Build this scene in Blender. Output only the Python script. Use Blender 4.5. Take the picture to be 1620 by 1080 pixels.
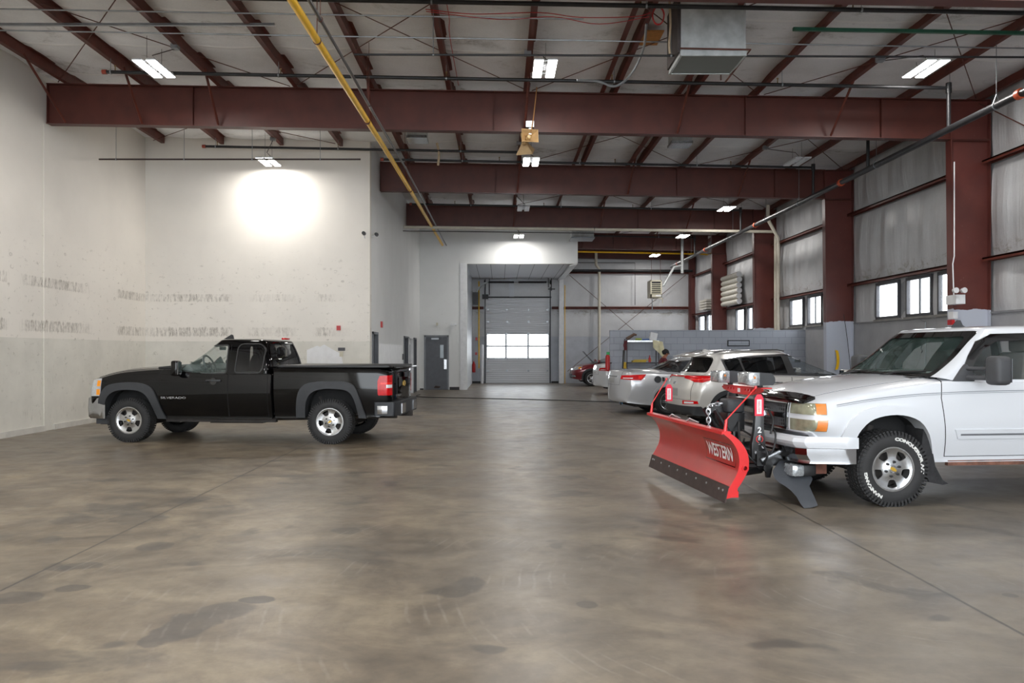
import bpy, bmesh, math, random
from mathutils import Vector, Matrix
from mathutils.geometry import tessellate_polygon
random.seed(7)
PI = math.pi
SC = bpy.context.scene
COL = SC.collection
for _o in list(bpy.data.objects):
    bpy.data.objects.remove(_o)

# ------------------------------------------------------------ camera, sky, lamps, exposure
F_PX = 1275.0
cam_d = bpy.data.cameras.new('camera')
cam = bpy.data.objects.new('camera', cam_d)
COL.objects.link(cam)
cam.location = (0, 0, 1.57)
cam.rotation_euler = (PI / 2, 0, 0)
cam_d.sensor_width = 36.0
cam_d.lens = 36.0 * F_PX / 1620.0
cam_d.shift_x = 20 / 1620.0
cam_d.shift_y = 16.5 / 1620.0
cam_d.clip_start = 0.05
cam_d.clip_end = 300
SC.camera = cam
SC.view_settings.view_transform = 'Standard'
SC.view_settings.look = 'None'
SC.view_settings.gamma = 1.0
SC.view_settings.use_curve_mapping = False
SC.view_settings.exposure = 0.5
SC.cycles.max_bounces = 8
SC.cycles.diffuse_bounces = 6
SC.cycles.glossy_bounces = 4
SC.cycles.transparent_max_bounces = 16
SC.cycles.caustics_reflective = False
SC.cycles.caustics_refractive = False
SC.cycles.sample_clamp_indirect = 6.0
WORLD_STRENGTH = 5.0
world = bpy.data.worlds.new('overcast_sky')
SC.world = world
world.use_nodes = True
_bg = world.node_tree.nodes['Background']
_bg.inputs[0].default_value = (0.90, 0.955, 1.0, 1)
_bg.inputs[1].default_value = WORLD_STRENGTH
LAMP_W = 62.0            # each twin panel lamp
LAMP_COL = (1.0, 0.965, 0.92)

# ------------------------------------------------------------ small helpers
def lin(c):
    c = c / 255.0
    return c / 12.92 if c <= 0.04045 else ((c + 0.055) / 1.055) ** 2.4
def rgb(r, g, b):
    return (lin(r), lin(g), lin(b), 1)

class NT:
    """node graph shorthand"""
    def __init__(s, name):
        s.m = bpy.data.materials.new(name)
        s.m.use_nodes = True
        s.t = s.m.node_tree
        s.b = s.t.nodes['Principled BSDF']
    def n(s, kind, **kw):
        nd = s.t.nodes.new(kind)
        for k, v in kw.items():
            if k.startswith('i_'):
                key = k[2:]
                key = int(key) if key.isdigit() else key.replace('_', ' ')
                if hasattr(v, 'links') or isinstance(v, bpy.types.NodeSocket):
                    s.t.links.new(v, nd.inputs[key])
                else:
                    nd.inputs[key].default_value = v
            else:
                setattr(nd, k, v)
        return nd
    def link(s, a, b):
        s.t.links.new(a, b)
    def pos(s):
        g = s.n('ShaderNodeNewGeometry')
        return g.outputs['Position']
    def obj(s):
        return s.n('ShaderNodeTexCoord').outputs['Object']
    def mapping(s, v, scale=(1, 1, 1), loc=(0, 0, 0)):
        m = s.n('ShaderNodeMapping')
        s.link(v, m.inputs[0])
        m.inputs['Scale'].default_value = scale
        m.inputs['Location'].default_value = loc
        return m.outputs[0]
    def noise(s, v, scale, detail=4, rough=0.55, dist=0.0):
        nd = s.n('ShaderNodeTexNoise')
        s.link(v, nd.inputs['Vector'])
        nd.inputs['Scale'].default_value = scale
        nd.inputs['Detail'].default_value = detail
        nd.inputs['Roughness'].default_value = rough
        nd.inputs['Distortion'].default_value = dist
        return nd.outputs['Fac']
    def ramp(s, f, stops):
        r = s.n('ShaderNodeValToRGB')
        s.link(f, r.inputs[0])
        e = r.color_ramp.elements
        while len(e) < len(stops):
            e.new(0.5)
        for k, (p, c) in enumerate(stops):
            e[k].position = p
            e[k].color = c if len(c) == 4 else (*c, 1)
        return r.outputs[0]
    def step(s, f, a, b):
        """0 below a, 1 above b"""
        m = s.n('ShaderNodeMapRange')
        s.link(f, m.inputs[0])
        m.inputs[1].default_value = a
        m.inputs[2].default_value = b
        m.inputs[3].default_value = 0
        m.inputs[4].default_value = 1
        return m.outputs[0]
    def math(s, op, a, b=None):
        m = s.n('ShaderNodeMath', operation=op)
        for k, v in enumerate((a, b)):
            if v is None: continue
            if isinstance(v, (int, float)): m.inputs[k].default_value = v
            else: s.link(v, m.inputs[k])
        return m.outputs[0]
    def mul(s, *a):
        r = a[0]
        for x in a[1:]: r = s.math('MULTIPLY', r, x)
        return r
    def band(s, f, lo, hi, soft):
        return s.mul(s.step(f, lo - soft, lo + soft), s.math('SUBTRACT', 1.0, s.step(f, hi - soft, hi + soft)))
    def mix(s, f, a, b):
        m = s.n('ShaderNodeMix', data_type='RGBA')
        for k, v in ((0, f), (6, a), (7, b)):
            if isinstance(v, (int, float, tuple)): m.inputs[k].default_value = v
            else: s.link(v, m.inputs[k])
        return m.outputs[2]
    def sep(s, v):
        x = s.n('ShaderNodeSeparateXYZ')
        s.link(v, x.inputs[0])
        return x.outputs
    def bump(s, f, strength=0.3, dist=0.01):
        b = s.n('ShaderNodeBump')
        s.link(f, b.inputs['Height'])
        b.inputs['Strength'].default_value = strength
        b.inputs['Distance'].default_value = dist
        s.link(b.outputs[0], s.b.inputs['Normal'])

MATS = {}
def mat(name, col, rough=0.5, metal=0.0, coat=0.0, var=0.08, scale=6.0, bump=0.0, emit=None, spec=None):
    """plain procedural surface: base colour with slight mottling"""
    if name in MATS: return MATS[name]
    g = NT(name)
    c = rgb(*col)
    if var > 0:
        f = g.noise(g.obj(), scale, 3)
        d = tuple(x * (1 - var * 1.6) for x in c[:3]) + (1,)
        l = tuple(min(1, x * (1 + var * 1.2)) for x in c[:3]) + (1,)
        g.link(g.ramp(f, [(0.3, d), (0.7, l)]), g.b.inputs['Base Color'])
        if bump: g.bump(g.noise(g.obj(), scale * 14, 2), bump, 0.004)
    else:
        g.b.inputs['Base Color'].default_value = c
    g.b.inputs['Roughness'].default_value = rough
    g.b.inputs['Metallic'].default_value = metal
    g.b.inputs['Coat Weight'].default_value = coat
    g.b.inputs['Coat Roughness'].default_value = 0.04
    if spec is not None: g.b.inputs['Specular IOR Level'].default_value = spec
    if emit:
        g.b.inputs['Emission Color'].default_value = (*emit[0], 1)
        g.b.inputs['Emission Strength'].default_value = emit[1]
    MATS[name] = g.m
    return g.m

def glass(name, tint, opac=0.35, rough=0.02):
    if name in MATS: return MATS[name]
    g = NT(name)
    g.b.inputs['Base Color'].default_value = rgb(*tint)
    g.b.inputs['Roughness'].default_value = rough
    g.b.inputs['Alpha'].default_value = opac
    g.b.inputs['Specular IOR Level'].default_value = 0.8
    lw = g.n('ShaderNodeLayerWeight'); lw.inputs[0].default_value = .5
    a = g.math('ADD', g.math('MULTIPLY', g.math('POWER', lw.outputs['Facing'], 4.0), (1 - opac) * .55), opac)
    g.link(a, g.b.inputs['Alpha'])
    MATS[name] = g.m
    return g.m

class MB:
    """mesh gatherer"""
    def __init__(s):
        s.bm = bmesh.new()
    def face(s, vs):
        try: return s.bm.faces.new(vs)
        except ValueError: return None
    def box(s, x0, x1, y0, y1, z0, z1):
        v = [s.bm.verts.new((x, y, z)) for x in (x0, x1) for y in (y0, y1) for z in (z0, z1)]
        for f in ((0, 1, 3, 2), (4, 6, 7, 5), (0, 4, 5, 1), (2, 3, 7, 6), (0, 2, 6, 4), (1, 5, 7, 3)):
            s.face([v[i] for i in f])
        return s
    def cbox(s, c, d, m=None):
        c = Vector(c); v = []
        for sx in (-.5, .5):
            for sy in (-.5, .5):
                for sz in (-.5, .5):
                    p = Vector((sx * d[0], sy * d[1], sz * d[2]))
                    if m is not None: p = m @ p
                    v.append(s.bm.verts.new(c + p))
        for f in ((0, 1, 3, 2), (4, 6, 7, 5), (0, 4, 5, 1), (2, 3, 7, 6), (0, 2, 6, 4), (1, 5, 7, 3)):
            s.face([v[i] for i in f])
        return s
    def rings(s, rings, cap=True, closed=True):
        rv = [[s.bm.verts.new(p) for p in r] for r in rings]
        n = len(rv[0])
        for a, b in zip(rv, rv[1:]):
            for i in range(n if closed else n - 1):
                j = (i + 1) % n
                s.face([a[i], a[j], b[j], b[i]])
        if cap:
            s.face(list(reversed(rv[0]))); s.face(rv[-1])
        return s
    def tube(s, pts, r, seg=10, cap=True, sx=1.0):
        pts = [Vector(p) for p in pts]
        rr = r if isinstance(r, (list, tuple)) else [r] * len(pts)
        rings = []; up = None
        for i, p in enumerate(pts):
            a = pts[max(0, i - 1)]; b = pts[min(len(pts) - 1, i + 1)]
            t = (b - a).normalized()
            if up is None:
                up = Vector((0, 0, 1)) if abs(t.z) < 0.9 else Vector((1, 0, 0))
            u = (up - t * up.dot(t)).normalized(); w = t.cross(u); up = u
            rings.append([p + (u * math.cos(2 * PI * k / seg) + w * sx * math.sin(2 * PI * k / seg)) * rr[i] for k in range(seg)])
        return s.rings(rings, cap)
    def prism(s, poly, a0, a1, axis='y', at=None):
        """extrude a 2-D outline; axis y: poly=(x,z); x: poly=(y,z); z: poly=(x,y)"""
        def P(u, v, w):
            p = Vector((u, w, v)) if axis == 'y' else Vector((w, u, v)) if axis == 'x' else Vector((u, v, w))
            return at @ p if at is not None else p
        A = [s.bm.verts.new(P(u, v, a0)) for u, v in poly]
        B = [s.bm.verts.new(P(u, v, a1)) for u, v in poly]
        n = len(poly)
        s.face(A); s.face(list(reversed(B)))
        for i in range(n):
            s.face([A[i], B[i], B[(i + 1) % n], A[(i + 1) % n]])
        return s
    def lathe(s, prof, c=(0, 0, 0), axis='y', seg=32, close=True):
        """prof: (along axis, radius) list"""
        c = Vector(c); rings = []
        for a, r in prof:
            ring = []
            for k in range(seg):
                t = 2 * PI * k / seg
                u, w = r * math.cos(t), r * math.sin(t)
                p = Vector((u, a, w)) if axis == 'y' else Vector((a, u, w)) if axis == 'x' else Vector((u, w, a))
                ring.append(c + p)
            rings.append(ring)
        return s.rings(rings, close)
    def grid(s, fn, nu, nv, thick=None):
        V = [[s.bm.verts.new(fn(i / nu, j / nv)) for j in range(nv + 1)] for i in range(nu + 1)]
        for i in range(nu):
            for j in range(nv):
                s.face([V[i][j], V[i + 1][j], V[i + 1][j + 1], V[i][j + 1]])
        if thick is not None:
            t = Vector(thick)
            W = [[s.bm.verts.new(V[i][j].co + t) for j in range(nv + 1)] for i in range(nu + 1)]
            for i in range(nu):
                for j in range(nv):
                    s.face([W[i][j], W[i][j + 1], W[i + 1][j + 1], W[i + 1][j]])
            for i in range(nu):
                s.face([V[i][0], W[i][0], W[i + 1][0], V[i + 1][0]]); s.face([V[i][nv], V[i + 1][nv], W[i + 1][nv], W[i][nv]])
            for j in range(nv):
                s.face([V[0][j], V[0][j + 1], W[0][j + 1], W[0][j]]); s.face([V[nu][j], W[nu][j], W[nu][j + 1], V[nu][j + 1]])
        return s
    def xform(s, m):
        bmesh.ops.transform(s.bm, matrix=m, verts=s.bm.verts)
        return s
    def bevel(s, w, seg=2):
        bmesh.ops.bevel(s.bm, geom=list(s.bm.edges), offset=w, segments=seg, affect='EDGES', profile=0.5, clamp_overlap=True)
        return s
    def mesh(s, name='m', smooth=None):
        bmesh.ops.recalc_face_normals(s.bm, faces=s.bm.faces)
        me = bpy.data.meshes.new(name)
        s.bm.to_mesh(me); s.bm.free()
        if smooth is not None: shade(me, smooth)
        return me

def shade(me, ang=35):
    for p in me.polygons: p.use_smooth = True
    try: me.set_sharp_from_angle(angle=math.radians(ang))
    except Exception: pass

def obj(name, mb, m, parent=None, smooth=None, world=True):
    """link ONE mesh object; world=True: geometry given in world space, origin goes to its base"""
    me = mb.mesh(name, smooth) if isinstance(mb, MB) else mb
    if m is not None:
        if isinstance(m, (list, tuple)):
            me.materials.clear()
            for x in m: me.materials.append(x)
        else:
            me.materials.clear(); me.materials.append(m)
    o = bpy.data.objects.new(name, me)
    COL.objects.link(o)
    if parent is not None:
        o.parent = parent
        if world:
            off = Vector((0, 0, 0)); p = parent
            while p is not None:
                off += p.location; p = p.parent
            me.transform(Matrix.Translation(-off))
    elif world:
        xs = [v.co.x for v in me.vertices]; ys = [v.co.y for v in me.vertices]; zs = [v.co.z for v in me.vertices]
        c = Vector(((min(xs) + max(xs)) / 2, (min(ys) + max(ys)) / 2, min(zs)))
        me.transform(Matrix.Translation(-c)); o.location = c
    return o
def tag(o, label=None, cat=None, group=None, kind=None):
    if label: o['label'] = label
    if cat: o['category'] = cat
    if group: o['group'] = group
    if kind: o['kind'] = kind
    return o
def thing(name, label, cat, loc=(0, 0, 0), rz=0, group=None):
    o = bpy.data.objects.new(name, None)
    o.empty_display_size = 0.2
    COL.objects.link(o)
    o.location = loc; o.rotation_euler = (0, 0, rz)
    return tag(o, label, cat, group)
def struct(name, mb, m, label, parent=None, smooth=None):
    o = obj(name, mb, m, parent, smooth)
    if parent is None: tag(o, label, 'building', kind='structure')
    return o
def copy_tree(o, parent=None, loc=None, label=None):
    c = o.copy(); COL.objects.link(c)
    if parent is not None: c.parent = parent
    for ch in list(o.children): copy_tree(ch, c)
    if loc is not None: c.location = loc
    if label: c['label'] = label
    return c
ORD = ['first', 'second', 'third', 'fourth', 'fifth', 'sixth', 'seventh', 'eighth', 'ninth', 'tenth', 'eleventh', 'twelfth', 'thirteenth', 'fourteenth']
def text_mesh(s, size=1.0, extrude=0.0, offset=0.0, sx=1.0):
    """lettering laid in x (across) and y (up), centred"""
    cu = bpy.data.curves.new('lettering', 'FONT')
    cu.body = s; cu.size = size; cu.extrude = extrude; cu.offset = offset
    cu.align_x = 'CENTER'; cu.align_y = 'CENTER'; cu.resolution_u = 3
    to = bpy.data.objects.new('lettering_tmp', cu)
    TMP.collection.objects.link(to)
    vl = TMP.view_layers[0]; vl.update()
    dg = vl.depsgraph
    me = bpy.data.meshes.new_from_object(to.evaluated_get(dg))
    bpy.data.objects.remove(to)
    bpy.data.curves.remove(cu)
    for v in me.vertices: v.co.x *= sx
    return me
TMP = bpy.data.scenes.new('workbench')

# ------------------------------------------------------------ room numbers
XL, XR = -9.05, 9.78
XJ = -3.31                 # side wall of the office block on the left
YB, YC, YE = 20.6, 33.4, 40.5
YR = -5.0
BAY = 6.2
YF = [9.9 + BAY * k for k in range(5)]
def zb(x): return 5.95 - 0.0176 * x         # rafter underside
def zt(x): return 6.75 - 0.0176 * x         # rafter top
def zr(x): return zt(x) + 0.2               # roof skin

# ------------------------------------------------------------ building materials
def m_wall(name, base, low, bands, low_z=1.84, marks=1.0, clean=None):
    g = NT(name)
    P = g.pos(); s = g.sep(P)
    dirt = g.noise(P, 0.7, 5)
    c = g.mix(g.step(dirt, 0.35, 0.75), rgb(*base), rgb(*[x * 0.955 for x in base]))
    lowc = g.mix(g.step(g.noise(P, 1.6, 6), 0.3, 0.7), rgb(*low), rgb(*[x * 0.93 for x in low]))
    c = g.mix(g.math('SUBTRACT', 1.0, g.step(s[2], low_z - 0.004, low_z + 0.004)), c, lowc)
    along = g.math('ADD', s[0], s[1])
    comb = g.n('ShaderNodeCombineXYZ'); g.link(along, comb.inputs[0]); g.link(s[2], comb.inputs[2])
    V = comb.outputs[0]
    streak = g.noise(g.mapping(V, (9, 1, 2.2)), 1.6, 6, 0.75)
    fine = g.noise(g.mapping(V, (30, 1, 9)), 1.4, 4, 0.8)
    gate = g.noise(g.mapping(V, (1, 1, 0.05), (3.7, 0, 0)), 0.8, 1)
    stripes = None
    for z0, hw, k in bands:
        b = g.math('MAXIMUM', g.math('SUBTRACT', 1.0, g.math('DIVIDE', g.math('ABSOLUTE', g.math('SUBTRACT', s[2], z0)), hw)), 0.0)
        b = g.mul(g.math('MINIMUM', g.mul(b, 2.2), 1.0), k)
        stripes = b if stripes is None else g.math('MAXIMUM', stripes, b)
    m = g.mul(g.step(g.math('ADD', g.mul(streak, 0.9), g.mul(stripes, 0.28)), 0.66, 0.80), g.step(fine, 0.34, 0.6), g.step(stripes, 0.02, 0.3), g.step(gate, 0.42, 0.52))
    # round tyre scuffs between the bands
    vo = g.n('ShaderNodeTexVoronoi', feature='F1')
    g.link(g.mapping(V, (1.5, 1, 2.1)), vo.inputs['Vector']); vo.inputs['Scale'].default_value = 1.6
    ring = g.band(vo.outputs['Distance'], 0.1, 0.13, 0.03)
    sp = g.mul(ring, g.step(g.noise(V, 4.5, 4, .7), 0.47, 0.58), g.band(s[2], 2.6, 3.85, 0.25))
    blot = g.mul(g.step(g.noise(g.mapping(V, (2.2, 1, 3.4)), 2.6, 6, 0.8), 0.58, 0.68), g.band(s[2], 0.5, 3.9, 0.4), 0.6)
    tot = g.math('MINIMUM', g.math('MAXIMUM', g.math('MAXIMUM', g.mul(m, 0.85), g.mul(sp, 0.6)), blot), 0.8)
    c = g.mix(g.mul(tot, marks), c, rgb(112, 103, 90))
    g.link(c, g.b.inputs['Base Color'])
    g.b.inputs['Roughness'].default_value = 0.6
    g.bump(g.noise(P, 60, 2), 0.08, 0.003)
    return g.m
M_WALL_L = m_wall('scuffed_cream_wall_paint', (228, 223, 215), (217, 214, 205), [(2.95, .16, 1), (2.08, .17, 1), (1.0, .15, .55), (0.35, .2, .6)])
M_WALL_B = m_wall('scuffed_back_wall_paint', (228, 223, 215), (216, 213, 204), [(2.95, .15, .95), (2.08, .18, 1)])
M_WALL_C = m_wall('clean_white_wall_paint', (226, 227, 226), (224, 225, 226), [(1.2, .1, .2)], low_z=-1.0, marks=0.25)

def m_floor():
    g = NT('worn_concrete_floor')
    P = g.pos(); s = g.sep(P)
    big = g.noise(P, 0.22, 5, 0.55, 0.6)
    med = g.noise(g.mapping(P, (1, 1.3, 1), (9, 4, 0)), 0.9, 8, 0.62, 1.2)
    fine = g.noise(P, 7, 8, 0.7)
    base = g.ramp(med, [(0.30, rgb(84, 75, 63)), (0.47, rgb(114, 102, 86)), (0.66, rgb(142, 129, 108))])
    base = g.mix(g.mul(g.step(big, 0.44, 0.62), 0.55), base, rgb(100, 94, 86))
    base = g.mix(g.mul(g.step(fine, 0.42, 0.7), 0.42), base, rgb(66, 59, 51))
    # tint of window light painted in: greyer toward the right bays, browner left
    base = g.mix(g.mul(g.step(s[0], -1.5, 4.5), 0.55), base, rgb(104, 101, 97))
    # dark oil stains
    st = g.noise(g.mapping(P, (1, 1.2, 1), (2.3, 7.1, 0)), 0.8, 5, 0.55, 0.7)
    spots = g.noise(g.mapping(P, (1, 1, 1), (12.3, 3.1, 0)), 1.7, 2, 0.45, 0.2)
    stain = g.math('MAXIMUM', g.mul(g.step(st, 0.60, 0.65), 0.5), g.mul(g.step(spots, 0.675, 0.705), 0.55))
    base = g.mix(stain, base, rgb(62, 60, 58))
    # old oil spills where they lie
    wob = g.n('ShaderNodeTexNoise'); g.link(P, wob.inputs['Vector']); wob.inputs['Scale'].default_value = 4.0; wob.inputs['Detail'].default_value = 5
    spill = None
    for cx, cy, rx, ry, k in ((-1.80, 4.60, .17, .30, .6), (-1.66, 4.90, .20, .15, .5), (-1.53, 5.11, .11, .08, .75), (-3.08, 5.91, .16, .13, .6), (-2.84, 5.36, .11, .08, .6), (-3.98, 7.54, .2, .2, .4),
                              (-3.29, 8.57, .22, .2, .45), (-3.40, 7.60, .25, .3, .4), (-2.78, 6.50, .14, .16, .5), (-3.10, 5.15, .16, .16, .55), (-2.2, 4.1, .5, .16, .3), (-3.9, 9.1, .5, .2, .3), (-1.3, 12.9, .16, .1, .7), (.55, 5.0, .07, .08, .5), (3.3, 5.2, .05, .05, .5)):
        vx = g.math('DIVIDE', g.math('SUBTRACT', s[0], cx), rx); vy = g.math('DIVIDE', g.math('SUBTRACT', s[1], cy), ry)
        d2 = g.math('ADD', g.math('MULTIPLY', vx, vx), g.math('MULTIPLY', vy, vy))
        e = g.math('ADD', d2, g.math('MULTIPLY', g.math('SUBTRACT', wob.outputs['Fac'], .5), 2.6))
        b_ = g.mul(g.math('SUBTRACT', 1.0, g.step(e, .8, 1.1)), k)
        spill = b_ if spill is None else g.math('MAXIMUM', spill, b_)
    base = g.mix(spill, base, rgb(58, 56, 55))
    # pale swirled scuffs
    sw = g.n('ShaderNodeTexWave', wave_type='RINGS', rings_direction='Z')
    g.link(g.mapping(P, (1, 1, 1), (-2.8, -5.4, 0)), sw.inputs['Vector'])
    sw.inputs['Scale'].default_value = 3.0; sw.inputs['Distortion'].default_value = 2.0; sw.inputs['Detail'].default_value = 4
    scr = g.mul(g.step(sw.outputs['Fac'], 0.86, 1.0), g.step(g.noise(P, 1.4, 6, .7), 0.52, 0.68))
    base = g.mix(g.mul(scr, 0.22), base, rgb(176, 170, 160))
    chip = g.mul(g.step(g.noise(P, 14, 3, .6, .2), 0.775, 0.79), 0.4)
    base = g.mix(chip, base, rgb(190, 186, 178))
    # saw-cut joints
    def joint(c, off, step_, w):
        a = g.math('ABSOLUTE', g.math('SUBTRACT', g.math('MODULO', g.math('ADD', c, 100 * step_ - off + step_ / 2), step_), step_ / 2))
        return g.math('SUBTRACT', 1.0, g.step(a, w * 0.4, w))
    jx = joint(s[0], 2.91, 6.19, 0.016); jy = g.mul(joint(s[1], 9.3, 6.2, 0.012), 0.45)
    jj = g.math('MAXIMUM', jx, jy)
    base = g.mix(g.mul(jj, 0.8), base, rgb(52, 49, 46))
    g.link(base, g.b.inputs['Base Color'])
    r = g.math('ADD', g.mul(g.noise(P, 2.2, 6, .65), 0.34), 0.2)
    g.link(r, g.b.inputs['Roughness'])
    g.b.inputs['Specular IOR Level'].default_value = 0.42
    h = g.math('SUBTRACT', g.mul(g.noise(P, 1.1, 5), 0.9), g.mul(jj, 0.5))
    g.bump(g.math('ADD', h, g.mul(g.noise(P, 26, 3), .03)), 0.12, 0.01)
    return g.m
M_FLOOR = m_floor()

def m_insul(name, tone, vertical):
    g = NT(name)
    P = g.pos(); s = g.sep(P)
    f = g.noise(P, 1.3, 6, .6)
    c = g.ramp(f, [(0.25, rgb(*[x * .92 for x in tone])), (0.7, rgb(*tone))])
    fine = g.noise(P, 34, 3, .7)
    c = g.mix(g.mul(g.step(fine, .4, .7), .16), c, rgb(*[x * .72 for x in tone]))
    if vertical:
        z = s[2]
        tear = g.mul(g.step(g.noise(g.mapping(P, (1, 1.4, 2.2)), 3.2, 7, .75, .6), .5, .6), g.band(z, 3.42, 3.72, .12))
        c = g.mix(g.mul(tear, .6), c, rgb(118, 108, 88))
        g.bump(g.math('ADD', g.noise(g.mapping(P, (1, 3.2, .22)), 2.6, 4, .6), g.mul(fine, .05)), .45, .04)
    else:
        dirt = g.mul(g.step(g.noise(g.mapping(P, (1, 1.8, 1), (4, 2, 0)), .55, 7, .7, .8), .56, .66), g.step(g.noise(P, 6, 6, .8), .42, .58))
        c = g.mix(g.mul(dirt, .55), c, rgb(104, 100, 88))
        # facing laps run across every 1.2 m
        a = g.math('ABSOLUTE', g.math('SUBTRACT', g.math('MODULO', g.math('ADD', s[1], 121.3), 1.55), .775))
        lap = g.math('SUBTRACT', 1.0, g.step(a, .022, .055))
        c = g.mix(g.mul(lap, .8), c, rgb(246, 246, 246))
        g.bump(g.math('ADD', g.mul(g.noise(g.mapping(P, (.5, 2.4, 1)), 2.0, 4), .8), lap), .35, .02)
    g.link(c, g.b.inputs['Base Color'])
    g.b.inputs['Roughness'].default_value = 0.38 if vertical else 0.5
    return g.m
M_ROOF = m_insul('white_vinyl_roof_facing', (246, 247, 249), False)
M_INS = m_insul('grey_vinyl_wall_facing', (200, 201, 203), True)

def m_column():
    g = NT('oxide_red_column_paint')
    P = g.pos(); s = g.sep(P)
    c = g.ramp(g.noise(P, 2.5, 5), [(.3, rgb(86, 40, 35)), (.7, rgb(98, 48, 41))])
    chips = g.mul(g.step(g.noise(P, 15, 4, .7), .70, .74), .6)
    c = g.mix(chips, c, rgb(150, 140, 134))
    edge = g.math('ADD', g.mul(g.noise(g.mapping(P, (1, 1, .3)), 2.6, 4, .6), .16), 2.33)
    k = g.math('LESS_THAN', s[2], edge)
    c = g.mix(k, c, rgb(186, 191, 203))
    g.link(c, g.b.inputs['Base Color']); g.b.inputs['Roughness'].default_value = .42
    return g.m
M_COL = m_column()
M_STEEL = mat('oxide_red_rafter_paint', (82, 37, 28), .5, var=.12, scale=3, bump=.05)
M_PURL = mat('oxide_red_purlin_paint', (94, 42, 31), .5, var=.18, scale=4)
M_PIPE = mat('black_steel_pipe', (42, 42, 44), .4, metal=.3, var=.15)
M_YEL = mat('yellow_gas_pipe_paint', (240, 188, 6), .4, var=.06)
M_GALV = mat('galvanised_sheet', (186, 190, 190), .4, metal=.25, var=.14, scale=5)
M_COND = mat('zinc_conduit', (150, 154, 158), .35, metal=.7, var=.1)
M_ROD = mat('rusty_rod_steel', (86, 48, 38), .7, var=.2)
M_PVC = mat('cream_pvc_pipe', (205, 198, 182), .45, var=.05)
M_MASON = mat('grey_painted_masonry', (158, 159, 162), .65, var=.07, scale=2.2, bump=.15)
M_FRAME = mat('dark_window_frame', (70, 70, 74), .5, var=.1)
M_DOORG = mat('charcoal_door_paint', (92, 95, 101), .5, var=.06)
M_WHITE = mat('white_trim_paint', (222, 223, 225), .5, var=.04)
M_BLACK = mat('black_plastic', (30, 30, 32), .5, var=.1)
M_DARKB = mat('dark_rubber_base', (48, 48, 50), .6, var=.1)
M_RED = mat('signal_red', (178, 26, 30), .35, var=.05)
M_ALU = mat('bright_aluminium', (205, 207, 210), .25, metal=.9, var=.05)
M_BEIGE = mat('beige_enamel', (198, 192, 172), .45, var=.05)

# ------------------------------------------------------------ floor, yard outside, roof skin
struct('floor', MB().box(XL - .3, XR + .3, YR, YE + .2, -.25, 0), M_FLOOR, 'grey brown worn concrete floor with saw-cut joints')
struct('floor_yard', MB().box(-40, 40, -40, 90, -.4, -.26), mat('whitened_yard', (240, 241, 243), .8, var=.03, scale=1), 'pale yard outside, whitened to bounce daylight into the hall')  # yard ground made snow white to bounce sky light up to the ceiling
def roofpt(u, v):
    x = XL - .3 + u * (XR - XL + .6); y = YR + v * (YE + .2 - YR)
    sag = .05 * math.sin(((x + 8.56) / 1.52 % 1.0) * PI)
    lap = .018 * math.sin(y * 2 * PI / 1.55)
    return (x, y, zr(x) - sag - lap * (1 if sag > .005 else 0))
struct('ceiling', MB().grid(roofpt, 100, 150, thick=(0, 0, .12)), M_ROOF, 'white vinyl faced insulation under the metal roof', smooth=60)

# ------------------------------------------------------------ walls
T = .25
ZTOP = 7.3
struct('wall_left', MB().box(XL - T, XL, YR, YB + T, 0, ZTOP), M_WALL_L, 'tall scuffed cream wall on the left')
struct('trim_1', MB().box(XL, XL + .014, 16.0, 16.32, 0, 6.1), M_WALL_L, 'shallow pilaster strip on the left wall')
struct('baseboard_left', MB().box(XL, XL + .05, YR, 16.0, 0, .11).box(XL, XL + .05, 16.32, YB, 0, .11),
       mat('dusty_white_curb', (196, 193, 186), .7, var=.1, scale=3), 'dusty white concrete curb along the left wall')
wb = struct('wall_back', MB().box(XL, XJ, YB, YB + T, 0, ZTOP), M_WALL_B, 'scuffed cream wall behind the black pickup')
struct('baseboard_back', MB().box(XL + .05, XJ, YB - .04, YB, 0, .11), MATS['dusty_white_curb'], 'white curb under the scuffed back wall')
patch = [(-4.92, 1.25), (-4.92, 1.62), (-4.66, 1.73), (-4.58, 1.70), (-4.48, 1.76), (-4.2, 1.6), (-4.05, 1.53), (-3.98, 1.2), (-3.9, 1.05), (-4.9, 1.0)]
obj('paint_patch', MB().prism(patch, YB - .004, YB - .001, 'y'), M_WHITE, wb)

def wall_with_holes(axis, fix0, fix1, a0, a1, z0, z1, holes, mb=None):
    """box wall along an axis ('y' runs in y, thickness in x) with rectangular openings (a,b,za,zb)"""
    mb = mb or MB()
    cuts = sorted({a0, a1} | {h[0] for h in holes} | {h[1] for h in holes})
    for p, q in zip(cuts, cuts[1:]):
        mid = (p + q) / 2
        hs = sorted([(h[2], h[3]) for h in holes if h[0] < mid < h[1]])
        z = z0
        for za, zb_ in hs + [(z1, z1)]:
            if za > z + 1e-4:
                if axis == 'y': mb.box(fix0, fix1, p, q, z, za)
                else: mb.box(p, q, fix0, fix1, z, za)
            z = max(z, zb_)
    return mb
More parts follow.
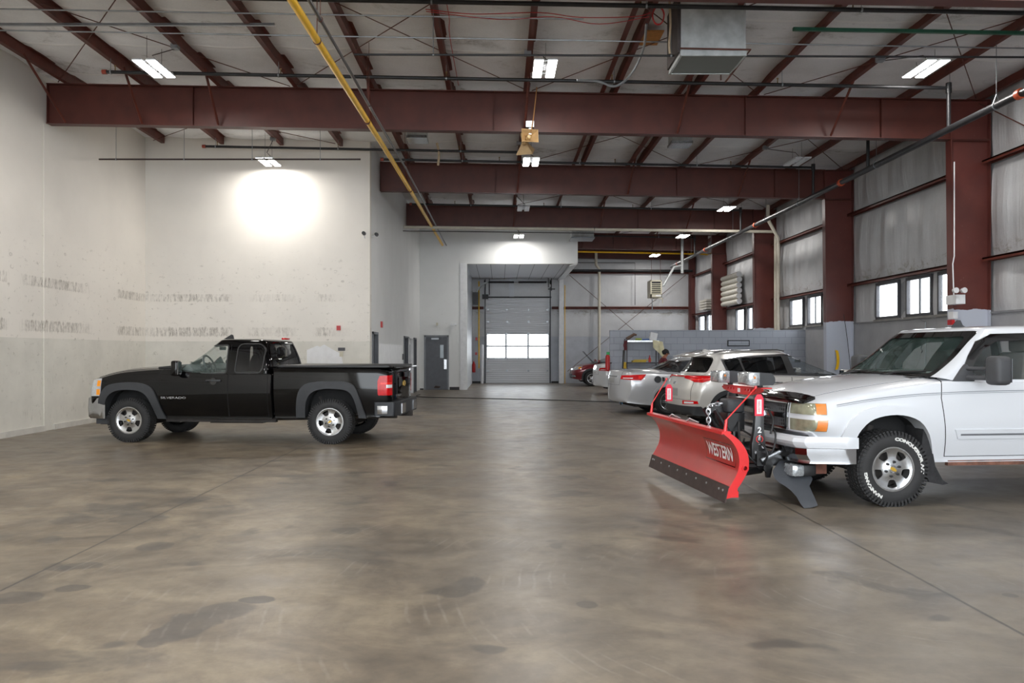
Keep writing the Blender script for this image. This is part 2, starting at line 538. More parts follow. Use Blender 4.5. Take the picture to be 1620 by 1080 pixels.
# side wall of the office block with three door openings
DO = [(20.95, 21.85, 0, 2.1), (27.86, 29.05, 0, 2.12), (29.3, 30.75, 0, 2.12), (31.0, 31.95, 0, 2.12)]
struct('wall_side', wall_with_holes('y', XJ - .2, XJ, YB + T, YC + .2, 0, ZTOP, DO), M_WALL_C, 'white side wall with grey door frames')
obj('white_panel', MB().box(XJ, XJ + .004, 22.2, 27.6, .12, 1.8), mat('whiter_wall_tone', (236, 236, 236), .45, var=.03), bpy.data.objects['wall_side'])  # whiter rectangle low on the side wall
for i, (a, b, _, h) in enumerate(DO):
    lab = ['grey framed doorway nearest the back wall corner', 'grey framed doorway before the white door', 'white door with lever handle in the side wall', 'narrow grey door beside the far corner'][i]
    d = tag(thing('door_%d' % (i + 1), lab, 'door', (XJ, (a + b) / 2, 0)), kind='structure')
    fr = MB()
    for p in (a, b - .06): fr.box(XJ - .17, XJ + .035, p, p + .06, 0, h)
    fr.box(XJ - .17, XJ + .035, a, b, h - .06, h)
    obj('door_frame', fr, M_DOORG if i != 2 else M_WHITE, d)
    lm = M_WHITE if i == 2 else mat('dark_door_leaf', (70, 72, 77), .5, var=.08)
    lf = obj('door_leaf', MB().box(XJ - .12, XJ - .07, a + .06, b - .06, .0, h - .06), lm, d)
    obj('door_handle', MB().tube([(XJ - .07, b - .16, 1.0), (XJ - .01, b - .16, 1.0), (XJ - .01, b - .28, 1.0)], .012, 8), M_ALU, lf, 40)
    if i == 2:
        obj('door_window', MB().box(XJ - .068, XJ - .062, b - .42, b - .22, 1.15, 1.85), mat('wired_glass', (120, 128, 134), .1, var=.05), lf)

struct('wall_rear', wall_with_holes('x', YR - .2, YR, XL, XR, 0, ZTOP, [(-8.6, 9.0, 0, 6.2)]), M_WALL_C, 'white wall behind the viewer with a wide opening added to let in sky light')  # unseen rear wall; its opening is added to admit sky light
# cross wall with the grey door, and the white bulkhead over the bay opening
XO, XO2, ZS = -1.36, 3.25, 5.22
dx0, dx1 = (671 - 790) * YC / F_PX, (710 - 790) * YC / F_PX
struct('wall_cross', wall_with_holes('x', YC, YC + .2, XJ, XO, 0, ZTOP, [(dx0, dx1, 0, 2.26)]), M_WALL_C, 'white cross wall holding the grey door')
d = tag(thing('door_5', 'charcoal door with slim window in the white cross wall', 'door', ((dx0 + dx1) / 2, YC, 0)), kind='structure')
fr = MB()
for p in (dx0, dx1 - .07): fr.box(p, p + .07, YC - .03, YC + .14, 0, 2.26)
fr.box(dx0, dx1, YC - .03, YC + .14, 2.19, 2.26)
obj('door_frame', fr, mat('grey_door_frame', (118, 122, 128), .45, var=.05), d)
lf = obj('door_leaf', MB().box(dx0 + .07, dx1 - .07, YC + .02, YC + .07, .0, 2.19), M_DOORG, d)
obj('door_window', MB().box(dx1 - .36, dx1 - .22, YC + .012, YC + .022, 1.32, 1.86), mat('pale_wired_glass', (170, 184, 192), .15, var=.05), lf)
obj('push_plate', MB().box(dx1 - .2, dx1 - .09, YC + .005, YC + .02, .86, 1.26), M_ALU, lf)
obj('door_closer', MB().box(dx1 - .72, dx1 - .42, YC - .03, YC + .02, 2.08, 2.15), M_COND, d)
rust = [(dx1 - .62, .1), (dx1 - .55, .17), (dx1 - .4, .15), (dx1 - .33, .12), (dx1 - .42, .07), (dx1 - .58, .07)]
obj('rust_patch', MB().prism(rust, YC + .014, YC + .0195, 'y'), mat('rust_stain', (58, 44, 38), .8, var=.3, scale=20), lf)
struct('baseboard_cross', MB().box(dx1 + .03, XO - .3, YC - .012, YC, 0, .12).box(XJ + .02, dx0 - .02, YC - .012, YC, 0, .06), M_DARKB, 'dark rubber base beside the grey door')
struct('trim_2', MB().box(XO - .26, XO + .02, YC - .025, YC + .35, 0, ZS + .02), M_WHITE, 'white corner casing left of the bay opening')
struct('wall_bulkhead', MB().box(XO, XO2, YC, YC + .2, ZS, ZTOP).box(XO2 - .12, XO2, YC + .2, YE, ZS, ZTOP), M_WALL_C, 'white bulkhead above the loading bay opening')
# soffit of the bay: lay-in boards
sf = MB().box(XO, XO2 - .12, YC + .2, YE, ZS, ZS + .05)
M_SOF = NT('soffit_boards')
_s = M_SOF.sep(M_SOF.pos())
_a = M_SOF.math('ABSOLUTE', M_SOF.math('SUBTRACT', M_SOF.math('MODULO', M_SOF.math('ADD', _s[0], 61.36), .61), .305))
_b = M_SOF.math('GREATER_THAN', _a, .292)
M_SOF.link(M_SOF.mix(_b, rgb(205, 206, 210), rgb(110, 112, 118)), M_SOF.b.inputs['Base Color'])
struct('ceiling_bay', sf, M_SOF.m, 'white boarded soffit over the loading bay')
struct('trim_3', MB().prism([(XO2, ZS), (XO2 - .02, ZS + .03), (XO2 - .34, ZS - .06), (XO2 - .34, ZS - .1)], YC, YE, 'y'), M_WHITE, 'white angled edge strip of the bay soffit')

# end wall: wainscot, insulation, girts; opening for the overhead door
GX0, GX1, GZ = (769 - 790) * YE / F_PX, (869 - 790) * YE / F_PX, 4.28
M_PANEL = mat('pale_metal_wall_panel', (196, 199, 204), .5, var=.06, scale=1.5)
struct('wall_end', wall_with_holes('x', YE, YE + T, XO - .2, XR, 0, 2.34, [(GX0, GX1, 0, 2.34)]), mat('bluegrey_wainscot', (178, 182, 190), .6, var=.08, scale=2), 'blue grey wainscot of the far end wall')
def endpt(u, v, x0, x1, z0, z1):
    x = x0 + u * (x1 - x0); z = z0 + v * (z1 - z0)
    return (x, YE - .03 * math.sin(PI * v) - .012 * math.sin(x * 5.1) ** 2, z)
for k, (x0, x1, z0, z1) in enumerate([(XO - .2, GX0, 2.34, 3.7), (XO - .2, GX0, 3.84, ZS), (GX1, XO2, 2.34, 3.7), (GX1, XO2, 3.84, ZS),
                                      (GX0, GX1, GZ, ZS), (XO2, XR, 2.34, 3.7), (XO2, XR, 3.84, 5.5), (XO2, XR, 5.6, 6.9)]):
    struct('wall_end_liner.%03d' % k if k else 'wall_end_liner', MB().grid(lambda u, v: endpt(u, v, x0, x1, z0, z1), 16, 8, thick=(0, .1, 0)), M_INS,
           ['insulation left of the overhead door, lower sheet', 'insulation left of the overhead door, upper sheet', 'insulation right of the overhead door, lower sheet',
            'insulation right of the overhead door, upper sheet', 'insulation panel over the overhead door', 'end wall insulation above the wainscot', 'end wall insulation behind the unit heater', 'end wall insulation just below the roof'][k], smooth=50)
struct('wall_end_panel', wall_with_holes('x', YE + .12, YE + T, XO - .2, XR, 2.34, ZTOP, [(GX0, GX1, 2.34, GZ)]), mat('outer_metal_sheet', (150, 152, 155), .5, var=.1), 'outer metal skin of the end wall')
struct('wall_bay_left', MB().box(XO - .2, XO, YC + .2, YE, 0, ZS), M_PANEL, 'pale wall on the left inside the loading bay')
struct('trim_4', MB().box(XO2 - .27, XO2 - .05, YE - .35, YE - .06, 0, ZS), M_WHITE, 'white post at the right edge of the loading bay')
struct('baseboard_end', MB().box(XO, GX0 - .1, YE - .03, YE, 0, .1).box(GX1 + .1, XO2 - .28, YE - .03, YE, 0, .1), M_DARKB, 'dark base strip beside the overhead door')

# overhead door
M_OHD = NT('ribbed_white_door_panel')
_s = M_OHD.sep(M_OHD.pos())
_w = M_OHD.math('ABSOLUTE', M_OHD.math('SINE', M_OHD.mul(_s[2], 30.0)))
M_OHD.b.inputs['Base Color'].default_value = rgb(214, 216, 220); M_OHD.b.inputs['Roughness'].default_value = .45
M_OHD.bump(_w, .5, .02)
od = tag(thing('door_6', 'white sectional overhead door with two rows of windows', 'door', ((GX0 + GX1) / 2, YE, 0)), kind='structure')
ph = GZ / 7.0
LZ = [0, 1.25, 2.5]
zrows = [0.0, .63, 1.24, 1.86, 2.49, 3.09, 3.69, GZ]
for k in range(7):
    z0, z1 = zrows[k], zrows[k + 1] - .001
    if k in (2, 3):
        mb = MB(); w = (GX1 - GX0)
        mb.box(GX0, GX1, YE, YE + .05, z0, z0 + .035).box(GX0, GX1, YE, YE + .05, z1 - .035, z1)
        cols = [GX0, GX0 + w * .315, GX0 + w * .665, GX1]
        for c in cols: mb.box(max(GX0, c - .045), min(GX1, c + .045), YE, YE + .05, z0, z1)
        sec = obj('window_section', mb, mat('grey_sash_paint', (128, 130, 136), .5, var=.05), od)
        for c0, c1 in zip(cols, cols[1:]):
            obj('pane', MB().box(c0 + .03, c1 - .03, YE + .02, YE + .026, z0 + .035, z1 - .035), glass('clear_door_glass', (235, 240, 245), .08), sec)
    else:
        sec = obj('door_section', MB().box(GX0, GX1, YE, YE + .05, z0, z1), M_OHD.m, od)
    if k < 6:
        hg = MB()
        for f in (.03, .33, .67, .97):
            x = GX0 + f * (GX1 - GX0)
            hg.box(x - .05, x + .05, YE - .02, YE, zrows[k + 1] - .05, zrows[k + 1] + .05)
        obj('hinge', hg, M_COND, sec)
for x in (GX0 - .07, GX1 + .02):
    obj('track', MB().box(x, x + .05, YE - .09, YE - .01, 0, GZ + .55), mat('dark_track_steel', (62, 64, 68), .5, metal=.5), od)
obj('torsion_shaft', MB().tube([(GX0 - .1, YE - .16, GZ + .78), (GX1 + .1, YE - .16, GZ + .78)], .018, 8), M_COND, od, 40)
for a, b in ((GX0 + .12, GX0 + 1.4), (GX0 + 1.62, GX1 - .15)):
    pr = []
    n = 46
    for i in range(n + 1):
        pr.append((a + (b - a) * i / n, .055 if i % 2 else .042))
    obj('torsion_spring', MB().lathe(pr, (0, YE - .16, GZ + .78), 'x', 12), M_BLACK, od, 30)
for x in (GX0 - .06, GX1 + .06):
    obj('cable_drum', MB().lathe([(x - .04, .1), (x + .04, .1)], (0, YE - .16, GZ + .78), 'x', 16), M_BLACK, od, 30)
obj('header_bar', MB().box(GX0 - .1, GX1 + .1, YE - .06, YE, GZ, GZ + .07), M_BLACK, od)
obj('mount_plate', MB().box(.5, .74, YE - .1, YE - .05, GZ + .06, ZS), M_PANEL, od)

# long girts of the end wall and the eave side
def girt(x0, x1, z, lab):
    tag(obj('wall_girt', MB().box(x0, x1, YE - .2, YE - .02, z - .02, z + .02).box(x0, x1, YE - .2, YE - .17, z - .07, z + .07), M_PURL), lab, 'steel girt', 'red girts on the walls')
girt(XO, GX0 - .12, 3.77, 'red horizontal girt left of the overhead door')
girt(GX1 + .12, XO2 - .3, 3.77, 'short red girt between overhead door and white post')
girt(XO2, XR - .3, 3.77, 'red horizontal girt across end wall behind the unit heater')
girt(XO2, XR - .3, 5.55, 'upper dark red girt across the end wall')

# right wall: masonry wainscot, windows, billowed insulation, girts
WO = [(.9, 1.8), (2.15, 3.2), (3.65, 4.75)]
ZW0, ZW1 = 2.44, 3.3
ycols = [YF[1] + BAY * k for k in range(-1, 4)]    # 9.9 .. 34.7
wins = []
for k in range(1, 5):
    for a, b in WO:
        y0 = YF[0] + BAY * k + a; y1 = YF[0] + BAY * k + b
        if y1 < YE - .1: wins.append((y0, y1))
struct('wall_right', MB().box(XR, XR + T, YR, YE + T, 0, 2.36), M_MASON, 'grey painted masonry along the right wall')
struct('trim_5', MB().box(XR - .03, XR + .02, YR, 25.75, 2.33, 2.37).box(XR - .03, XR + .02, 25.95, YE, 2.33, 2.37), mat('grey_cap_strip', (136, 137, 140), .6), 'thin cap strip on the right masonry')
holes = [(a, b, ZW0, ZW1) for a, b in wins]
struct('wall_right_panel', wall_with_holes('y', XR + .04, XR + .08, YR, YE, 2.36, ZTOP, [(a - .03, b + .03, c - .03, d_ + .03) for a, b, c, d_ in holes]), mat('outer_metal_sheet', (150, 152, 155), .5, var=.1), 'outer metal skin of the right wall')
def inspt(u, v, y0, y1, z0, z1, sd, dep):
    y = y0 + u * (y1 - y0); z = z0 + v * (z1 - z0)
    e = math.sin(PI * v) ** .6 if 0 < v < 1 else 0
    fold = .035 * math.sin(y * 3.9 + sd) + .02 * math.sin(y * 9.7 + sd * 2 + 1.2 * v) + .012 * math.sin(y * 23 + sd)
    return (XR + .03 - e * (dep + fold), y, z)
n = 0
for k in range(-2, 6):
    y0 = YF[0] + BAY * k; y1 = min(y0 + BAY, YE)
    if y1 < 9 or y0 >= YE: continue
    y0 += .12; y1 -= .12
    nm = ['nearest', 'first', 'second', 'third', 'fourth', 'farthest'][k if k >= 0 else 0] if k < 6 else 'far'
    for z0, z1, w in ((3.47, 5.28, 'lower'), (5.42, 6.78, 'upper')):
        struct('wall_right_liner' if n == 0 else 'wall_right_liner.%03d' % n, MB().grid(lambda u, v: inspt(u, v, y0, y1, z0, z1, k * 1.7 + z0, .06), 60, 14), M_INS, '%s sheet of wall insulation in %s bay' % (w, nm), smooth=60)
        n += 1
    # strip between the sill and the girt, open at the windows
    segs = []; c = y0
    for a, b in wins:
        if y0 < a < y1: segs.append((c, a - .05)); c = b + .05
    segs.append((c, y1))
    mb = MB()
    for a, b in segs:
        if b - a > .04:
            mb.grid(lambda u, v: inspt(u, v, a, b, 2.37, 3.38, k + 3.3, .02), max(3, int((b - a) * 10)), 8)
    struct('wall_right_liner.%03d' % n, mb, M_INS, 'insulation strip between the windows in %s bay' % nm, smooth=60); n += 1
for i, (a, b) in enumerate(wins):
    w = tag(thing('window_%d' % (i + 1), 'bright steel framed window %s of the right wall' % (ORD[i] if i < 14 else 'last'), 'window', (XR, (a + b) / 2, ZW0)), kind='structure')
    fr = MB(); x0, x1 = XR - .03, XR + .06
    fr.box(x0, x1, a - .05, a + .01, ZW0 - .04, ZW1 + .04).box(x0, x1, b - .01, b + .05, ZW0 - .04, ZW1 + .04)
    fr.box(x0, x1, a, b, ZW0 - .04, ZW0 + .03).box(x0, x1, a, b, ZW1 - .03, ZW1 + .04)
    if i % 3 == 1: fr.box(XR + .0, XR + .04, (a + b) / 2 - .02, (a + b) / 2 + .02, ZW0, ZW1)
    obj('window_frame', fr, M_FRAME, w)
    obj('pane', MB().box(XR + .02, XR + .026, a + .02, b - .02, ZW0 + .03, ZW1 - .03), glass('clear_window_glass', (235, 240, 245), .06), w)
    obj('window_sill', MB().box(XR - .06, XR + .05, a - .1, b + .1, ZW0 - .09, ZW0 - .04), mat('dusty_sill', (140, 138, 134), .8), w)
for k, (za, lab) in enumerate([(3.42, 'above the windows'), (5.35, 'high up')]):
    for j in range(-1, 5):
        y0 = YF[0] + BAY * j + .1; y1 = min(YF[0] + BAY * (j + 1) - .1, YE - .1)
        if y1 < 9: continue
        o = obj('wall_girt', MB().box(XR - .2, XR - .02, y0, y1, za - .015, za + .015).box(XR - .2, XR - .185, y0, y1, za - .06, za + .015).box(XR - .05, XR - .02, y0, y1, za - .05, za + .05), M_PURL)
        tag(o, 'red wall girt %s in the %s bay along the right wall' % (lab, ['nearest visible', 'first', 'second', 'third', 'fourth', 'farthest'][j + 1]), 'steel girt', 'red girts on the walls')

# block partition
def m_block():
    g = NT('painted_concrete_block')
    br = g.n('ShaderNodeTexBrick')
    s = g.sep(g.pos()); cb = g.n('ShaderNodeCombineXYZ')
    g.link(s[0], cb.inputs[0]); g.link(s[2], cb.inputs[1])
    g.link(cb.outputs[0], br.inputs['Vector'])
    br.offset = .5
    for k, v in (('Scale', 1.0), ('Mortar Size', .008), ('Brick Width', .406), ('Row Height', .203), ('Mortar Smooth', .3), ('Bias', 0)): br.inputs[k].default_value = v
    br.inputs['Color1'].default_value = rgb(163, 168, 178); br.inputs['Color2'].default_value = rgb(158, 163, 173)
    br.inputs['Mortar'].default_value = rgb(138, 142, 151)
    g.link(br.outputs[0], g.b.inputs['Base Color']); g.b.inputs['Roughness'].default_value = .6
    g.bump(g.math('SUBTRACT', 1.0, br.outputs[1]), .4, .01)
    return g.m
M_BLOCK = m_block()
struct('wall_block', MB().box(3.54, XR, 25.75, 25.95, 0, 2.27), M_BLOCK, 'low blue grey concrete block partition wall')

# ------------------------------------------------------------ steel: rafters, columns, purlins
def ibeam_x(x0, x1, y, f0, f1, stiff, root=None, fw=.2):
    """I-section along x between height functions"""
    mb = MB()
    def seg(x, z0, z1, yy0, yy1): return [(x, yy0, z0), (x, yy1, z0), (x, yy1, z1), (x, yy0, z1)]
    for za, zb_, hw in ((lambda x: f0(x), lambda x: f0(x) + .014, fw / 2), (lambda x: f1(x) - .014, lambda x: f1(x), fw / 2), (lambda x: f0(x) + .014, lambda x: f1(x) - .014, .006)):
        mb.rings([seg(x, za(x), zb_(x), y - hw, y + hw) for x in (x0, x1)])
    for x in stiff:
        mb.box(x - .006, x + .006, y - fw / 2 + .01, y + fw / 2 - .01, f0(x) + .01, f1(x) - .01)
    return mb
bl = ['nearest red roof beam crossing the top right corner', 'long red roof beam spanning the whole hall', 'second red roof beam starting at the white corner', 'third red roof beam above the cream pipe', 'fourth red roof beam right of the sheet metal duct']
PX = [-8.56 + 1.52 * i for i in range(12)]
PX = PX + [9.62]
for k, y in enumerate(YF):
    x0 = -9.0 if k < 2 else (XJ + .02 if k < 4 else XO2 + .02)
    f0 = zb if k < 4 else (lambda x: zb(x) + .12)
    t = thing('roof_beam', bl[k], 'steel beam', (0, y, 5.9), group=None)
    obj('web_and_flanges', ibeam_x(x0, 8.98, y, f0, zt, [x0 + .01] + [x for x in (-6.1, -.1, 4.9, 7.6) if x > x0 + .4]), M_STEEL, t)
    # haunch into the column
    obj('knee_plate', MB().box(8.98, XR - .02, y - .1, y + .1, zb(9.4) - .0, zb(9.4) + .014).box(8.99, XR - .02, y - .1, y + .1, zt(9.4) - .014, zt(9.4)), M_STEEL, t)
    for i, px in enumerate(PX[:12]):
        if px < x0 + .1 or i % 2 == 1 and i > 1: continue
        if i % 2 == 0 or k < 2 and i == 1:
            L_ = 1.6 if i == 0 else 1.0
            obj('flange_brace', MB().tube([(px, y - L_, zt(px) + .03), (px - .06, y - .1, f0(px) + .03)], .026, 4), M_PURL, t)
    z1 = zt(9.4)
    ct = thing('steel_column', ['nearest red steel column at the right frame edge', 'big red steel column behind the white pickup', 'red steel column behind the silver crossover', 'red steel column beside the yellow and cream pipes', 'farthest red steel column beyond the block wall'][k], 'steel column', ((8.97 + XR) / 2, y, 0), group='red steel columns along the right wall')
    mb = MB()
    inn = 8.96 if k < 4 else 9.12
    mb.rings([[(x, y - .1, z), (x + .015, y - .1, z), (x + .015, y + .1, z), (x, y + .1, z)] for x, z in ((inn + .07, 0), (inn, z1))])
    mb.box(XR - .035, XR - .02, y - .1, y + .1, 0, z1)
    mb.rings([[(inn + d, y - .006, z), (XR - .03, y - .006, z), (XR - .03, y + .006, z), (inn + d, y + .006, z)] for d, z in ((.07, 0), (.0, z1))])
    obj('column_shaft', mb, M_COL, ct)
    obj('stiffener', MB().box(inn + .02, XR - .03, y - .09, y + .09, zb(9.4) - .02, zb(9.4) - .006), M_STEEL, ct)
    obj('base_plate', MB().box(inn + .0, XR - .02, y - .14, y + .14, 0, .02), M_COL, ct)
tag(obj('steel_column', MB().box(9.44, XR - .03, YE - .35, YE - .33, 0, 6.6).box(9.44, 9.455, YE - .42, YE - .24, 0, 6.6).box(XR - .045, XR - .03, YE - .42, YE - .24, 0, 6.6), M_COL), 'slim red corner column at the end wall', 'steel column', 'red steel columns along the right wall')
tag(obj('roof_beam', ibeam_x(XO2 + .1, 9.4, YE - .3, lambda x: zb(x) + .35, zt, []), M_STEEL), 'dark red beam right against the end wall', 'steel beam')

# purlins: Z sections running away from the viewer
for i, px in enumerate(PX):
    z0 = zt(px); h = .2
    y1 = YB if px < XJ - .1 else (YC if px < XO2 else YE)
    mb = MB()
    mb.box(px - .003, px + .003, YR + .1, y1, z0 + .003, z0 + h - .003)
    mb.box(px - .085, px + .003, YR + .1, y1, z0, z0 + .006)
    mb.box(px - .003, px + .065, YR + .1, y1, z0 + h - .008, z0 + h - .002)
    mb.box(px - .065, px - .059, YR + .1, y1, z0, z0 + .022)
    lab = '%s red roof purlin counted from the left wall' % (ORD[i]) if i < 12 else 'red eave strut along the right wall top'
    tag(obj('roof_purlin', mb, M_PURL), lab, 'steel purlin', 'red roof purlins')
# doubled purlins and side by side members seen over the middle bays
for px, y0, y1, lab in ((2.26, 9.9, 22.3, 'extra red purlin doubled up left of the galvanised duct'), (3.8, 12.9, 22.3, 'extra red purlin doubled up behind the galvanised duct')):
    z0 = zt(px)
    tag(obj('roof_purlin', MB().box(px - .003, px + .003, y0, y1, z0, z0 + .2).box(px, px + .08, y0, y1, z0, z0 + .006), M_PURL), lab, 'steel purlin', 'red roof purlins')

# diagonal tie rods under the roof and cross braces on the walls
def rod(p, q, lab, r=.0085, m=None, nm='tie_rod', cat='tie rod', group='thin diagonal tie rods'):
    return tag(obj(nm, MB().tube([p, q], r, 6), m or M_ROD, smooth=40), lab, cat, group)
spans = ['left', 'centre left', 'centre right', 'right']
for b in range(4):
    y0, y1 = YF[0] + BAY * b, YF[0] + BAY * (b + 1)
    for j, (xa, xb) in enumerate(((-8.8, -4.1), (-4.1, .6), (.6, 5.2), (5.2, 9.5))):
        y1b = y1
        if b >= 1 and xa < XJ:
            if b > 1 or j > 0: continue
            y1b = YB - .1
        if b == 3 and xa < XO2: continue
        t = thing('cross_brace', 'crossed thin tie rods under the roof, %s span of the %s bay' % (spans[j], ['nearest', 'second', 'third', 'fourth'][b]), 'tie rod', ((xa + xb) / 2, (y0 + y1b) / 2, zt((xa + xb) / 2)), group='crossed thin tie rods')
        for pa, pb in ((xa + .05, xb - .05), (xb - .05, xa + .05)):
            obj('tie_rod', MB().tube([(pa, y0 + .12, zt(pa) + .012), (pb, y1b - .12, zt(pb) + .012)], .0085, 6), M_ROD, t, 40)
# wall cross braces
rod((3.5, YE - .28, 5.4), (9.2, YE - .28, 0.5), 'tie rod falling rightwards across the end wall', .012)
rod((3.4, YE - .25, .6), (9.3, YE - .25, 5.4), 'tie rod rising rightwards across the end wall', .012)
rod((XR - .25, 10.2, 3.0), (XR - .25, 16.0, 6.5), 'tie rod against insulation at the right frame edge', .012)
# ------------------------------------------------------------ twin panel LED lamps
M_LED = mat('lit_led_panel', (255, 255, 255), .5, var=0, emit=((1, .985, .96), 14.0))
M_LEDOFF = mat('unlit_led_panel', (214, 216, 219), .4, var=.03)
M_LHOUS = mat('white_lamp_housing', (205, 207, 210), .4, var=.03)
M_CHAIN = mat('dark_hanging_chain', (66, 62, 60), .6, var=.1)
def lamp(x, y, lit, lab, z=None, power=1.0):
    z = z if z is not None else zt(x) - .36
    t = thing('ceiling_lamp', lab, 'lamp', (x, y, z), group='twin panel lamps hung under the roof')
    for sx in (-1, 1):
        cx = x + sx * .115
        lp = obj('lamp_panel', MB().box(cx - .075, cx + .075, y - .42, y + .42, z, z + .008), M_LED if lit else M_LEDOFF, t)
        obj('panel_back', MB().box(cx - .08, cx + .08, y - .43, y + .43, z + .009, z + .035), M_LHOUS, t)
    hs = MB().box(x - .05, x + .05, y - .14, y + .14, z + .03, z + .075)
    for dy in (-.3, .3): hs.box(x - .2, x + .2, y + dy - .02, y + dy + .02, z + .035, z + .05)
    obj('housing', hs, M_LHOUS, t)
    top = zt(x) + .05
    for dy in (-.3, .3):
        obj('hanging_chain', MB().tube([(x, y + dy, z + .05), (x + .0, y + dy, top)], .004, 5), M_CHAIN, t)
    px = min(PX, key=lambda q: abs(q - x))
    obj('junction_box', MB().box(px - .13, px - .01, y - .06, y + .06, zt(px) - .06, zt(px) + .02), M_COND, t)
    obj('power_cord', MB().tube([(x, y, z + .07), (x + .05, y, z + .15), (x - .04, y, z + .24), ((px - .07), y, zt(px) - .05)], .009, 6), M_CHAIN, t, 40)
    if lit:
        ld = bpy.data.lights.new('lamp_light', 'AREA')
        ld.shape = 'RECTANGLE'; ld.size = .4; ld.size_y = .86
        ld.energy = LAMP_W * power; ld.color = LAMP_COL
        lo = bpy.data.objects.new('lamp_light', ld); COL.objects.link(lo)
        lo.parent = t; lo.location = (0, 0, -.012)
    return t
cols3 = [(-5.95, 'left'), (.78, 'middle'), (7.35, 'right')]
for r, (y, nm, zl) in enumerate([(13.9, 'nearest row in view', 6.44), (19.9, 'second row', 6.25), (26.1, 'third row', 6.19), (32.3, 'fourth row', 6.19), (38.1, 'farthest row', 6.12)]):
    for x, cn in cols3:
        if x < -5 and r > 1: continue
        if r == 4 and x < 1: continue
        lit = not ((r == 1 and cn == 'right') or (r == 2 and cn == 'middle'))
        lamp(-5.7 if r == 1 and x < 0 else x, y, lit, '%s twin panel lamp in the %s, %s' % (cn, nm, 'shining' if lit else 'switched off'), z=zl)
for y in (7.9, 1.9, -3.5):  # unseen rows repeating the visible ones, added for their light
    for x, cn in cols3:
        lamp(x, y, True, '%s unseen twin panel lamp in the row %s' % (cn, {7.9: 'just above the frame top', 1.9: 'over the viewer', -3.5: 'behind the viewer'}[y]))

# ------------------------------------------------------------ sprinkler pipes
MAINX, MAINZ = 8.14, 5.6
def slope_pipe(nm, lab, x0, x1, y, z_at0, r=.032, m=None, hang=(), caps=True, slope=-.019, group='black sprinkler branch pipes', heads=()):
    zf = lambda x: z_at0 + slope * (x - x0)
    t = thing(nm, lab, 'pipe', (x0, y, z_at0), group=group)
    obj('pipe_run', MB().tube([(x0, y, zf(x0)), (x1, y, zf(x1))], r, 12), m or M_PIPE, t, 40)
    if caps: obj('end_cap', MB().tube([(x0 - .03, y, zf(x0)), (x0 + .05, y, zf(x0))], r * 1.35, 12), mat('rusty_red_coupling', (150, 62, 42), .5, var=.15), t, 40)
    for hx in hang:
        top = zt(hx) + .02
        obj('pipe_hanger', MB().tube([(hx, y, zf(hx) + r), (hx, y, max(top, zf(hx) + .1))], .006, 6).tube([(hx - .012, y, zf(hx)), (hx + .012, y, zf(hx))], r * 1.25, 12), M_COND, t, 40)
    for hx in heads:
        obj('sprinkler_head', MB().tube([(hx, y, zf(hx) + r * .5), (hx, y, zf(hx) + .09), (hx, y, zf(hx) + .12)], [.012, .009, .02], 8), mat('brass_head', (120, 98, 62), .4, metal=.6), t, 40)
    return t
hg = lambda a, b: [PX[i] for i in range(a, b, 2)]
ends = [(11.4, -7.2, 6.64, 'nearest black sprinkler branch pipe across the frame top'),
        (14.6, -7.16, 6.64, 'black sprinkler branch pipe with red cap before the long beam'),
        (17.8, -7.16, 6.64, 'black sprinkler branch pipe hidden behind the long beam'),
        ]
for y, x0, z0, lab in ends:
    slope_pipe('sprinkler_pipe', lab, x0, MAINX, y, z0, hang=hg(1, 12), heads=[x0 + .2 + 3.0 * i for i in range(5)])
slope_pipe('sprinkler_pipe', 'short black sprinkler pipe between two red caps near back wall', -7.34, .6, 20.0, 6.67, hang=hg(1, 6), heads=(-7, -4, -1))
slope_pipe('sprinkler_pipe', 'black sprinkler pipe running right from the white wall corner', -3.05, MAINX, 20.9, 6.56, hang=hg(5, 12), heads=(0, 3, 6))
slope_pipe('sprinkler_pipe', 'black sprinkler pipe tight in front of third beam', -3.0, MAINX, 27.2, 6.56, hang=hg(5, 12), heads=(-1.5, 1.5, 4.5))
slope_pipe('sprinkler_pipe', 'farthest black sprinkler pipe above the fourth beam', 3.4, MAINX, 33.6, 6.42, hang=hg(8, 12), heads=(4.5, 6.5))
t = thing('sprinkler_main', 'thick black sprinkler main running back along the right wall', 'pipe', (MAINX, 3, MAINZ))
obj('pipe_run', MB().tube([(MAINX, YR + .3, MAINZ), (MAINX, 38.2, MAINZ)], .062, 14), M_PIPE, t, 40)
for y in (12.6, 19.2, 25.6, 31.8, 36.8):
    obj('coupling', MB().tube([(MAINX, y - .05, MAINZ), (MAINX, y + .05, MAINZ)], .083, 14), mat('orange_red_coupling', (196, 82, 44), .45, var=.1), t, 40)
for y in (11.0, 13.2, 17.4, 21.9, 24.6, 28.1, 31.0, 34.2):
    obj('pipe_hanger', MB().tube([(MAINX, y, MAINZ + .19), (MAINX, y, zt(MAINX))], .007, 6).tube([(MAINX - .055, y, MAINZ + .03), (MAINX, y, MAINZ + .19), (MAINX + .055, y, MAINZ + .03)], .007, 6).tube([(MAINX, y - .012, MAINZ), (MAINX, y + .012, MAINZ)], .071, 14), M_COND, t, 40)
for y, z0 in ((11.4, 6.35), (14.6, 6.35), (17.8, 6.35), (20.9, 6.35), (27.2, 6.35), (33.6, 6.33)):
    obj('riser', MB().tube([(MAINX, y, MAINZ), (MAINX, y, z0 + .07)], .036, 10).tube([(MAINX, y, z0 - .09), (MAINX, y, z0 + .09)], .05, 10), M_PIPE, t, 40)
slope_pipe('air_line', 'thin dark air line with long drop hangers before the back wall', -8.94, -3.1, 18.0, 5.87, r=.02, m=mat('dark_air_line', (62, 50, 46), .5), hang=[PX[i] for i in range(4)], caps=False, slope=0, group='thin dark air lines')
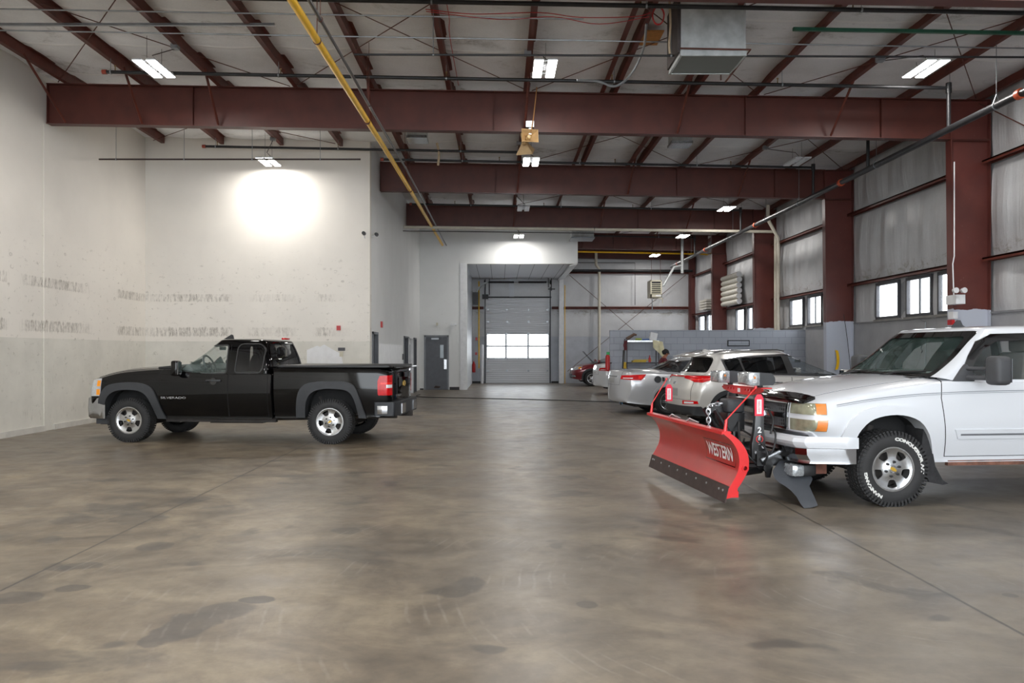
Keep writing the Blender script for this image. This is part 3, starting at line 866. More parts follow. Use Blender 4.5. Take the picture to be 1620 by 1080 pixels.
slope_pipe('air_line', 'thin black air line high up, left from the yellow gas pipe', -2.2, 9.0, 12.2, 6.07, r=.016, hang=(-1.0, 2.6), caps=False, slope=-.004, group='thin dark air lines')

# conduits crossing under the purlins
for y, x0, x1, lab in ((12.45, -8.9, 1.3, 'zinc conduit crossing the purlins left of the middle lamp'), (13.3, -8.9, 9.4, 'long zinc conduit feeding the nearest lamp row'), (19.0, -3, 9.2, 'zinc conduit feeding the second lamp row'), (25.3, -3, 9.2, 'zinc conduit feeding the third lamp row')):
    tag(obj('electrical_conduit', MB().tube([(x0, y, zt(x0) - .02), (x1, y, zt(x1) - .02)], .013, 8), M_COND, smooth=40), lab, 'conduit', 'zinc conduits under the roof')
tag(obj('slotted_channel', MB().box(-8.5, -3.6, 12.9, 12.94, zt(-6) - .06, zt(-6) - .02), M_COND), 'grey slotted channel under the purlins at upper left', 'channel')
t = tag(obj('slotted_channel', MB().rings([[(x, 12.6, zt(x) - .07), (x, 12.65, zt(x) - .07), (x, 12.65, zt(x) - .02), (x, 12.6, zt(x) - .02)] for x in (4.6, 9.2)]), mat('green_channel', (38, 92, 72), .5, var=.1)), 'dark green channel bar beside the upper right lamp', 'channel')

# yellow gas line and its dark companion
def run(nm, lab, cat, pts, r, m, group=None, extra=None):
    t = thing(nm, lab, cat, pts[0], group=group)
    obj('pipe_run', MB().tube(pts, r, 12), m, t, 40)
    return t
g1 = run('gas_pipe', 'long yellow gas pipe running back under the beams', 'pipe', [(-2.33, 4.0, 5.40), (-2.33, 9.06, 5.52), (-2.33, 13.3, 5.62), (-2.33, 17.5, 5.73), (-2.33, 24, 5.84), (-2.33, 33.0, 5.95)], .048, M_YEL, 'yellow gas pipes')
for y in (10.3, 14.2, 21.0, 27.2):
    z = 5.52 + (y - 9) * .021
    obj('pipe_hanger', MB().tube([(-2.33, y, z + .05), (-2.33, y, zt(-2.33))], .006, 6).tube([(-2.33, y - .012, z), (-2.33, y + .012, z)], .055, 12), M_ROD, g1, 40)
g2 = run('air_line', 'dark steel air line running beside the yellow gas pipe', 'pipe', [(-2.2, 4, 5.55), (-2.2, 9.35, 5.64), (-2.2, 14, 5.74), (-2.18, 19, 5.85), (-2.17, 33.0, 5.93)], .024, mat('grey_steel_line', (96, 94, 94), .4, metal=.5), 'thin dark air lines')
for y in (9.9, 13.6, 18.8):
    z = 5.64 + (y - 9.3) * .022
    obj('pipe_hanger', MB().tube([(-2.2, y, z + .02), (-2.2, y, zt(-2.2))], .005, 6).tube([(-2.2, y - .01, z), (-2.2, y + .01, z)], .034, 10), M_ROD, g2, 40)
run('gas_pipe', 'yellow gas pipe crossing to the far column, then down', 'pipe', [(3.3, 36.0, 6.05), (9.0, 36.0, 5.94), (9.3, 36.0, 5.92), (9.3, 35.0, 5.9), (9.3, 35.0, 2.3), (9.3, 35.0, .3)], .035, M_YEL, 'yellow gas pipes')
run('gas_pipe', 'yellow gas pipe rising beside the cream drain pipe', 'pipe', [(9.62, 28.05, .3), (9.62, 28.05, 4.4)], .042, M_YEL, 'yellow gas pipes')
run('gas_pipe', 'yellow gas pipe at left inside the loading bay', 'pipe', [(-1.02, YE - .25, .75), (-1.02, YE - .25, 5.1)], .03, M_YEL, 'yellow gas pipes')
run('gas_pipe', 'slim yellow gas pipe along the white bay post', 'pipe', [(XO2 + .02, YE - .3, .0), (XO2 + .02, YE - .3, 4.9)], .018, M_YEL, 'yellow gas pipes')
# cream pipes
run('drain_pipe', 'long horizontal cream pipe above the bay opening', 'pipe', [(XJ + .02, 27.7, 5.86), (9.45, 27.7, 5.70)], .05, M_PVC, 'cream plastic pipes')
tag(obj('drain_pipe_thin', MB().tube([(XJ + .02, 27.5, 5.70), (XO2, 27.5, 5.62), (XO2, 27.5, 5.85)], .014, 8), M_PIPE, smooth=40), 'thin dark line just below the horizontal cream pipe', 'pipe').name = 'air_line'
run('drain_pipe', 'cream drain pipe with offset bend beside third column', 'pipe', [(9.1, 27.3, 6.55), (9.1, 27.3, 6.05), (9.55, 27.6, 5.45), (9.55, 27.6, .1)], .06, M_PVC, 'cream plastic pipes')
run('drain_pipe', 'second cream drain pipe behind the yellow riser', 'pipe', [(9.58, 27.95, .1), (9.58, 27.95, 5.6)], .055, M_PVC, 'cream plastic pipes')
run('drain_pipe', 'tall cream downpipe on the end wall by the red car', 'pipe', [(4.8, YE - .5, 6.5), (4.8, YE - .5, 5.9), (4.98, YE - .32, 5.7), (4.98, YE - .32, .1)], .07, M_PVC, 'cream plastic pipes')
run('sprinkler_pipe', 'thick black pipe along the end wall above the red car', 'pipe', [(XO2 + .1, YE - .42, 5.62), (9.6, YE - .42, 5.60)], .06, M_PIPE)
run('air_line', 'thin loop of black line on the end wall near the heater', 'pipe', [(XO2 + .1, YE - .4, 6.02), (6.75, YE - .4, 6.0), (6.75, YE - .4, 3.9)], .016, M_PIPE, 'thin dark air lines')

# ------------------------------------------------------------ sheet metal ducts
def xfold(x0, x1, y, z0, z1, d=.012):
    """cross-broken sheet: pyramid face toward the viewer"""
    mb = MB(); c = mb.bm.verts.new(((x0 + x1) / 2, y - d, (z0 + z1) / 2))
    v = [mb.bm.verts.new(p) for p in ((x0, y, z0), (x1, y, z0), (x1, y, z1), (x0, y, z1))]
    for i in range(4): mb.face([v[i], v[(i + 1) % 4], c])
    return mb
dx0_, dx1_, dy0, dy1, dz0 = 2.68, 3.64, 11.9, 12.7, 5.94
t = thing('air_duct', 'galvanised duct with crossed folds hanging at upper right', 'duct', (3.16, 12.3, dz0))
obj('duct_body', MB().box(dx0_, dx0_ + .01, dy0, dy1, dz0 + .06, 7.0).box(dx1_ - .01, dx1_, dy0, dy1, dz0 + .06, 7.0).box(dx0_, dx1_, dy1 - .01, dy1, dz0 + .06, 7.0).box(dx0_, dx1_, dy0 + .004, dy0 + .01, dz0 + .06, 7.0), M_GALV, t)
obj('folded_front', xfold(dx0_, dx1_, dy0, dz0 + .06, 6.95, .03), M_GALV, t)
obj('duct_flange', MB().box(dx0_ - .01, dx1_ + .01, dy0 - .01, dy0 + .02, dz0, dz0 + .07).box(dx0_ - .01, dx1_ + .01, dy1 - .02, dy1 + .01, dz0, dz0 + .07).box(dx0_ - .01, dx0_ + .02, dy0, dy1, dz0, dz0 + .07).box(dx1_ - .02, dx1_ + .01, dy0, dy1, dz0, dz0 + .07), M_GALV, t)
gm = NT('grey_grille_mesh'); _s = gm.sep(gm.pos())
_a = gm.math('GREATER_THAN', gm.math('SINE', gm.mul(_s[1], 260.0)), .1)
gm.link(gm.mix(_a, rgb(70, 72, 70), rgb(132, 136, 130)), gm.b.inputs['Base Color'])
obj('intake_grille', MB().box(dx0_, dx1_, dy0, dy1, dz0 + .01, dz0 + .025), gm.m, t)
obj('duct_hanger', MB().tube([(dx0_ - .02, dy0 - .03, dz0 + .1), (dx1_ + .06, dy0 - .03, dz0 + .08), (dx1_ - .02, dy1 + .2, dz0 - .05)], .014, 6).tube([(dx1_ - .1, dy1 + .18, dz0 - .03), (dx1_ - .1, dy1 + .18, dz0 + .3)], .012, 6), M_ROD, t)
obj('dark_side_sheet', MB().box(dx0_ - .04, dx0_ - .003, dy0 + .02, dy1 - .02, dz0 + .06, 6.95), mat('dark_side_tone', (72, 64, 62), .8, var=.15), t)  # dark sheet over the left side face of the duct
def duct(x0, x1, y0, y1, z0, z1, lab, m=M_GALV):
    t = thing('air_duct', lab, 'duct', ((x0 + x1) / 2, (y0 + y1) / 2, z0))
    obj('duct_body', MB().box(x0, x1, y0, y1, z0 + .05, z1), m, t)
    obj('duct_flange', MB().box(x0 - .02, x1 + .02, y0 - .02, y1 + .02, z0, z0 + .06), mat('crinkled_foil', (190, 194, 198), .25, metal=.9, var=.2, scale=30), t)
duct(-2.08, -1.66, 18.2, 18.7, 6.40, 6.96, 'small square duct stub behind the long beam')
duct(3.95, 4.4, 18.4, 18.85, 6.33, 6.87, 'small duct stub behind the beam, right of centre')
t = thing('air_duct', 'sheet metal duct transition beside the white bulkhead', 'duct', (3.3, 31.8, 6.1))
mb = MB(); x0, x1, y0 = 2.85, 3.72, 31.7
for f in (([x0, y0, 6.1], [x1, y0, 6.1], [x0 + .44, y0 - .0, 6.6]), ):
    pass
v = [mb.bm.verts.new(p) for p in ((x0, y0, 6.07), (x1, y0, 6.07), (x1, y0, 6.6), (x0, y0, 6.6), (x0 + .43, y0 - .18, 6.07), (x0 + .40, y0 + .0, 6.52))]
obj('duct_body', mb.xform(Matrix.Identity(4)) if False else MB().box(x0, x1, y0, y0 + .8, 6.05, 6.88), M_GALV, t)
mb.bm.free()
pyr = MB(); b = [pyr.bm.verts.new(p) for p in ((x0 + .02, y0, 6.1), (x1 - .02, y0, 6.1), (x0 + .42, y0, 6.56), (x0 + .42, y0 - .16, 6.1))]
for f in ((0, 3, 2), (3, 1, 2), (0, 1, 3), (0, 2, 1)): pyr.face([b[i] for i in f])
obj('folded_front', pyr, M_GALV, t)
obj('duct_flange', MB().box(x0 - .04, x1 + .02, y0 - .2, y0 + .82, 6.02, 6.07), M_COND, t)

# hoses, cords and cables up high
def cable(nm, lab, cat, pts, r, m, group=None, sub=6):
    P = [Vector(p) for p in pts]; out = []
    for i in range(len(P) - 1):
        a, b, c, d = P[max(0, i - 1)], P[i], P[i + 1], P[min(len(P) - 1, i + 2)]
        for k in range(sub):
            u = k / sub
            out.append(.5 * ((2 * b) + (c - a) * u + (2 * a - 5 * b + 4 * c - d) * u * u + (3 * b - a - 3 * c + d) * u ** 3))
    out.append(P[-1])
    o = obj(nm, MB().tube(out, r, 7), m, smooth=50)
    return tag(o, lab, cat, group)
M_REDW = mat('red_fire_wire', (176, 40, 44), .5, var=.05)
cable('red_cable', 'red cable strung under the purlins toward the coil', 'cable', [(-1.1, 12.0, 6.67), (-.4, 12.0, 6.60), (.6, 12.0, 6.62), (1.2, 12, 6.55), (2.0, 12.0, 6.56), (2.25, 12, 6.62)], .007, M_REDW)
cable('red_cable', 'second red cable sagging just below the first', 'cable', [(-1.1, 12.1, 6.68), (0, 12.1, 6.56), (.8, 12.1, 6.60), (1.5, 12.1, 6.49), (2.25, 12.1, 6.60)], .006, M_REDW)
cable('red_cable', 'red cable dropping to a purlin at centre left', 'cable', [(-.8, 11.2, 6.72), (-.76, 12.2, 6.64), (-.8, 13.0, 6.66), (-.78, 15.4, 6.66)], .006, M_REDW)
rc = MB()
for q in range(5): rc.tube([(2.33 + .012 * q, 12.0 + .0, 6.55 + .1) , (2.33 + .012 * q, 12.0, 6.55 + .1)], .001, 3) if False else None
pts = [(2.34 + .02 * math.sin(a * .37), 12.0, 6.56) for a in range(2)]
rc.tube([(2.36 + .085 * math.cos(a * PI / 12), 11.95 + .012 * (a / 24), 6.56 + .13 * math.sin(a * PI / 12)) for a in range(73)], .009, 6)
tag(obj('cable_coil', rc, M_REDW, smooth=40), 'coil of red wire hung beside the galvanised duct', 'cable coil')
cable('flex_conduit', 'grey flexible conduit looping left of the galvanised duct', 'conduit', [(2.3, 12.6, 6.7), (2.32, 13.0, 6.45), (2.2, 13.4, 6.2), (1.95, 13.5, 6.02), (1.65, 13.5, 6.1), (1.3, 13.5, 6.12)], .02, M_COND)
cable('orange_cord', 'tan cord dropping from purlin to the horn speaker', 'cord', [(.72, 15.5, 6.66), (.70, 15.6, 6.45), (.66, 15.72, 6.1), (.62, 15.8, 5.88)], .011, mat('tan_cord', (170, 120, 70), .6))
tag(obj('wood_patch', MB().box(2.34, 2.66, 13.0, 13.6, 6.74, 6.76), mat('raw_plywood', (176, 118, 56), .7, var=.15, scale=14)), 'orange brown plywood patch left of the galvanised duct', 'plywood')
cable('torn_insulation', 'pale strip of torn insulation dangling by the duct', 'insulation', [(2.55, 12.1, 6.92), (2.57, 12.1, 6.5), (2.55, 12.1, 6.2), (2.56, 12.1, 6.05)], .018, mat('pale_insulation_strip', (196, 176, 148), .9, var=.15))
cable('torn_insulation', 'pale strip dangling before the second beam at left', 'insulation', [(-1.55, 20.0, 6.75), (-1.5, 20.0, 6.5), (-1.52, 20.0, 6.2)], .03, MATS['pale_insulation_strip'])

# horn speakers on the long beam
def horn(x, y, z, yaw, pitch, lab, flip=False):
    t = thing('horn_speaker', lab, 'loudspeaker', (x, y, z), group='tan horn speakers on the long beam')
    mt = mat('aged_tan_plastic', (190, 158, 112), .55, var=.1)
    R_ = Matrix.Rotation(yaw, 4, 'Z') @ Matrix.Rotation(pitch, 4, 'X')
    rings = []
    for a, w, h in ((0, .17, .13), (.05, .145, .105), (.13, .09, .065), (.22, .045, .04), (.3, .035, .035)):
        rings.append([Vector((sx * w, a, sz * h)) for sx, sz in ((-1, -1), (1, -1), (1, 1), (-1, 1))])
    inner = []
    for a, w, h in ((.012, .158, .118), (.06, .132, .094), (.13, .08, .056), (.2, .04, .035)):
        inner.append([Vector((sx * w, a, sz * h)) for sx, sz in ((-1, -1), (1, -1), (1, 1), (-1, 1))])
    mb = MB().rings(list(reversed(inner)) + rings, cap=False).xform(R_)
    obj('horn', mb, mt, t, world=False)
    obj('driver', MB().lathe([(.26, .05), (.36, .06), (.42, .05)], (0, 0, 0), 'y', 16).xform(R_), mt, t, 40, world=False)
    obj('throat_plug', MB().lathe([(.05, .01), (.06, .035), (.16, .045)], (0, 0, 0), 'y', 16).xform(R_), mat('pale_tan_plug', (214, 190, 140), .5), t, 40, world=False)
    return t
h = horn(.60, 15.75, 5.80, .25, -.12, 'tan horn speaker facing the viewer under the long beam')
obj('mount_box', MB().box(.52, .68, 15.8, 15.95, 5.98, 6.1).box(.58, .63, 15.85, 15.9, 5.85, 6.0), M_COND, h)
horn(.53, 16.35, 5.62, 2.9, .95, 'tan horn speaker tilted down and back, just below the other')

# ------------------------------------------------------------ unit heater and round tube stack
t = thing('unit_heater', 'beige louvred unit heater hanging before the end wall', 'heater', (6.65, 34.3, 3.88))
x0, x1, y0, y1, z0, z1 = 6.38, 6.86, 34.0, 34.75, 3.88, 4.60
obj('heater_case', MB().box(x0, x1, y0 + .03, y1, z0, z1).box(x0, x0 + .05, y0, y0 + .03, z0, z1).box(x1 - .05, x1, y0, y0 + .03, z0, z1).box(x0, x1, y0, y0 + .03, z0, z0 + .13).box(x0, x1, y0, y0 + .03, z1 - .06, z1), M_BEIGE, t)
obj('dark_interior', MB().box(x0 + .05, x1 - .05, y0 + .022, y0 + .03, z0 + .13, z1 - .06), M_BLACK, t)
for k in range(6):
    z = z0 + .17 + k * .078
    obj('louver', MB().cbox(((x0 + x1) / 2, y0 + .01, z), (x1 - x0 - .1, .05, .012), Matrix.Rotation(.6, 3, 'X')), M_BEIGE, t)
obj('rating_plate', MB().box(x0 + .22, x1 - .03, y0 - .003, y0, z0 + .04, z0 + .09), M_WHITE, t)
for px_, py_ in ((x0 + .05, y0 + .1), (x1 - .05, y0 + .1)):
    obj('hanger_rod', MB().tube([(px_, py_, z1), (px_, py_, 6.6)], .008, 6), M_ROD, t)
obj('flue_pipe', MB().tube([(x1, y1 - .2, z1 - .2), (x1 + .18, y1 - .2, z1 - .18), (x1 + .65, y1 - .1, z1 + .62), (x1 + .95, y1 - .1, z1 + .68)], .055, 12), M_GALV, t, 50)
obj('flue_stack', MB().tube([(x1 + 1.0, y1 - .1, z1 + .35), (x1 + 1.0, y1 - .1, 6.5)], .065, 12), M_GALV, t, 50)
obj('gas_drop', MB().tube([(x0 + .15, y1 - .3, z0), (x0 + .15, y1 - .3, z0 - .5)], .02, 8).tube([(x0 + .2, y1 - .3, z0), (x0 + .3, y1 - .3, z0 - .14), (x0 + .4, y1 - .3, z0)], .01, 6), M_COND, t, 40)
obj('mount_rail', MB().box(x0 + .1, x1 + .16, y1 - .2, y1 - .14, z0 - .04, z0 - .0).box(x1 + .13, x1 + .16, y1 - .2, y1 - .14, z0 - .22, z0), M_BEIGE, t)
M_TUBE = mat('off_white_spiral_tube', (206, 202, 192), .5, var=.1, scale=12)
for k in range(6):
    z = 3.58 + k * .215
    yb = 31.9 + (.05 if k % 2 else 0)
    o = thing('duct_tube', 'off-white round tube on the right wall, %s from the bottom of the stack' % ORD[k], 'tube', (9.5, yb, z), group='off-white round tubes racked on the wall')
    pr = [(yb + i * .1, .1 + (.006 if i % 2 else 0)) for i in range(24)]
    obj('tube_body', MB().lathe(pr, (9.5, 0, z), 'y', 16), M_TUBE, o, 50)
    obj('tube_end', MB().lathe([(yb - .02, .106), (yb + .02, .106)], (9.5, 0, z), 'y', 16), M_WHITE, o, 40)
for k in range(4):
    z = 3.52 + k * .12
    tag(obj('louver_slat', MB().box(9.4, 9.7, 36.6, 37.9, z, z + .09), MATS['off_white_spiral_tube']), 'cream slat stacked on the far right wall, %s from the bottom' % ORD[k], 'slat', 'cream slats stacked on the far right wall')

# ------------------------------------------------------------ small fixtures on walls and columns
def fix(nm, lab, cat, mb, m, group=None, smooth=None): return tag(obj(nm, mb, m, smooth=smooth), lab, cat, group)
t = thing('emergency_light', 'white emergency light with two heads by the big column', 'emergency light', (9.1, 15.85, 2.6))
obj('battery_box', MB().box(8.84, 9.02, 15.6, 15.95, 2.50, 2.68).box(8.98, 9.04, 15.9, 16.02, 2.55, 2.63), M_WHITE, t)
for dx, yy in ((8.82, 15.6), (8.98, 15.6)):
    obj('lamp_head', MB().lathe([(yy - .05, .055), (yy + .03, .045), (yy + .06, .02)], (dx, 0, 2.76), 'y', 14), M_WHITE, t, 40)
obj('conduit', MB().tube([(8.92, 15.82, 2.68), (8.9, 15.82, 3.3), (8.93, 15.82, 3.45), (8.93, 15.82, 5.3)], .012, 8), M_WHITE, t, 40)
fix('outlet_box', 'white electrical box low on the big red column', 'box', MB().box(8.9, 8.99, 15.8, 15.98, 2.22, 2.36), M_WHITE)
fix('fire_strobe', 'small red and white fire strobe beside the big column', 'fire alarm', MB().box(8.84, 8.9, 15.75, 15.9, 2.1, 2.2), M_RED)
fix('emergency_lamp', 'small white emergency lamp right above the grey door', 'emergency light', MB().box(-2.02, -1.84, YC - .09, YC, 2.66, 2.74).lathe([(YC - .14, .04), (YC - .06, .05)], (-1.81, 0, 2.7), 'y', 12), M_WHITE)
fix('thermostat', 'small beige box on the white wall above grey door', 'box', MB().box(-2.62, -2.54, YC - .03, YC, 2.66, 2.78), M_BEIGE)
fix('fire_alarm', 'red fire alarm with strobe on the scuffed back wall', 'fire alarm', MB().box((533 - 790) * YB / F_PX, (539 - 790) * YB / F_PX, YB - .05, YB, 2.12, 2.24), M_RED)
fix('fire_alarm', 'red alarm box on the side wall past first doorway', 'fire alarm', MB().box(XJ, XJ + .05, 22.45, 22.6, 2.25, 2.42), M_RED)
fix('switch_box', 'dark outlet plate on the scuffed back wall', 'switch', MB().box((535 - 790) * YB / F_PX, (546 - 790) * YB / F_PX, YB - .02, YB, 1.60, 1.68), M_FRAME)
fix('outlet', 'cream outlet under the dark plate on back wall', 'outlet', MB().box((537.5 - 790) * YB / F_PX, (542.5 - 790) * YB / F_PX, YB - .03, YB, 1.45, 1.58), M_BEIGE)
fix('card_reader', 'small dark card reader beside the side wall doors', 'switch', MB().box(XJ, XJ + .03, 27.45, 27.65, 1.3, 1.5), M_BLACK)
for (cx, cy, lab, dx) in ((XJ - .13, YB - .12, 'black security camera on the back wall face', 0), (XJ + .12, YB + .35, 'black security camera round the white corner', .06)):
    t = thing('security_camera', lab, 'camera', (cx, cy, 4.58), group='black security cameras at the white corner')
    zc = 4.58 + (.04 if dx else 0)
    obj('camera_body', MB().lathe([(cy - .09, .045), (cy + .03, .05), (cy + .06, .03)], (cx, 0, zc), 'y', 14), M_BLACK, t, 40)
    obj('camera_mount', MB().tube([(cx, cy + .03, zc - .04), (cx, YB, zc - .1)] if not dx else [(cx, cy, zc), (XJ, cy, zc - .06)], .015, 8), M_WHITE, t, 40)
fix('smoke_sensor', 'small white disc sensor under the roof right of centre', 'sensor', MB().lathe([(6.58, .09), (6.62, .11)], (5.2, 17.3, 0), 'z', 18), M_WHITE, smooth=40)
t = tag(obj('sign_frame', MB().box((1151 - 790) * 25.7 / F_PX, (1186 - 790) * 25.7 / F_PX, 25.70, 25.745, 1.75, 1.945), M_BLACK), 'empty black rectangular frame on the block wall', 'frame')
x0, x1 = (1152.5 - 790) * 25.7 / F_PX, (1184.5 - 790) * 25.7 / F_PX
obj('frame_panel', MB().box(x0, x1, 25.694, 25.70, 1.78, 1.915), M_BLOCK, t)
# yellow banana-shaped sign on the grey column base
pts = [(9.22 + .07 * math.sin(a), 1.35 + .28 * math.cos(a)) for a in [i * PI / 10 for i in range(1, 10)]]
yl = MB().prism([(x + .035, z) for x, z in pts] + [(x - .035, z) for x, z in reversed(pts)], 22.1, 22.12, 'y')
ys = tag(obj('column_sign', yl, M_YEL), 'curved yellow sign with red letters on grey column base', 'sign')
# bay corner fittings
fix('fire_extinguisher', 'red fire extinguisher at the left wall of loading bay', 'fire extinguisher', MB().lathe([(.55, .07), (.57, .085), (.95, .085), (1.02, .04), (1.1, .03)], (-1.275, YE - .3, 0), 'z', 14), M_RED, smooth=40)
fix('pull_station', 'red alarm pull station over the bay fire extinguisher', 'fire alarm', MB().box(-1.22, -1.12, YE - .06, YE, 1.42, 1.55), M_RED)
fix('alarm_bell', 'small red alarm box high on the bay left corner', 'fire alarm', MB().box(-1.2, -1.1, YE - .06, YE, 2.15, 2.3), M_RED)
fix('bollard', 'white post standing left of the overhead door', 'bollard', MB().lathe([(0, .075), (1.9, .075), (1.94, .05)], (-.86, YE - .4, 0), 'z', 16), M_WHITE, smooth=40)
fix('door_opener', 'black door opener motor hung left in the bay', 'motor', MB().box(-.85, -.55, YE - .6, YE - .3, 4.2, 4.42).tube([(-.7, YE - .45, 4.4), (-.7, YE - .45, 5.2)], .02, 6).tube([(-.5, YE - .45, 4.4), (-.5, YE - .45, 5.2)], .02, 6), M_BLACK)
fix('vent_pipe', 'bright elbow vent pipe in the upper left of the bay', 'pipe', MB().tube([(-1.15, YE - .6, 4.5), (-1.0, YE - .6, 4.75), (-.8, YE - .6, 4.95), (-.6, YE - .6, 5.0)], .05, 10), M_GALV, smooth=50)
fix('bay_heater', 'dark louvred heater at the bay left edge', 'heater', MB().box(-1.3, -1.05, YE - .9, YE - .5, 3.9, 4.5), M_FRAME)
fix('roller_bracket', 'dark hanging bracket at upper right of the bay', 'bracket', MB().box(2.56, 2.6, YE - .6, YE - .56, 4.6, ZS).box(2.4, 2.44, YE - .7, YE - .66, 4.75, ZS).box(2.4, 2.75, YE - .7, YE - .66, 4.65, 4.7), M_BLACK)
cable('wall_cable', 'thin black cable leaning against the grey column base', 'cable', [(9.42, 22.05, 2.6), (9.5, 22.0, 1.9), (9.62, 21.95, .6)], .008, M_BLACK)
cable('floor_hose', 'thin black hose lying across the floor before the bay', 'hose', [(XJ + .4, 29.6, .014), (-2.9, 28.2, .014), (-2.2, 27.6, .014), (-.5, 27.0, .014), (1.5, 26.2, .014), (3.2, 25.3, .014), (4.4, 25.1, .014)], .013, M_BLACK)
run('wall_conduit', 'thin conduit riser on masonry left of big column', 'conduit', [(9.7, 18.35, .6), (9.7, 18.35, 2.25), (9.72, 18.7, 2.33)], .014, M_COND)

# ------------------------------------------------------------ shelf rack by the block wall
X0, X1, Y0, Y1 = 3.96, 4.98, 25.1, 25.55
t = thing('shelf_rack', 'dark metal wall rack with two shelves at the block wall', 'shelf', (4.47, 25.3, 0))
for x in (X0, X1 - .03):
    for y in (Y0, Y1 - .03):
        obj('upright', MB().box(x, x + .03, y, y + .03, 0, 1.98 if x == X0 else 1.86), M_FRAME, t)
obj('shelf', MB().box(X0, X1, Y0, Y1, 1.88, 1.93), M_ALU, t)
obj('shelf', MB().box(X0, X1, Y0, Y1, 1.21, 1.25), M_FRAME, t)
obj('shelf', MB().box(X0, X1, Y0, Y1, .5, .54), M_FRAME, t)
random.seed(11)
fix('glove_pile', 'brown work glove heaped at the left end of top shelf', 'glove', MB().tube([(X0 + .02, Y0 + .1, 1.97), (X0 + .12, Y0 + .12, 2.03), (X0 + .26, Y0 + .15, 2.12), (X0 + .34, Y0 + .15, 2.1)], [.05, .05, .045, .03], 8), mat('brown_leather', (98, 76, 64), .8, var=.2), smooth=60)
fix('hanging_rag', 'dark red rag hanging at the left edge of rack', 'rag', MB().grid(lambda u, v: (X0 - .09 + .1 * u + .01 * math.sin(v * 9), Y0 - .03 + .015 * math.sin(u * 9 + v * 3), 1.62 + .3 * v), 6, 8, thick=(0, .02, 0)), mat('maroon_cloth', (96, 44, 50), .9, var=.2), smooth=60)
fix('spray_bottle', 'green topped bottle lying on the top shelf', 'bottle', MB().tube([(X0 + .3, Y0 + .12, 1.965), (X0 + .46, Y0 + .12, 1.965), (X0 + .5, Y0 + .12, 1.965)], [.035, .035, .015], 10), mat('lime_plastic', (150, 170, 70), .5), smooth=40)
fix('blue_tool', 'blue handled tool lying on the top shelf', 'tool', MB().tube([(X0 + .5, Y0 + .1, 1.955), (X0 + .82, Y0 + .14, 1.965)], .022, 8), mat('tool_blue', (52, 92, 158), .5), smooth=40)
fix('paper_box', 'white tilted carton at the right end of top shelf', 'box', MB().cbox((X0 + .86, Y0 + .15, 2.05), (.22, .15, .24), Matrix.Rotation(.22, 3, 'Y')), M_WHITE)
fix('cream_towel', 'cream towel draped over the right end of rack', 'towel', MB().grid(lambda u, v: (X1 - .2 + .30 * u + .12 * (1 - v) * u, Y0 - .03 + .03 * math.sin(u * 12), 1.94 - (1 - v) * (.22 + .38 * u) - .05 * u), 20, 12, thick=(0, .02, 0)), mat('cream_cloth', (214, 208, 176), .9, var=.08), smooth=60)
fix('yellow_tray', 'yellow tray of tools on the middle shelf', 'tray', MB().box(X0 + .2, X0 + .62, Y0 + .03, Y0 + .3, 1.25, 1.30).box(X0 + .25, X0 + .8, Y0 + .08, Y0 + .16, 1.3, 1.33), mat('mustard_plastic', (188, 160, 52), .6))
fix('red_bottle', 'small red spray bottle on middle shelf of rack', 'bottle', MB().lathe([(1.25, .04), (1.37, .04), (1.41, .015), (1.46, .02)], (X0 + .74, Y0 + .1, 0), 'z', 12), M_RED, smooth=40)
fix('yellow_glove', 'yellow glove hanging at left side of rack', 'glove', MB().tube([(X0 - .05, Y0 - .02, 1.25), (X0 - .06, Y0 - .03, 1.12), (X0 - .02, Y0 - .03, .98)], [.04, .055, .03], 8), mat('yellow_rubber', (206, 168, 44), .5), smooth=60)
fix('post', 'slim dark post standing behind the silver sedan boot', 'post', MB().tube([(3.62, 24.0, 0), (3.66, 24.0, .7), (3.7, 24.0, 1.62)], .022, 8), M_BLACK, smooth=40)
t = thing('fire_extinguisher', 'red fire extinguisher with green tag at the block wall end', 'fire extinguisher', (3.45, 25.55, 1.08))
obj('cylinder', MB().lathe([(.98, .05), (1.0, .075), (1.42, .075), (1.5, .03)], (3.44, 25.6, 0), 'z', 16), M_RED, t, 40)
obj('green_tag', MB().box(3.39, 3.49, 25.5, 25.53, 1.48, 1.57), mat('tag_green', (40, 160, 84), .5), t)
obj('bracket', MB().box(3.42, 3.58, 25.66, 25.765, 1.2, 1.24), M_FRAME, t)
fix('blue_tub', 'blue plastic tub on the floor behind the silver sedan', 'tub', MB().rings([[(x * s + 3.95, y * s + 24.6, z) for x, y in ((-.3, -.2), (.3, -.2), (.3, .2), (-.3, .2))] for s, z in ((.85, .0), (1, .16))]), mat('tub_blue', (70, 140, 190), .5))
# ------------------------------------------------------------ vehicle toolkit
def pchip(xs, ys, x):
    if x <= xs[0]: return ys[0]
    if x >= xs[-1]: return ys[-1]
    i = 0
    while xs[i + 1] < x: i += 1
    def d(k):
        if k == 0 or k == len(xs) - 1: 
            j = min(k, len(xs) - 2); return (ys[j + 1] - ys[j]) / (xs[j + 1] - xs[j])
        a = (ys[k] - ys[k - 1]) / (xs[k] - xs[k - 1]); b = (ys[k + 1] - ys[k]) / (xs[k + 1] - xs[k])
        return 0 if a * b <= 0 else 2 * a * b / (a + b)
    h = xs[i + 1] - xs[i]; t = (x - xs[i]) / h
    m0, m1 = d(i) * h, d(i + 1) * h
    return (2 * t ** 3 - 3 * t * t + 1) * ys[i] + (t ** 3 - 2 * t * t + t) * m0 + (-2 * t ** 3 + 3 * t * t) * ys[i + 1] + (t ** 3 - t * t) * m1
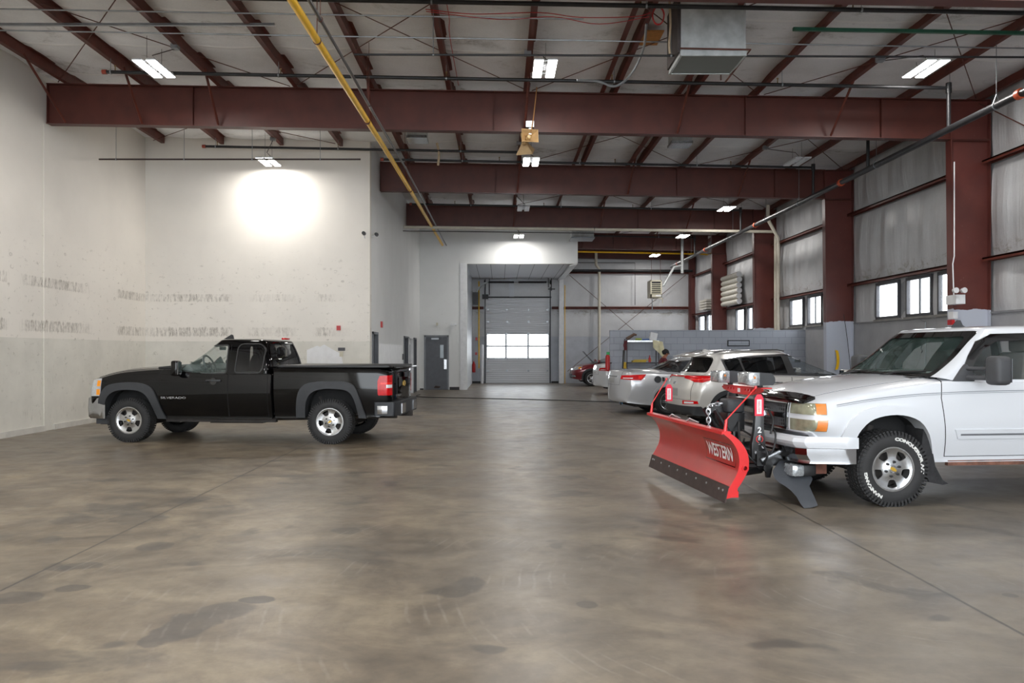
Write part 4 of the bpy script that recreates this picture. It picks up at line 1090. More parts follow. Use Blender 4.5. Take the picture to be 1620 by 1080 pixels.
def crom(pts, n):
    """smooth curve through 2-D points (n samples each span)"""
    out = []
    for i in range(len(pts) - 1):
        a = pts[max(0, i - 1)]; b = pts[i]; c = pts[i + 1]; d = pts[min(len(pts) - 1, i + 2)]
        k = n[i] if isinstance(n, (list, tuple)) else n
        for j in range(k):
            u = j / k
            out.append(tuple(.5 * (2 * b[q] + (c[q] - a[q]) * u + (2 * a[q] - 5 * b[q] + 4 * c[q] - d[q]) * u * u + (3 * b[q] - a[q] - 3 * c[q] + d[q]) * u ** 3) for q in (0, 1)))
    out.append(tuple(pts[-1]))
    return out
def loft(stations, n=64, warp=None, xs_extra=()):
    """body loft along x. station: x, zb, wb, zm, wm, zs, ws, ze, we, zt"""
    st = sorted(stations)
    X = [s[0] for s in st]
    cols_ = list(zip(*st))
    xs = sorted({X[0] + (X[-1] - X[0]) * (i / n) for i in range(n + 1)} | set(xs_extra))
    rings = []
    for x in xs:
        v = [pchip(X, cols_[k], x) for k in range(1, 10)]
        zb_, wb, zm, wm, zs, ws, ze, we, zt_ = v
        half = crom([(0, zb_), (wb * .6, zb_), (wb - .02, zb_), (wb, zb_ + .035), (wm, zm), (ws, zs), (we, ze), (we * .55, ze + (zt_ - ze) * .8), (0, zt_)], [1, 2, 2, 4, 5, 5, 4, 4])
        ring = [(x, y, z) for y, z in half] + [(x, -y, z) for y, z in reversed(half[1:-1])]
        rings.append(ring)
    def shrink(ring, k, dx):
        cz = sum(p[2] for p in ring) / len(ring)
        return [(p[0] + dx, p[1] * k, cz + (p[2] - cz) * k) for p in ring]
    CAP = ((.04, .045), (.2, .045), (.4, .044), (.6, .043), (.75, .042), (.87, .039), (.93, .034), (.97, .024), (.992, .010))
    rings = [shrink(rings[0], k, -d) for k, d in CAP] + rings + [shrink(rings[-1], k, d) for k, d in reversed(CAP)]
    if warp: rings = [[warp(*p) for p in r] for r in rings]
    return MB().rings([[Vector(p) for p in r] for r in rings])
def house(front, rear, half, zbase, roof, crown=.04, cr_=.1, bowf=.12, bowr=.05, lv=14, seg=64, extra=0.0):
    """greenhouse: rings by level t 0..1; front/rear/half: lists over t; zbase, roof: functions of x"""
    T_ = [i / (len(front) - 1) for i in range(len(front))]
    rings = []
    def ring(t, k=1.0, cr=0.0):
        xf, xr, w = pchip(T_, front, t), pchip(T_, rear, t), pchip(T_, half, t)
        cx, hx = (xf + xr) / 2, (xf - xr) / 2
        q = []
        for (sx, sy) in ((1, 1), (-1, 1), (-1, -1), (1, -1)):
            ox, oy = sx * (hx - cr_), sy * (w - cr_)
            a0 = {(1, 1): 0, (-1, 1): PI / 2, (-1, -1): PI, (1, -1): 3 * PI / 2}[(sx, sy)]
            for j in range(6):
                a = a0 + PI / 2 * j / 5
                q.append((ox + cr_ * math.cos(a), oy + cr_ * math.sin(a)))
            # straight run to the next corner
            nx, ny = ((-1, 1), (-1, -1), (1, -1), (1, 1))[((1, 1), (-1, 1), (-1, -1), (1, -1)).index((sx, sy))]
            if nx != sx: e = (nx * (hx - cr_), sy * w); m_ = 13
            else: e = (sx * hx, ny * (w - cr_)); m_ = 13
            s0 = q[-1]
            for j in range(1, m_):
                q.append((s0[0] + (e[0] - s0[0]) * j / m_, s0[1] + (e[1] - s0[1]) * j / m_))
        r = []
        for u_, v_ in q:
            u = u_ / hx; y = v_ * k; x = cx + u_ * k
            if u > 0: x -= bowf * (abs(v_) / w) ** 2 * u ** 2 * k
            else: x += bowr * (abs(v_) / w) ** 2 * u ** 2 * k
            z = zbase(x) + t * (roof(x) - zbase(x)) + cr
            r.append(Vector((x, y, z)))
        return r
    for i in range(lv + 1):
        t = i / lv
        rings.append(ring(t if t > 0 else -.0 - extra))
    for k, c in ((.975, .35), (.93, .6), (.8, .85), (.5, 1.0), (.15, 1.04)):
        rings.append(ring(1.0, k, crown * c))
    return MB().rings(rings)
def finish(mb):
    bmesh.ops.recalc_face_normals(mb.bm, faces=mb.bm.faces)
    me = bpy.data.meshes.new('tmp'); mb.bm.to_mesh(me); mb.bm.free()
    return me
def inflate(me, d):
    bm = bmesh.new(); bm.from_mesh(me); bm.normal_update()
    for v in bm.verts: v.co += v.normal * d
    r = bpy.data.meshes.new('tmp'); bm.to_mesh(r); bm.free()
    return r
def boolean(a, b, op='DIFFERENCE', solver='EXACT'):
    oa = bpy.data.objects.new('a', a); ob = bpy.data.objects.new('b', b)
    TMP.collection.objects.link(oa); TMP.collection.objects.link(ob)
    m = oa.modifiers.new('b', 'BOOLEAN'); m.operation = op; m.object = ob; m.solver = solver
    if solver == 'EXACT':
        m.use_hole_tolerant = False
        m.material_mode = 'TRANSFER'
    vl = TMP.view_layers[0]; vl.update()
    r = bpy.data.meshes.new_from_object(oa.evaluated_get(vl.depsgraph))
    bpy.data.objects.remove(oa); bpy.data.objects.remove(ob)
    return r
def joinmesh(ms):
    bm = bmesh.new()
    for m in ms: bm.from_mesh(m)
    r = bpy.data.meshes.new('tmp'); bm.to_mesh(r); bm.free()
    return r
def offp(poly, d):
    """grow an outline outward by d"""
    n = len(poly)
    area = sum(poly[i][0] * poly[(i + 1) % n][1] - poly[(i + 1) % n][0] * poly[i][1] for i in range(n))
    s = 1 if area > 0 else -1
    out = []
    for i in range(n):
        p, q, r = poly[i - 1], poly[i], poly[(i + 1) % n]
        e1 = Vector((q[0] - p[0], q[1] - p[1])); e2 = Vector((r[0] - q[0], r[1] - q[1]))
        if e1.length < 1e-6 or e2.length < 1e-6: out.append(q); continue
        e1.normalize(); e2.normalize()
        nrm = Vector((e1.y + e2.y, -e1.x - e2.x)) * s
        if nrm.length < 1e-6: out.append(q); continue
        nrm.normalize()
        k = d / max(.4, (nrm.dot(Vector((e1.y, -e1.x)) * s)))
        out.append((q[0] + nrm.x * k, q[1] + nrm.y * k))
    return out
def roundp(poly, r, k=4):
    n = len(poly); out = []
    for i in range(n):
        p, q, s = Vector(poly[i - 1]), Vector(poly[i]), Vector(poly[(i + 1) % n])
        a = (p - q); b = (s - q)
        ra = min(r, a.length * .45, b.length * .45)
        a = q + a.normalized() * ra; b = q + b.normalized() * ra
        for j in range(k + 1):
            t = j / k
            v = a * (1 - t) ** 2 + q * 2 * t * (1 - t) + b * t * t
            out.append((v.x, v.y))
    return out
def prism_me(poly, a0, a1, axis='y'):
    return finish(MB().prism(poly, a0, a1, axis))
def patch_(base, d, poly, a0, a1, axis='y'):
    """skin patch: the inflated body inside an extruded outline"""
    return boolean(inflate(base, d) if d else base.copy(), prism_me(poly, a0, a1, axis), 'INTERSECT')
def put(nm, me, m, parent, smooth=35):
    if me is None or len(me.polygons) == 0: return None
    for p in me.polygons: p.material_index = 0
    if smooth: shade(me, smooth)
    return obj(nm, me, m, parent, world=False)

M_TYRE = mat('tyre_rubber', (38, 38, 39), .72, var=.15, scale=8, bump=.1)
M_ALLOY = mat('polished_alloy', (202, 204, 206), .22, metal=.95, var=.06)
M_ALLOYD = mat('alloy_shadow_grey', (96, 98, 100), .4, metal=.7, var=.1)
M_WELL = mat('wheel_well_liner', (26, 26, 27), .85, var=.15)
M_CHROME = mat('chrome_plate', (190, 192, 196), .12, metal=1.0, var=.02)
M_UNDER = mat('undercarriage_grime', (54, 50, 48), .85, var=.25)
M_BTRIM = mat('black_textured_trim', (52, 54, 57), .62, var=.06, bump=.12, scale=9)
M_GLOSSK = mat('gloss_black_acrylic', (12, 12, 13), .06, coat=1.0, var=0)
M_MARK = bpy.data.materials.new('cut_mark')
M_SEAM = mat('panel_seam_shadow', (10, 10, 11), .8, var=0)
M_CABIN = mat('dark_cabin_trim', (44, 44, 46), .7, var=.1)
M_SEAT = mat('charcoal_seat_cloth', (34, 34, 36), .85, var=.15)
M_CLEAR = glass('clear_lens', (235, 240, 245), .16, .05)
M_GOLD = mat('bowtie_gold', (198, 160, 60), .3, metal=.4, var=.05)
def paint(nm, col, metallic=.0, rough=.28): return mat(nm, col, rough, metal=metallic, coat=1.0, var=0)
def car_glass(nm, tint, op): return glass(nm, tint, op, .01)

def wheel(R, W, rim, style, lettering=False, spokes=5, m_rim=None):
    """returns an Empty wheel, axis along local y, outer face toward -y"""
    m_rim = m_rim or M_ALLOY
    w = bpy.data.objects.new('wheel', None); w.empty_display_size = .1; COL.objects.link(w)
    h = W / 2
    prof = [(-h + .045, rim - .012), (-h + .012, rim + .004), (-h + .002, rim + .03), (-h, rim + (R - rim) * .45), (-h + .006, rim + (R - rim) * .7), (-h + .022, R - .022), (-h + .045, R - .006), (-h * .4, R), (0, R + .001), (h * .4, R), (h - .045, R - .006), (h - .022, R - .022), (h, rim + (R - rim) * .5), (h - .01, rim + .01), (h - .045, rim - .012)]
    mb = MB().lathe(prof, (0, 0, 0), 'y', 64, close=False)
    # tread blocks
    if style != 'road':
        nb = 58
        rr = random.Random(3)
        for i in range(nb):
            a = 2 * PI * i / nb
            for row, (c, ww, off) in enumerate(((-h + .034, .05, 0), (-.045, .042, .5), (.0, .034, .15), (.045, .042, .6), (h - .034, .05, .3))):
                b = a + off * 2 * PI / nb
                M_ = Matrix.Rotation(-b, 3, 'Y') 
                p = M_ @ Vector((R - .001, c, 0))
                mb.cbox(p, (.016, ww * .86, 2 * PI * R / nb * .66), M_ @ Matrix.Rotation(.35 if row in (1, 2, 3) else .0, 3, 'X'))
            if i % 1 == 0:
                M_ = Matrix.Rotation(-a, 3, 'Y')
                mb.cbox(M_ @ Vector((R - .03, -h + .010, 0)), (.04, .014, 2 * PI * R / nb * .5), M_)
    else:
        for c in (-.055, -.018, .018, .055):
            mb.lathe([(c - .014, R - .004), (c - .013, R + .004), (c + .013, R + .004), (c + .014, R - .004)], (0, 0, 0), 'y', 64)
    ty = obj('tire', mb, M_TYRE, w, 40, world=False)
    # rim barrel
    rb = MB().lathe([(-h + .03, rim + .002), (-h + .012, rim + .0), (-h + .012, rim - .014), (-h + .04, rim - .024), (h - .1, rim - .05), (h - .04, rim - .03)], (0, 0, 0), 'y', 48, close=False)
    obj('rim_barrel', rb, m_rim, w, 40, world=False)
    obj('brake_disc', MB().lathe([(.0, .04), (.0, rim * .78), (.02, rim * .78), (.02, .04)], (0, .0, 0), 'y', 32), M_UNDER, w, 40, world=False)
    # face
    f0 = -h + .022
    face = finish(MB().lathe([(f0 + .055, .012), (f0 + .0, .012), (f0 - .0, rim * .28), (f0 + .016, rim * .42), (f0 + .012, rim * .8), (f0 - .004, rim - .012), (f0 + .03, rim - .014), (f0 + .05, rim * .8), (f0 + .055, rim * .42)], (0, 0, 0), 'y', 60, close=True))
    cut = []
    if style == 'truck':
        for k in range(5):
            a = 2 * PI * (k + .5) / 5 + PI / 2
            half = .30
            pl = []
            for rr_, hh in ((rim * .53, .24), (rim * .83, .29)):
                pass
            pts_ = [(rim * .50, -.25), (rim * .83, -.31), (rim * .86, 0), (rim * .83, .31), (rim * .50, .25)]
            pl = [(r_ * math.cos(a + t_), r_ * math.sin(a + t_)) for r_, t_ in pts_]
            cut.append(prism_me(roundp(pl, .018, 3), -h - .05, h, 'y'))
    else:
        for k in range(spokes):
            a = 2 * PI * (k + .5) / spokes + PI / 2
            g_ = PI / spokes
            pts_ = [(rim * .36, -g_ * .35), (rim * .88, -g_ * .78), (rim * .9, 0), (rim * .88, g_ * .78), (rim * .36, g_ * .35)]
            cut.append(prism_me(roundp([(r_ * math.cos(a + t_), r_ * math.sin(a + t_)) for r_, t_ in pts_], .012, 2), -h - .05, h, 'y'))
            a2 = a + g_
            pts_ = [(rim * .5, -.02), (rim * .86, -g_ * .14), (rim * .86, g_ * .14), (rim * .5, .02)]
            cut.append(prism_me([(r_ * math.cos(a2 + t_), r_ * math.sin(a2 + t_)) for r_, t_ in pts_], -h - .05, h, 'y'))
    face = boolean(face, joinmesh(cut), 'DIFFERENCE')
    fo = put('wheel_face', face, m_rim, w, 30)
    hub = MB().lathe([(f0 - .006, .0), (f0 - .008, rim * .15), (f0 + .0, rim * .19)], (0, 0, 0), 'y', 24, close=True)
    cap = obj('center_cap', hub, m_rim, w, 40, world=False)
    nl = 6 if style == 'truck' else 5
    for k in range(nl):
        a = 2 * PI * k / nl + .3
        r_ = rim * (.325 if style == 'truck' else .24)
        obj('lug_nut', MB().lathe([(f0 - .012, .012), (f0 + .01, .014)], (r_ * math.cos(a), 0, r_ * math.sin(a)), 'y', 8), M_BLACK, w, 30, world=False)
    if style == 'truck':
        s = .05
        bt = [(-1, -.32), (-.42, -.32), (-.42, -.5), (.42, -.5), (.42, -.32), (1.05, -.32), (.93, .32), (.42, .32), (.42, .5), (-.42, .5), (-.42, .32), (-.9, .32)]
        obj('bowtie_emblem', MB().prism([(x * s * .72, z * s * .72) for x, z in bt], f0 - .013, f0 - .005, 'y').xform(Matrix.Rotation(.5, 4, 'Y')), M_GOLD, w, world=False)
    if lettering:
        def arc(word, mid, rad, size, outer):
            for off, mm, dy in ((.0028, mat('white_tyre_lettering', (226, 226, 222), .6, var=.05), .0), (-.0022, M_TYRE, -.0012)):
                me = text_mesh(word, size, .0006, off, 1.5)
                for v in me.vertices:
                    x, y = v.co.x, v.co.y
                    a = mid - x / rad
                    r_ = rad + y
                    # on the side wall, reading clockwise seen from outside (-y)
                    v.co = Vector((r_ * math.cos(a), -h - .0035 + dy - v.co.z * .0, r_ * math.sin(a)))
                # front side only, nudge by thickness
                put('tire_lettering', me, mm, ty, None)
        arc('CONQUEROR A/T', math.radians(40), rim + (R - rim) * .50, .042, True)
        arc('NANKANG', math.radians(215), rim + (R - rim) * .50, .042, True)
    return w
def set_wheel(proto, parent, x, y, z, rot=0.0):
    """outer face toward the side of y"""
    w = proto if proto.get('_used') is None else copy_tree(proto)
    if proto.get('_used') is None: proto['_used'] = 1
    if '_used' in w and w is not proto: del w['_used']
    w.parent = parent
    w.location = (x, y, z)
    w.rotation_euler = (0, rot, 0) if y < 0 else (0, rot, PI)
    return w

def car(spec, root):
    """shared build: returns dict of meshes"""
    P_ = spec['paint']
    body = finish(loft(spec['stations'], spec.get('n', 64), spec.get('warp')))
    body.materials.append(P_)
    # wheel openings
    cuts = []
    for ax, pl in spec['arches']:
        pl = [(ax + x, z) for x, z in crom(pl, 3)]
        for s in (-1, 1):
            cuts.append(prism_me(pl, *( (spec['well_y'], 1.3) if s > 0 else (-1.3, -spec['well_y']) )))
    cm = joinmesh(cuts); cm.materials.append(M_WELL)
    solid = body.copy()
    cutbody = boolean(body, cm, 'DIFFERENCE')
    b = obj('body_shell', cutbody, None, root, world=False)
    shade(cutbody, 32)
    return solid, b, cm

def cabin(spec, root, side_polys, front_poly, rear_poly, m_trim=None, thick=.035, glass_side=None, glass_front=None, glass_rear=None):
    P_ = spec['paint']
    G = finish(house(**spec['house'])); 
    def inset(d):
        h = dict(spec['house'])
        h['front'] = [v - d * 1.15 for v in h['front']]; h['rear'] = [v + d for v in h['rear']]; h['half'] = [v - d for v in h['half']]; h['cr_'] = h.get('cr_', .1) - d * .6
        zb0, rf0 = h['zbase'], h['roof']
        h['zbase'] = lambda x: zb0(x) + .002 + d * .7; h['roof'] = lambda x: rf0(x) - d
        return finish(house(**h))
    inner = inset(thick)
    fx0, fx1 = spec['fx']; rx0, rx1 = spec['rx']
    cut = [prism_me(pl, .45 * s, 1.5 * s, 'y') for pl in side_polys for s in (-1, 1)]
    if front_poly: cut.append(prism_me(front_poly, fx0, fx1, 'x'))
    if rear_poly: cut.append(prism_me(rear_poly, rx0, rx1, 'x'))
    def opened(me, cs, op='DIFFERENCE'):
        """cut a closed skin and drop the faces the cutter left behind"""
        me = me.copy(); me.materials.clear(); me.materials.append(M_CABIN)
        for c in cs:
            c = c.copy(); c.materials.clear(); c.materials.append(M_MARK)
            me = boolean(me, c, op)
        k = [i for i, m in enumerate(me.materials) if m == M_MARK]
        bm = bmesh.new(); bm.from_mesh(me)
        bmesh.ops.delete(bm, geom=[f for f in bm.faces if f.material_index in k], context='FACES')
        bmesh.ops.delete(bm, geom=[v for v in bm.verts if not v.link_faces], context='VERTS')
        for f in bm.faces: f.material_index = 0
        bm.to_mesh(me); bm.free()
        return me
    so = opened(G, cut); si = opened(inner, cut)
    bm = bmesh.new(); bm.from_mesh(so); nf = len(bm.faces); bm.from_mesh(si); bm.faces.ensure_lookup_table()
    for f in list(bm.faces)[nf:]: f.material_index = 1
    shell = bpy.data.meshes.new('cab_shell'); bm.to_mesh(shell); bm.free()
    shell.materials.append(P_); shell.materials.append(M_CABIN)
    sh = obj('cab_shell', shell, None, root, world=False); shade(shell, 32)
    skin = inset(.007)
    for i, pl in enumerate(side_polys):
        for s in (-1, 1):
            gm_ = glass_side[i] if isinstance(glass_side, (list, tuple)) else glass_side
            put('side_window', opened(skin, [prism_me(offp(pl, .006), .45 * s, 1.5 * s, 'y')], 'INTERSECT'), gm_, root)
    if front_poly: put('windshield', opened(skin, [prism_me(offp(front_poly, .006), fx0, fx1, 'x')], 'INTERSECT'), glass_front, root)
    if rear_poly: put('rear_window', opened(skin, [prism_me(offp(rear_poly, .006), rx0, rx1, 'x')], 'INTERSECT'), glass_rear, root)
    return G, sh
def framed(nm, solid, poly, a0, a1, axis, root, m, d=.004, gap=.007, seam=True, cut=None, both=True):
    """a panel with a dark seam round it, on one or both sides"""
    res = []
    rng = [(a0, a1)] + ([(-a1, -a0)] if both else [])
    for (p, q) in rng:
        base = inflate(solid, d)
        me = boolean(base, prism_me(poly, p, q, axis), 'INTERSECT')
        if cut is not None: me = boolean(me, cut.copy(), 'DIFFERENCE')
        o = put(nm, me, m, root)
        if seam and o is not None:
            me2 = boolean(inflate(solid, d * .4), prism_me(offp(poly, gap), p, q, axis), 'INTERSECT')
            if cut is not None: me2 = boolean(me2, cut.copy(), 'DIFFERENCE')
            put('panel_seam', me2, M_SEAM, o)
        res.append(o)
    return res
def seat(root, x, y, z, w=.5, m=M_SEAT, h=.62):
    s = thing('seat', None, None, (x, y, z)); s.parent = root
    obj('backrest', MB().rings([[(dx + b, yy, zz) for dx, yy in ((-.07, -w / 2 * k), (.07, -w / 2 * k), (.07, w / 2 * k), (-.07, w / 2 * k))] for b, zz, k in ((0, 0, 1), (-.06, h * .6, .98), (-.1, h * .82, .8))]).bevel(.03), m, s, 50, world=False)
    obj('headrest', MB().cbox((-.13, 0, h * .97), (.1, .27, .19)).bevel(.04), m, s, 50, world=False)
    obj('cushion', MB().cbox((.22, 0, -.0), (.5, w, .14)).bevel(.03), m, s, 50, world=False)
    return s
def steering(root, x, y, z, m=M_CABIN, r=.19, tilt=.45):
    n = 24
    R_ = Matrix.Translation((x, y, z)) @ Matrix.Rotation(tilt, 4, 'Y')
    pts = [R_ @ Vector((0, r * math.cos(2 * PI * i / n), r * math.sin(2 * PI * i / n))) for i in range(n + 1)]
    o = obj('steering_wheel', MB().tube(pts, .016, 8, cap=False), m, root, 50, world=False)
    sp = MB()
    for a in (.2, PI - .2, -PI / 2): sp.tube([R_ @ Vector((0, 0, 0)), R_ @ Vector((0, r * math.cos(a), r * math.sin(a)))], .018, 6)
    sp.lathe([(0, .0), (.0, .06), (.05, .05)], (0, 0, 0), 'x', 12).xform(Matrix.Identity(4))
    o2 = MB()
    for a in (.2, PI - .2, -PI / 2): o2.tube([R_ @ Vector((0, 0, 0)), R_ @ Vector((0, r * math.cos(a), r * math.sin(a)))], .018, 6)
    o2.tube([R_ @ Vector((-.02, 0, 0)), R_ @ Vector((.22, 0, 0))], .05, 10)
    sp.bm.free()
    obj('spokes', o2, m, o, 50, world=False)
def mirror_(root, x, y, z, dims, m, arm, m_glass=M_CHROME, lean=0):
    """door mirror; arm = list of tube paths"""
    s = 1 if y > 0 else -1
    o = obj('mirror_housing', MB().cbox((x, y, z), dims).bevel(min(dims) * .28, 3), m, root, 60, world=False)
    am = MB()
    for a, r in arm: am.tube([(p[0], p[1] * s, p[2]) for p in a], r, 8)
    obj('mirror_arm', am, m, o, 50, world=False)
    obj('mirror_glass', MB().box(x - dims[0] / 2 - .002, x - dims[0] / 2 + .004, y - dims[1] * .4, y + dims[1] * .4, z - dims[2] * .4, z + dims[2] * .4), m_glass, o, world=False)
    return o
BOW = [(-1, -.32), (-.42, -.32), (-.42, -.5), (.42, -.5), (.42, -.32), (1.05, -.32), (.93, .32), (.42, .32), (.42, .5), (-.42, .5), (-.42, .32), (-.9, .32)]
def xform_me(me, M_):
    me.transform(M_); return me
def onto(me, base, axis='y', s=1, lift=.003):
    """drop a flat mesh (x,z plane for 'y'; y,z plane for 'x') onto the body skin"""
    from mathutils.bvhtree import BVHTree
    bm = bmesh.new(); bm.from_mesh(base); t = BVHTree.FromBMesh(bm); bm.free()
    for v in me.vertices:
        if axis == 'y':
            o_ = Vector((v.co.x, 3 * s, v.co.z)); d_ = Vector((0, -s, 0))
            h_ = t.ray_cast(o_, d_)
            if h_[0] is not None: v.co.y = h_[0].y + s * (lift + v.co.y)
        else:
            o_ = Vector((6 * s, v.co.y, v.co.z)); d_ = Vector((-s, 0, 0))
            h_ = t.ray_cast(o_, d_)
            if h_[0] is not None: v.co.x = h_[0].x + s * (lift + v.co.x)
    return me
def side_text(word, size, x, z, base, s, m, root, nm='lettering', sx=1.4, ext=.002):
    me = text_mesh(word, size, 0, 0, sx)
    for v in me.vertices:
        v.co = Vector((x - v.co.x, 0, z + v.co.y)) if s > 0 else Vector((x + v.co.x, 0, z + v.co.y))
    onto(me, base, 'y', s, .0045)
    return put(nm, me, m, root, None)
def stripe(root, base, pts, s, wd, m, nm='pinstripe', lift=.004, d=.002):
    """band on the side following (x,z) points"""
    c = crom(pts, 8)
    bm = bmesh.new(); prev = None
    for x, z in c:
        a = bm.verts.new((x, 0, z - wd / 2)); b = bm.verts.new((x, 0, z + wd / 2))
        if prev: bm.faces.new([prev[0], a, b, prev[1]])
        prev = (a, b)
    me = bpy.data.meshes.new(nm); bm.to_mesh(me); bm.free()
    onto(me, base, 'y', s, lift)
    return put(nm, me, m, root, None)
# ------------------------------------------------------------ black pickup
ARCH = [(.50, .1), (.50, .45), (.47, .64), (.39, .83), (.25, .925), (.05, .95), (-.18, .935), (-.34, .85), (-.44, .66), (-.50, .46), (-.54, .1)]
ARCH_OUT = [(.60, .42), (.59, .6), (.54, .82), (.42, 1.0), (.22, 1.06), (0, 1.075), (-.22, 1.06), (-.42, .98), (-.53, .78), (-.60, .56), (-.66, .42)]
def arc_band(outer, inner):
    return outer + [p for p in reversed(inner)]
def flares(solid, root, ax, outer, inner, m, d, nm='fender_flare', smooth=40):
    pl = [(ax + x, z) for x, z in arc_band(crom(outer, 3), crom(inner, 3))]
    for s in (-1, 1):
        me = boolean(inflate(solid, d), prism_me(pl, .80 * s, 1.4 * s, 'y'), 'INTERSECT')
        put(nm, me, m, root, smooth)
truck_wheel = wheel(.392, .265, .243, 'truck')

BK = thing('pickup_truck', 'glossy black extended cab pickup parked side-on by the scuffed wall', 'pickup truck', (-6.36, 15.0, 0), math.radians(175.1))
BK.scale = (.98, 1, .97)
PB = mat('black_clearcoat_paint', (8, 8, 9), .35, coat=.75, var=0, spec=.0)
def bk_warp(x, y, z):
    w = abs(y) / 1.0
    if x > .2:
        k = min(1, (x - .2) / .65); x -= k * (.16 * w ** 3) + k * max(0, (z - .95)) * .22 * k
    return (x, y, z)
#        x      zb   wb   zm   wm    zs    ws    ze    we    zt
BKS = [(-2.575, .43, .90, .80, .975, 1.17, .96, 1.225, .90, 1.24),
       (-1.5, .43, .90, .80, .98, 1.17, .965, 1.225, .90, 1.24),
       (-.60, .43, .90, .80, .985, 1.24, .955, 1.31, .87, 1.345),
       (0, .44, .90, .82, .99, 1.20, .955, 1.275, .87, 1.335),
       (.5, .46, .88, .80, .985, 1.13, .95, 1.20, .86, 1.27),
       (.84, .52, .86, .78, .96, 1.05, .93, 1.12, .84, 1.18)]
spec = dict(paint=PB, stations=BKS, warp=bk_warp, arches=[(0, ARCH)], well_y=.62, n=60)
solid, bsh, cm = car(spec, BK)
# cargo bed as its own box
BED = [(-4.70, .50, .88, .85, .965, 1.20, .955, 1.30, .93, 1.335), (-4.5, .48, .9, .85, .975, 1.24, .965, 1.33, .935, 1.35), (-3.6, .46, .9, .85, .98, 1.25, .975, 1.34, .945, 1.355), (-2.64, .45, .9, .85, .975, 1.25, .97, 1.34, .94, 1.355)]
def bed_warp(x, y, z):
    if x < -4.4: x += min(1, (-4.4 - x) / .35) * .07 * abs(y) ** 3
    return (x, y, z)
bed = finish(loft(BED, 40, bed_warp)); bsolid = bed.copy(); bed.materials.append(PB)
RARCH = [(.47, .1), (.47, .5), (.44, .72), (.34, .90), (.15, .975), (-.1, .98), (-.33, .94), (-.44, .78), (-.50, .5), (-.52, .1)]
RARCH_OUT = [(.62, .455), (.61, .62), (.56, .9), (.44, 1.05), (.22, 1.1), (0, 1.105), (-.25, 1.1), (-.43, 1.03), (-.53, .8), (-.59, .6), (-.63, .455)]
cm2 = joinmesh([prism_me([(-3.645 + x, z) for x, z in crom(RARCH, 3)], *r) for r in ((.62, 1.3), (-1.3, -.62))]); cm2.materials.append(M_WELL)
bed = boolean(bed, cm2, 'DIFFERENCE'); shade(bed, 32)
bo = obj('cargo_bed', bed, None, BK, world=False)
put('tonneau_cover', finish(MB().prism(roundp([(-4.71, -.96), (-2.66, -.96), (-2.66, .96), (-4.71, .96)], .06), 1.345, 1.385, 'z').bevel(.012)), mat('satin_black_cover', (26, 26, 28), .45, var=.08), BK, 50)
put('cab_backing', finish(MB().box(-2.645, -2.57, -.86, .86, .5, 1.2)), M_BLACK, BK, None)
flares(solid, BK, 0, ARCH_OUT, [(x * .98, max(z, .42)) for x, z in ARCH][1:-1] if False else [(.49, .42), (.46, .64), (.38, .82), (.245, .915), (.05, .94), (-.18, .925), (-.33, .84), (-.43, .65), (-.49, .45), (-.5, .42)], M_BTRIM, .035)
flares(bsolid, BK, -3.645, RARCH_OUT, [(.46, .455), (.43, .72), (.335, .89), (.15, .965), (-.1, .97), (-.32, .93), (-.43, .78), (-.49, .5), (-.5, .455)], M_BTRIM, .035)
GCLR = car_glass('lightly_tinted_glass', (150, 172, 166), .14)
GDRK = car_glass('smoked_glass', (22, 23, 25), .62)
W1 = roundp([(-.84, 1.235), (-1.12, 1.56), (-1.32, 1.72), (-1.74, 1.74), (-1.75, 1.245)], .05)
W2 = roundp([(-1.92, 1.255), (-1.94, 1.71), (-2.0, 1.755), (-2.33, 1.755), (-2.42, 1.67), (-2.40, 1.31), (-2.34, 1.255)], .05)
spec.update(house=dict(front=[-.50, -.78, -1.02, -1.22, -1.40], rear=[-2.56, -2.55, -2.52, -2.47, -2.42], half=[.935, .905, .865, .82, .745], zbase=lambda x: 1.18 if x < -1 else 1.18 + (x + 1) * .25, roof=lambda x: 1.815 - .03 * (x + 1.9) ** 2, crown=.045, cr_=.09, bowf=.16, bowr=.03), zin=1.21, fx=(-1.75, .2), rx=(-3, -2.3))
G, csh = cabin(spec, BK, [W1, W2], roundp([(-.76, 1.34), (.76, 1.34), (.66, 1.78), (-.66, 1.78)], .06), roundp([(-.70, 1.36), (.70, 1.36), (.62, 1.77), (-.62, 1.77)], .08), glass_side=[GCLR, GDRK], glass_front=GCLR, glass_rear=car_glass('rear_smoked_glass', (30, 32, 34), .5))
framed('front_door', solid, [(-.60, .47), (-.54, .8), (-.56, 1.22), (-.62, 1.3), (-1.80, 1.3), (-1.80, .47)], .5, 1.2, 'y', BK, PB, cut=cm)
framed('rear_door', solid, [(-1.82, .47), (-1.82, 1.3), (-2.52, 1.3), (-2.52, .47)], .5, 1.2, 'y', BK, PB)
framed('hood', solid, [(-.82, -.42), (-.80, .62), (-.6, .80), (.6, .80), (.80, .62), (.82, -.42)][::-1] and [(-.42, -.82), (.5, -.80), (.72, -.66), (.74, .66), (.5, .80), (-.42, .82)], 1.0, 1.6, 'z', BK, PB, both=False)
bk_door = [o for o in BK.children if o.name.startswith('front_door')][-1]
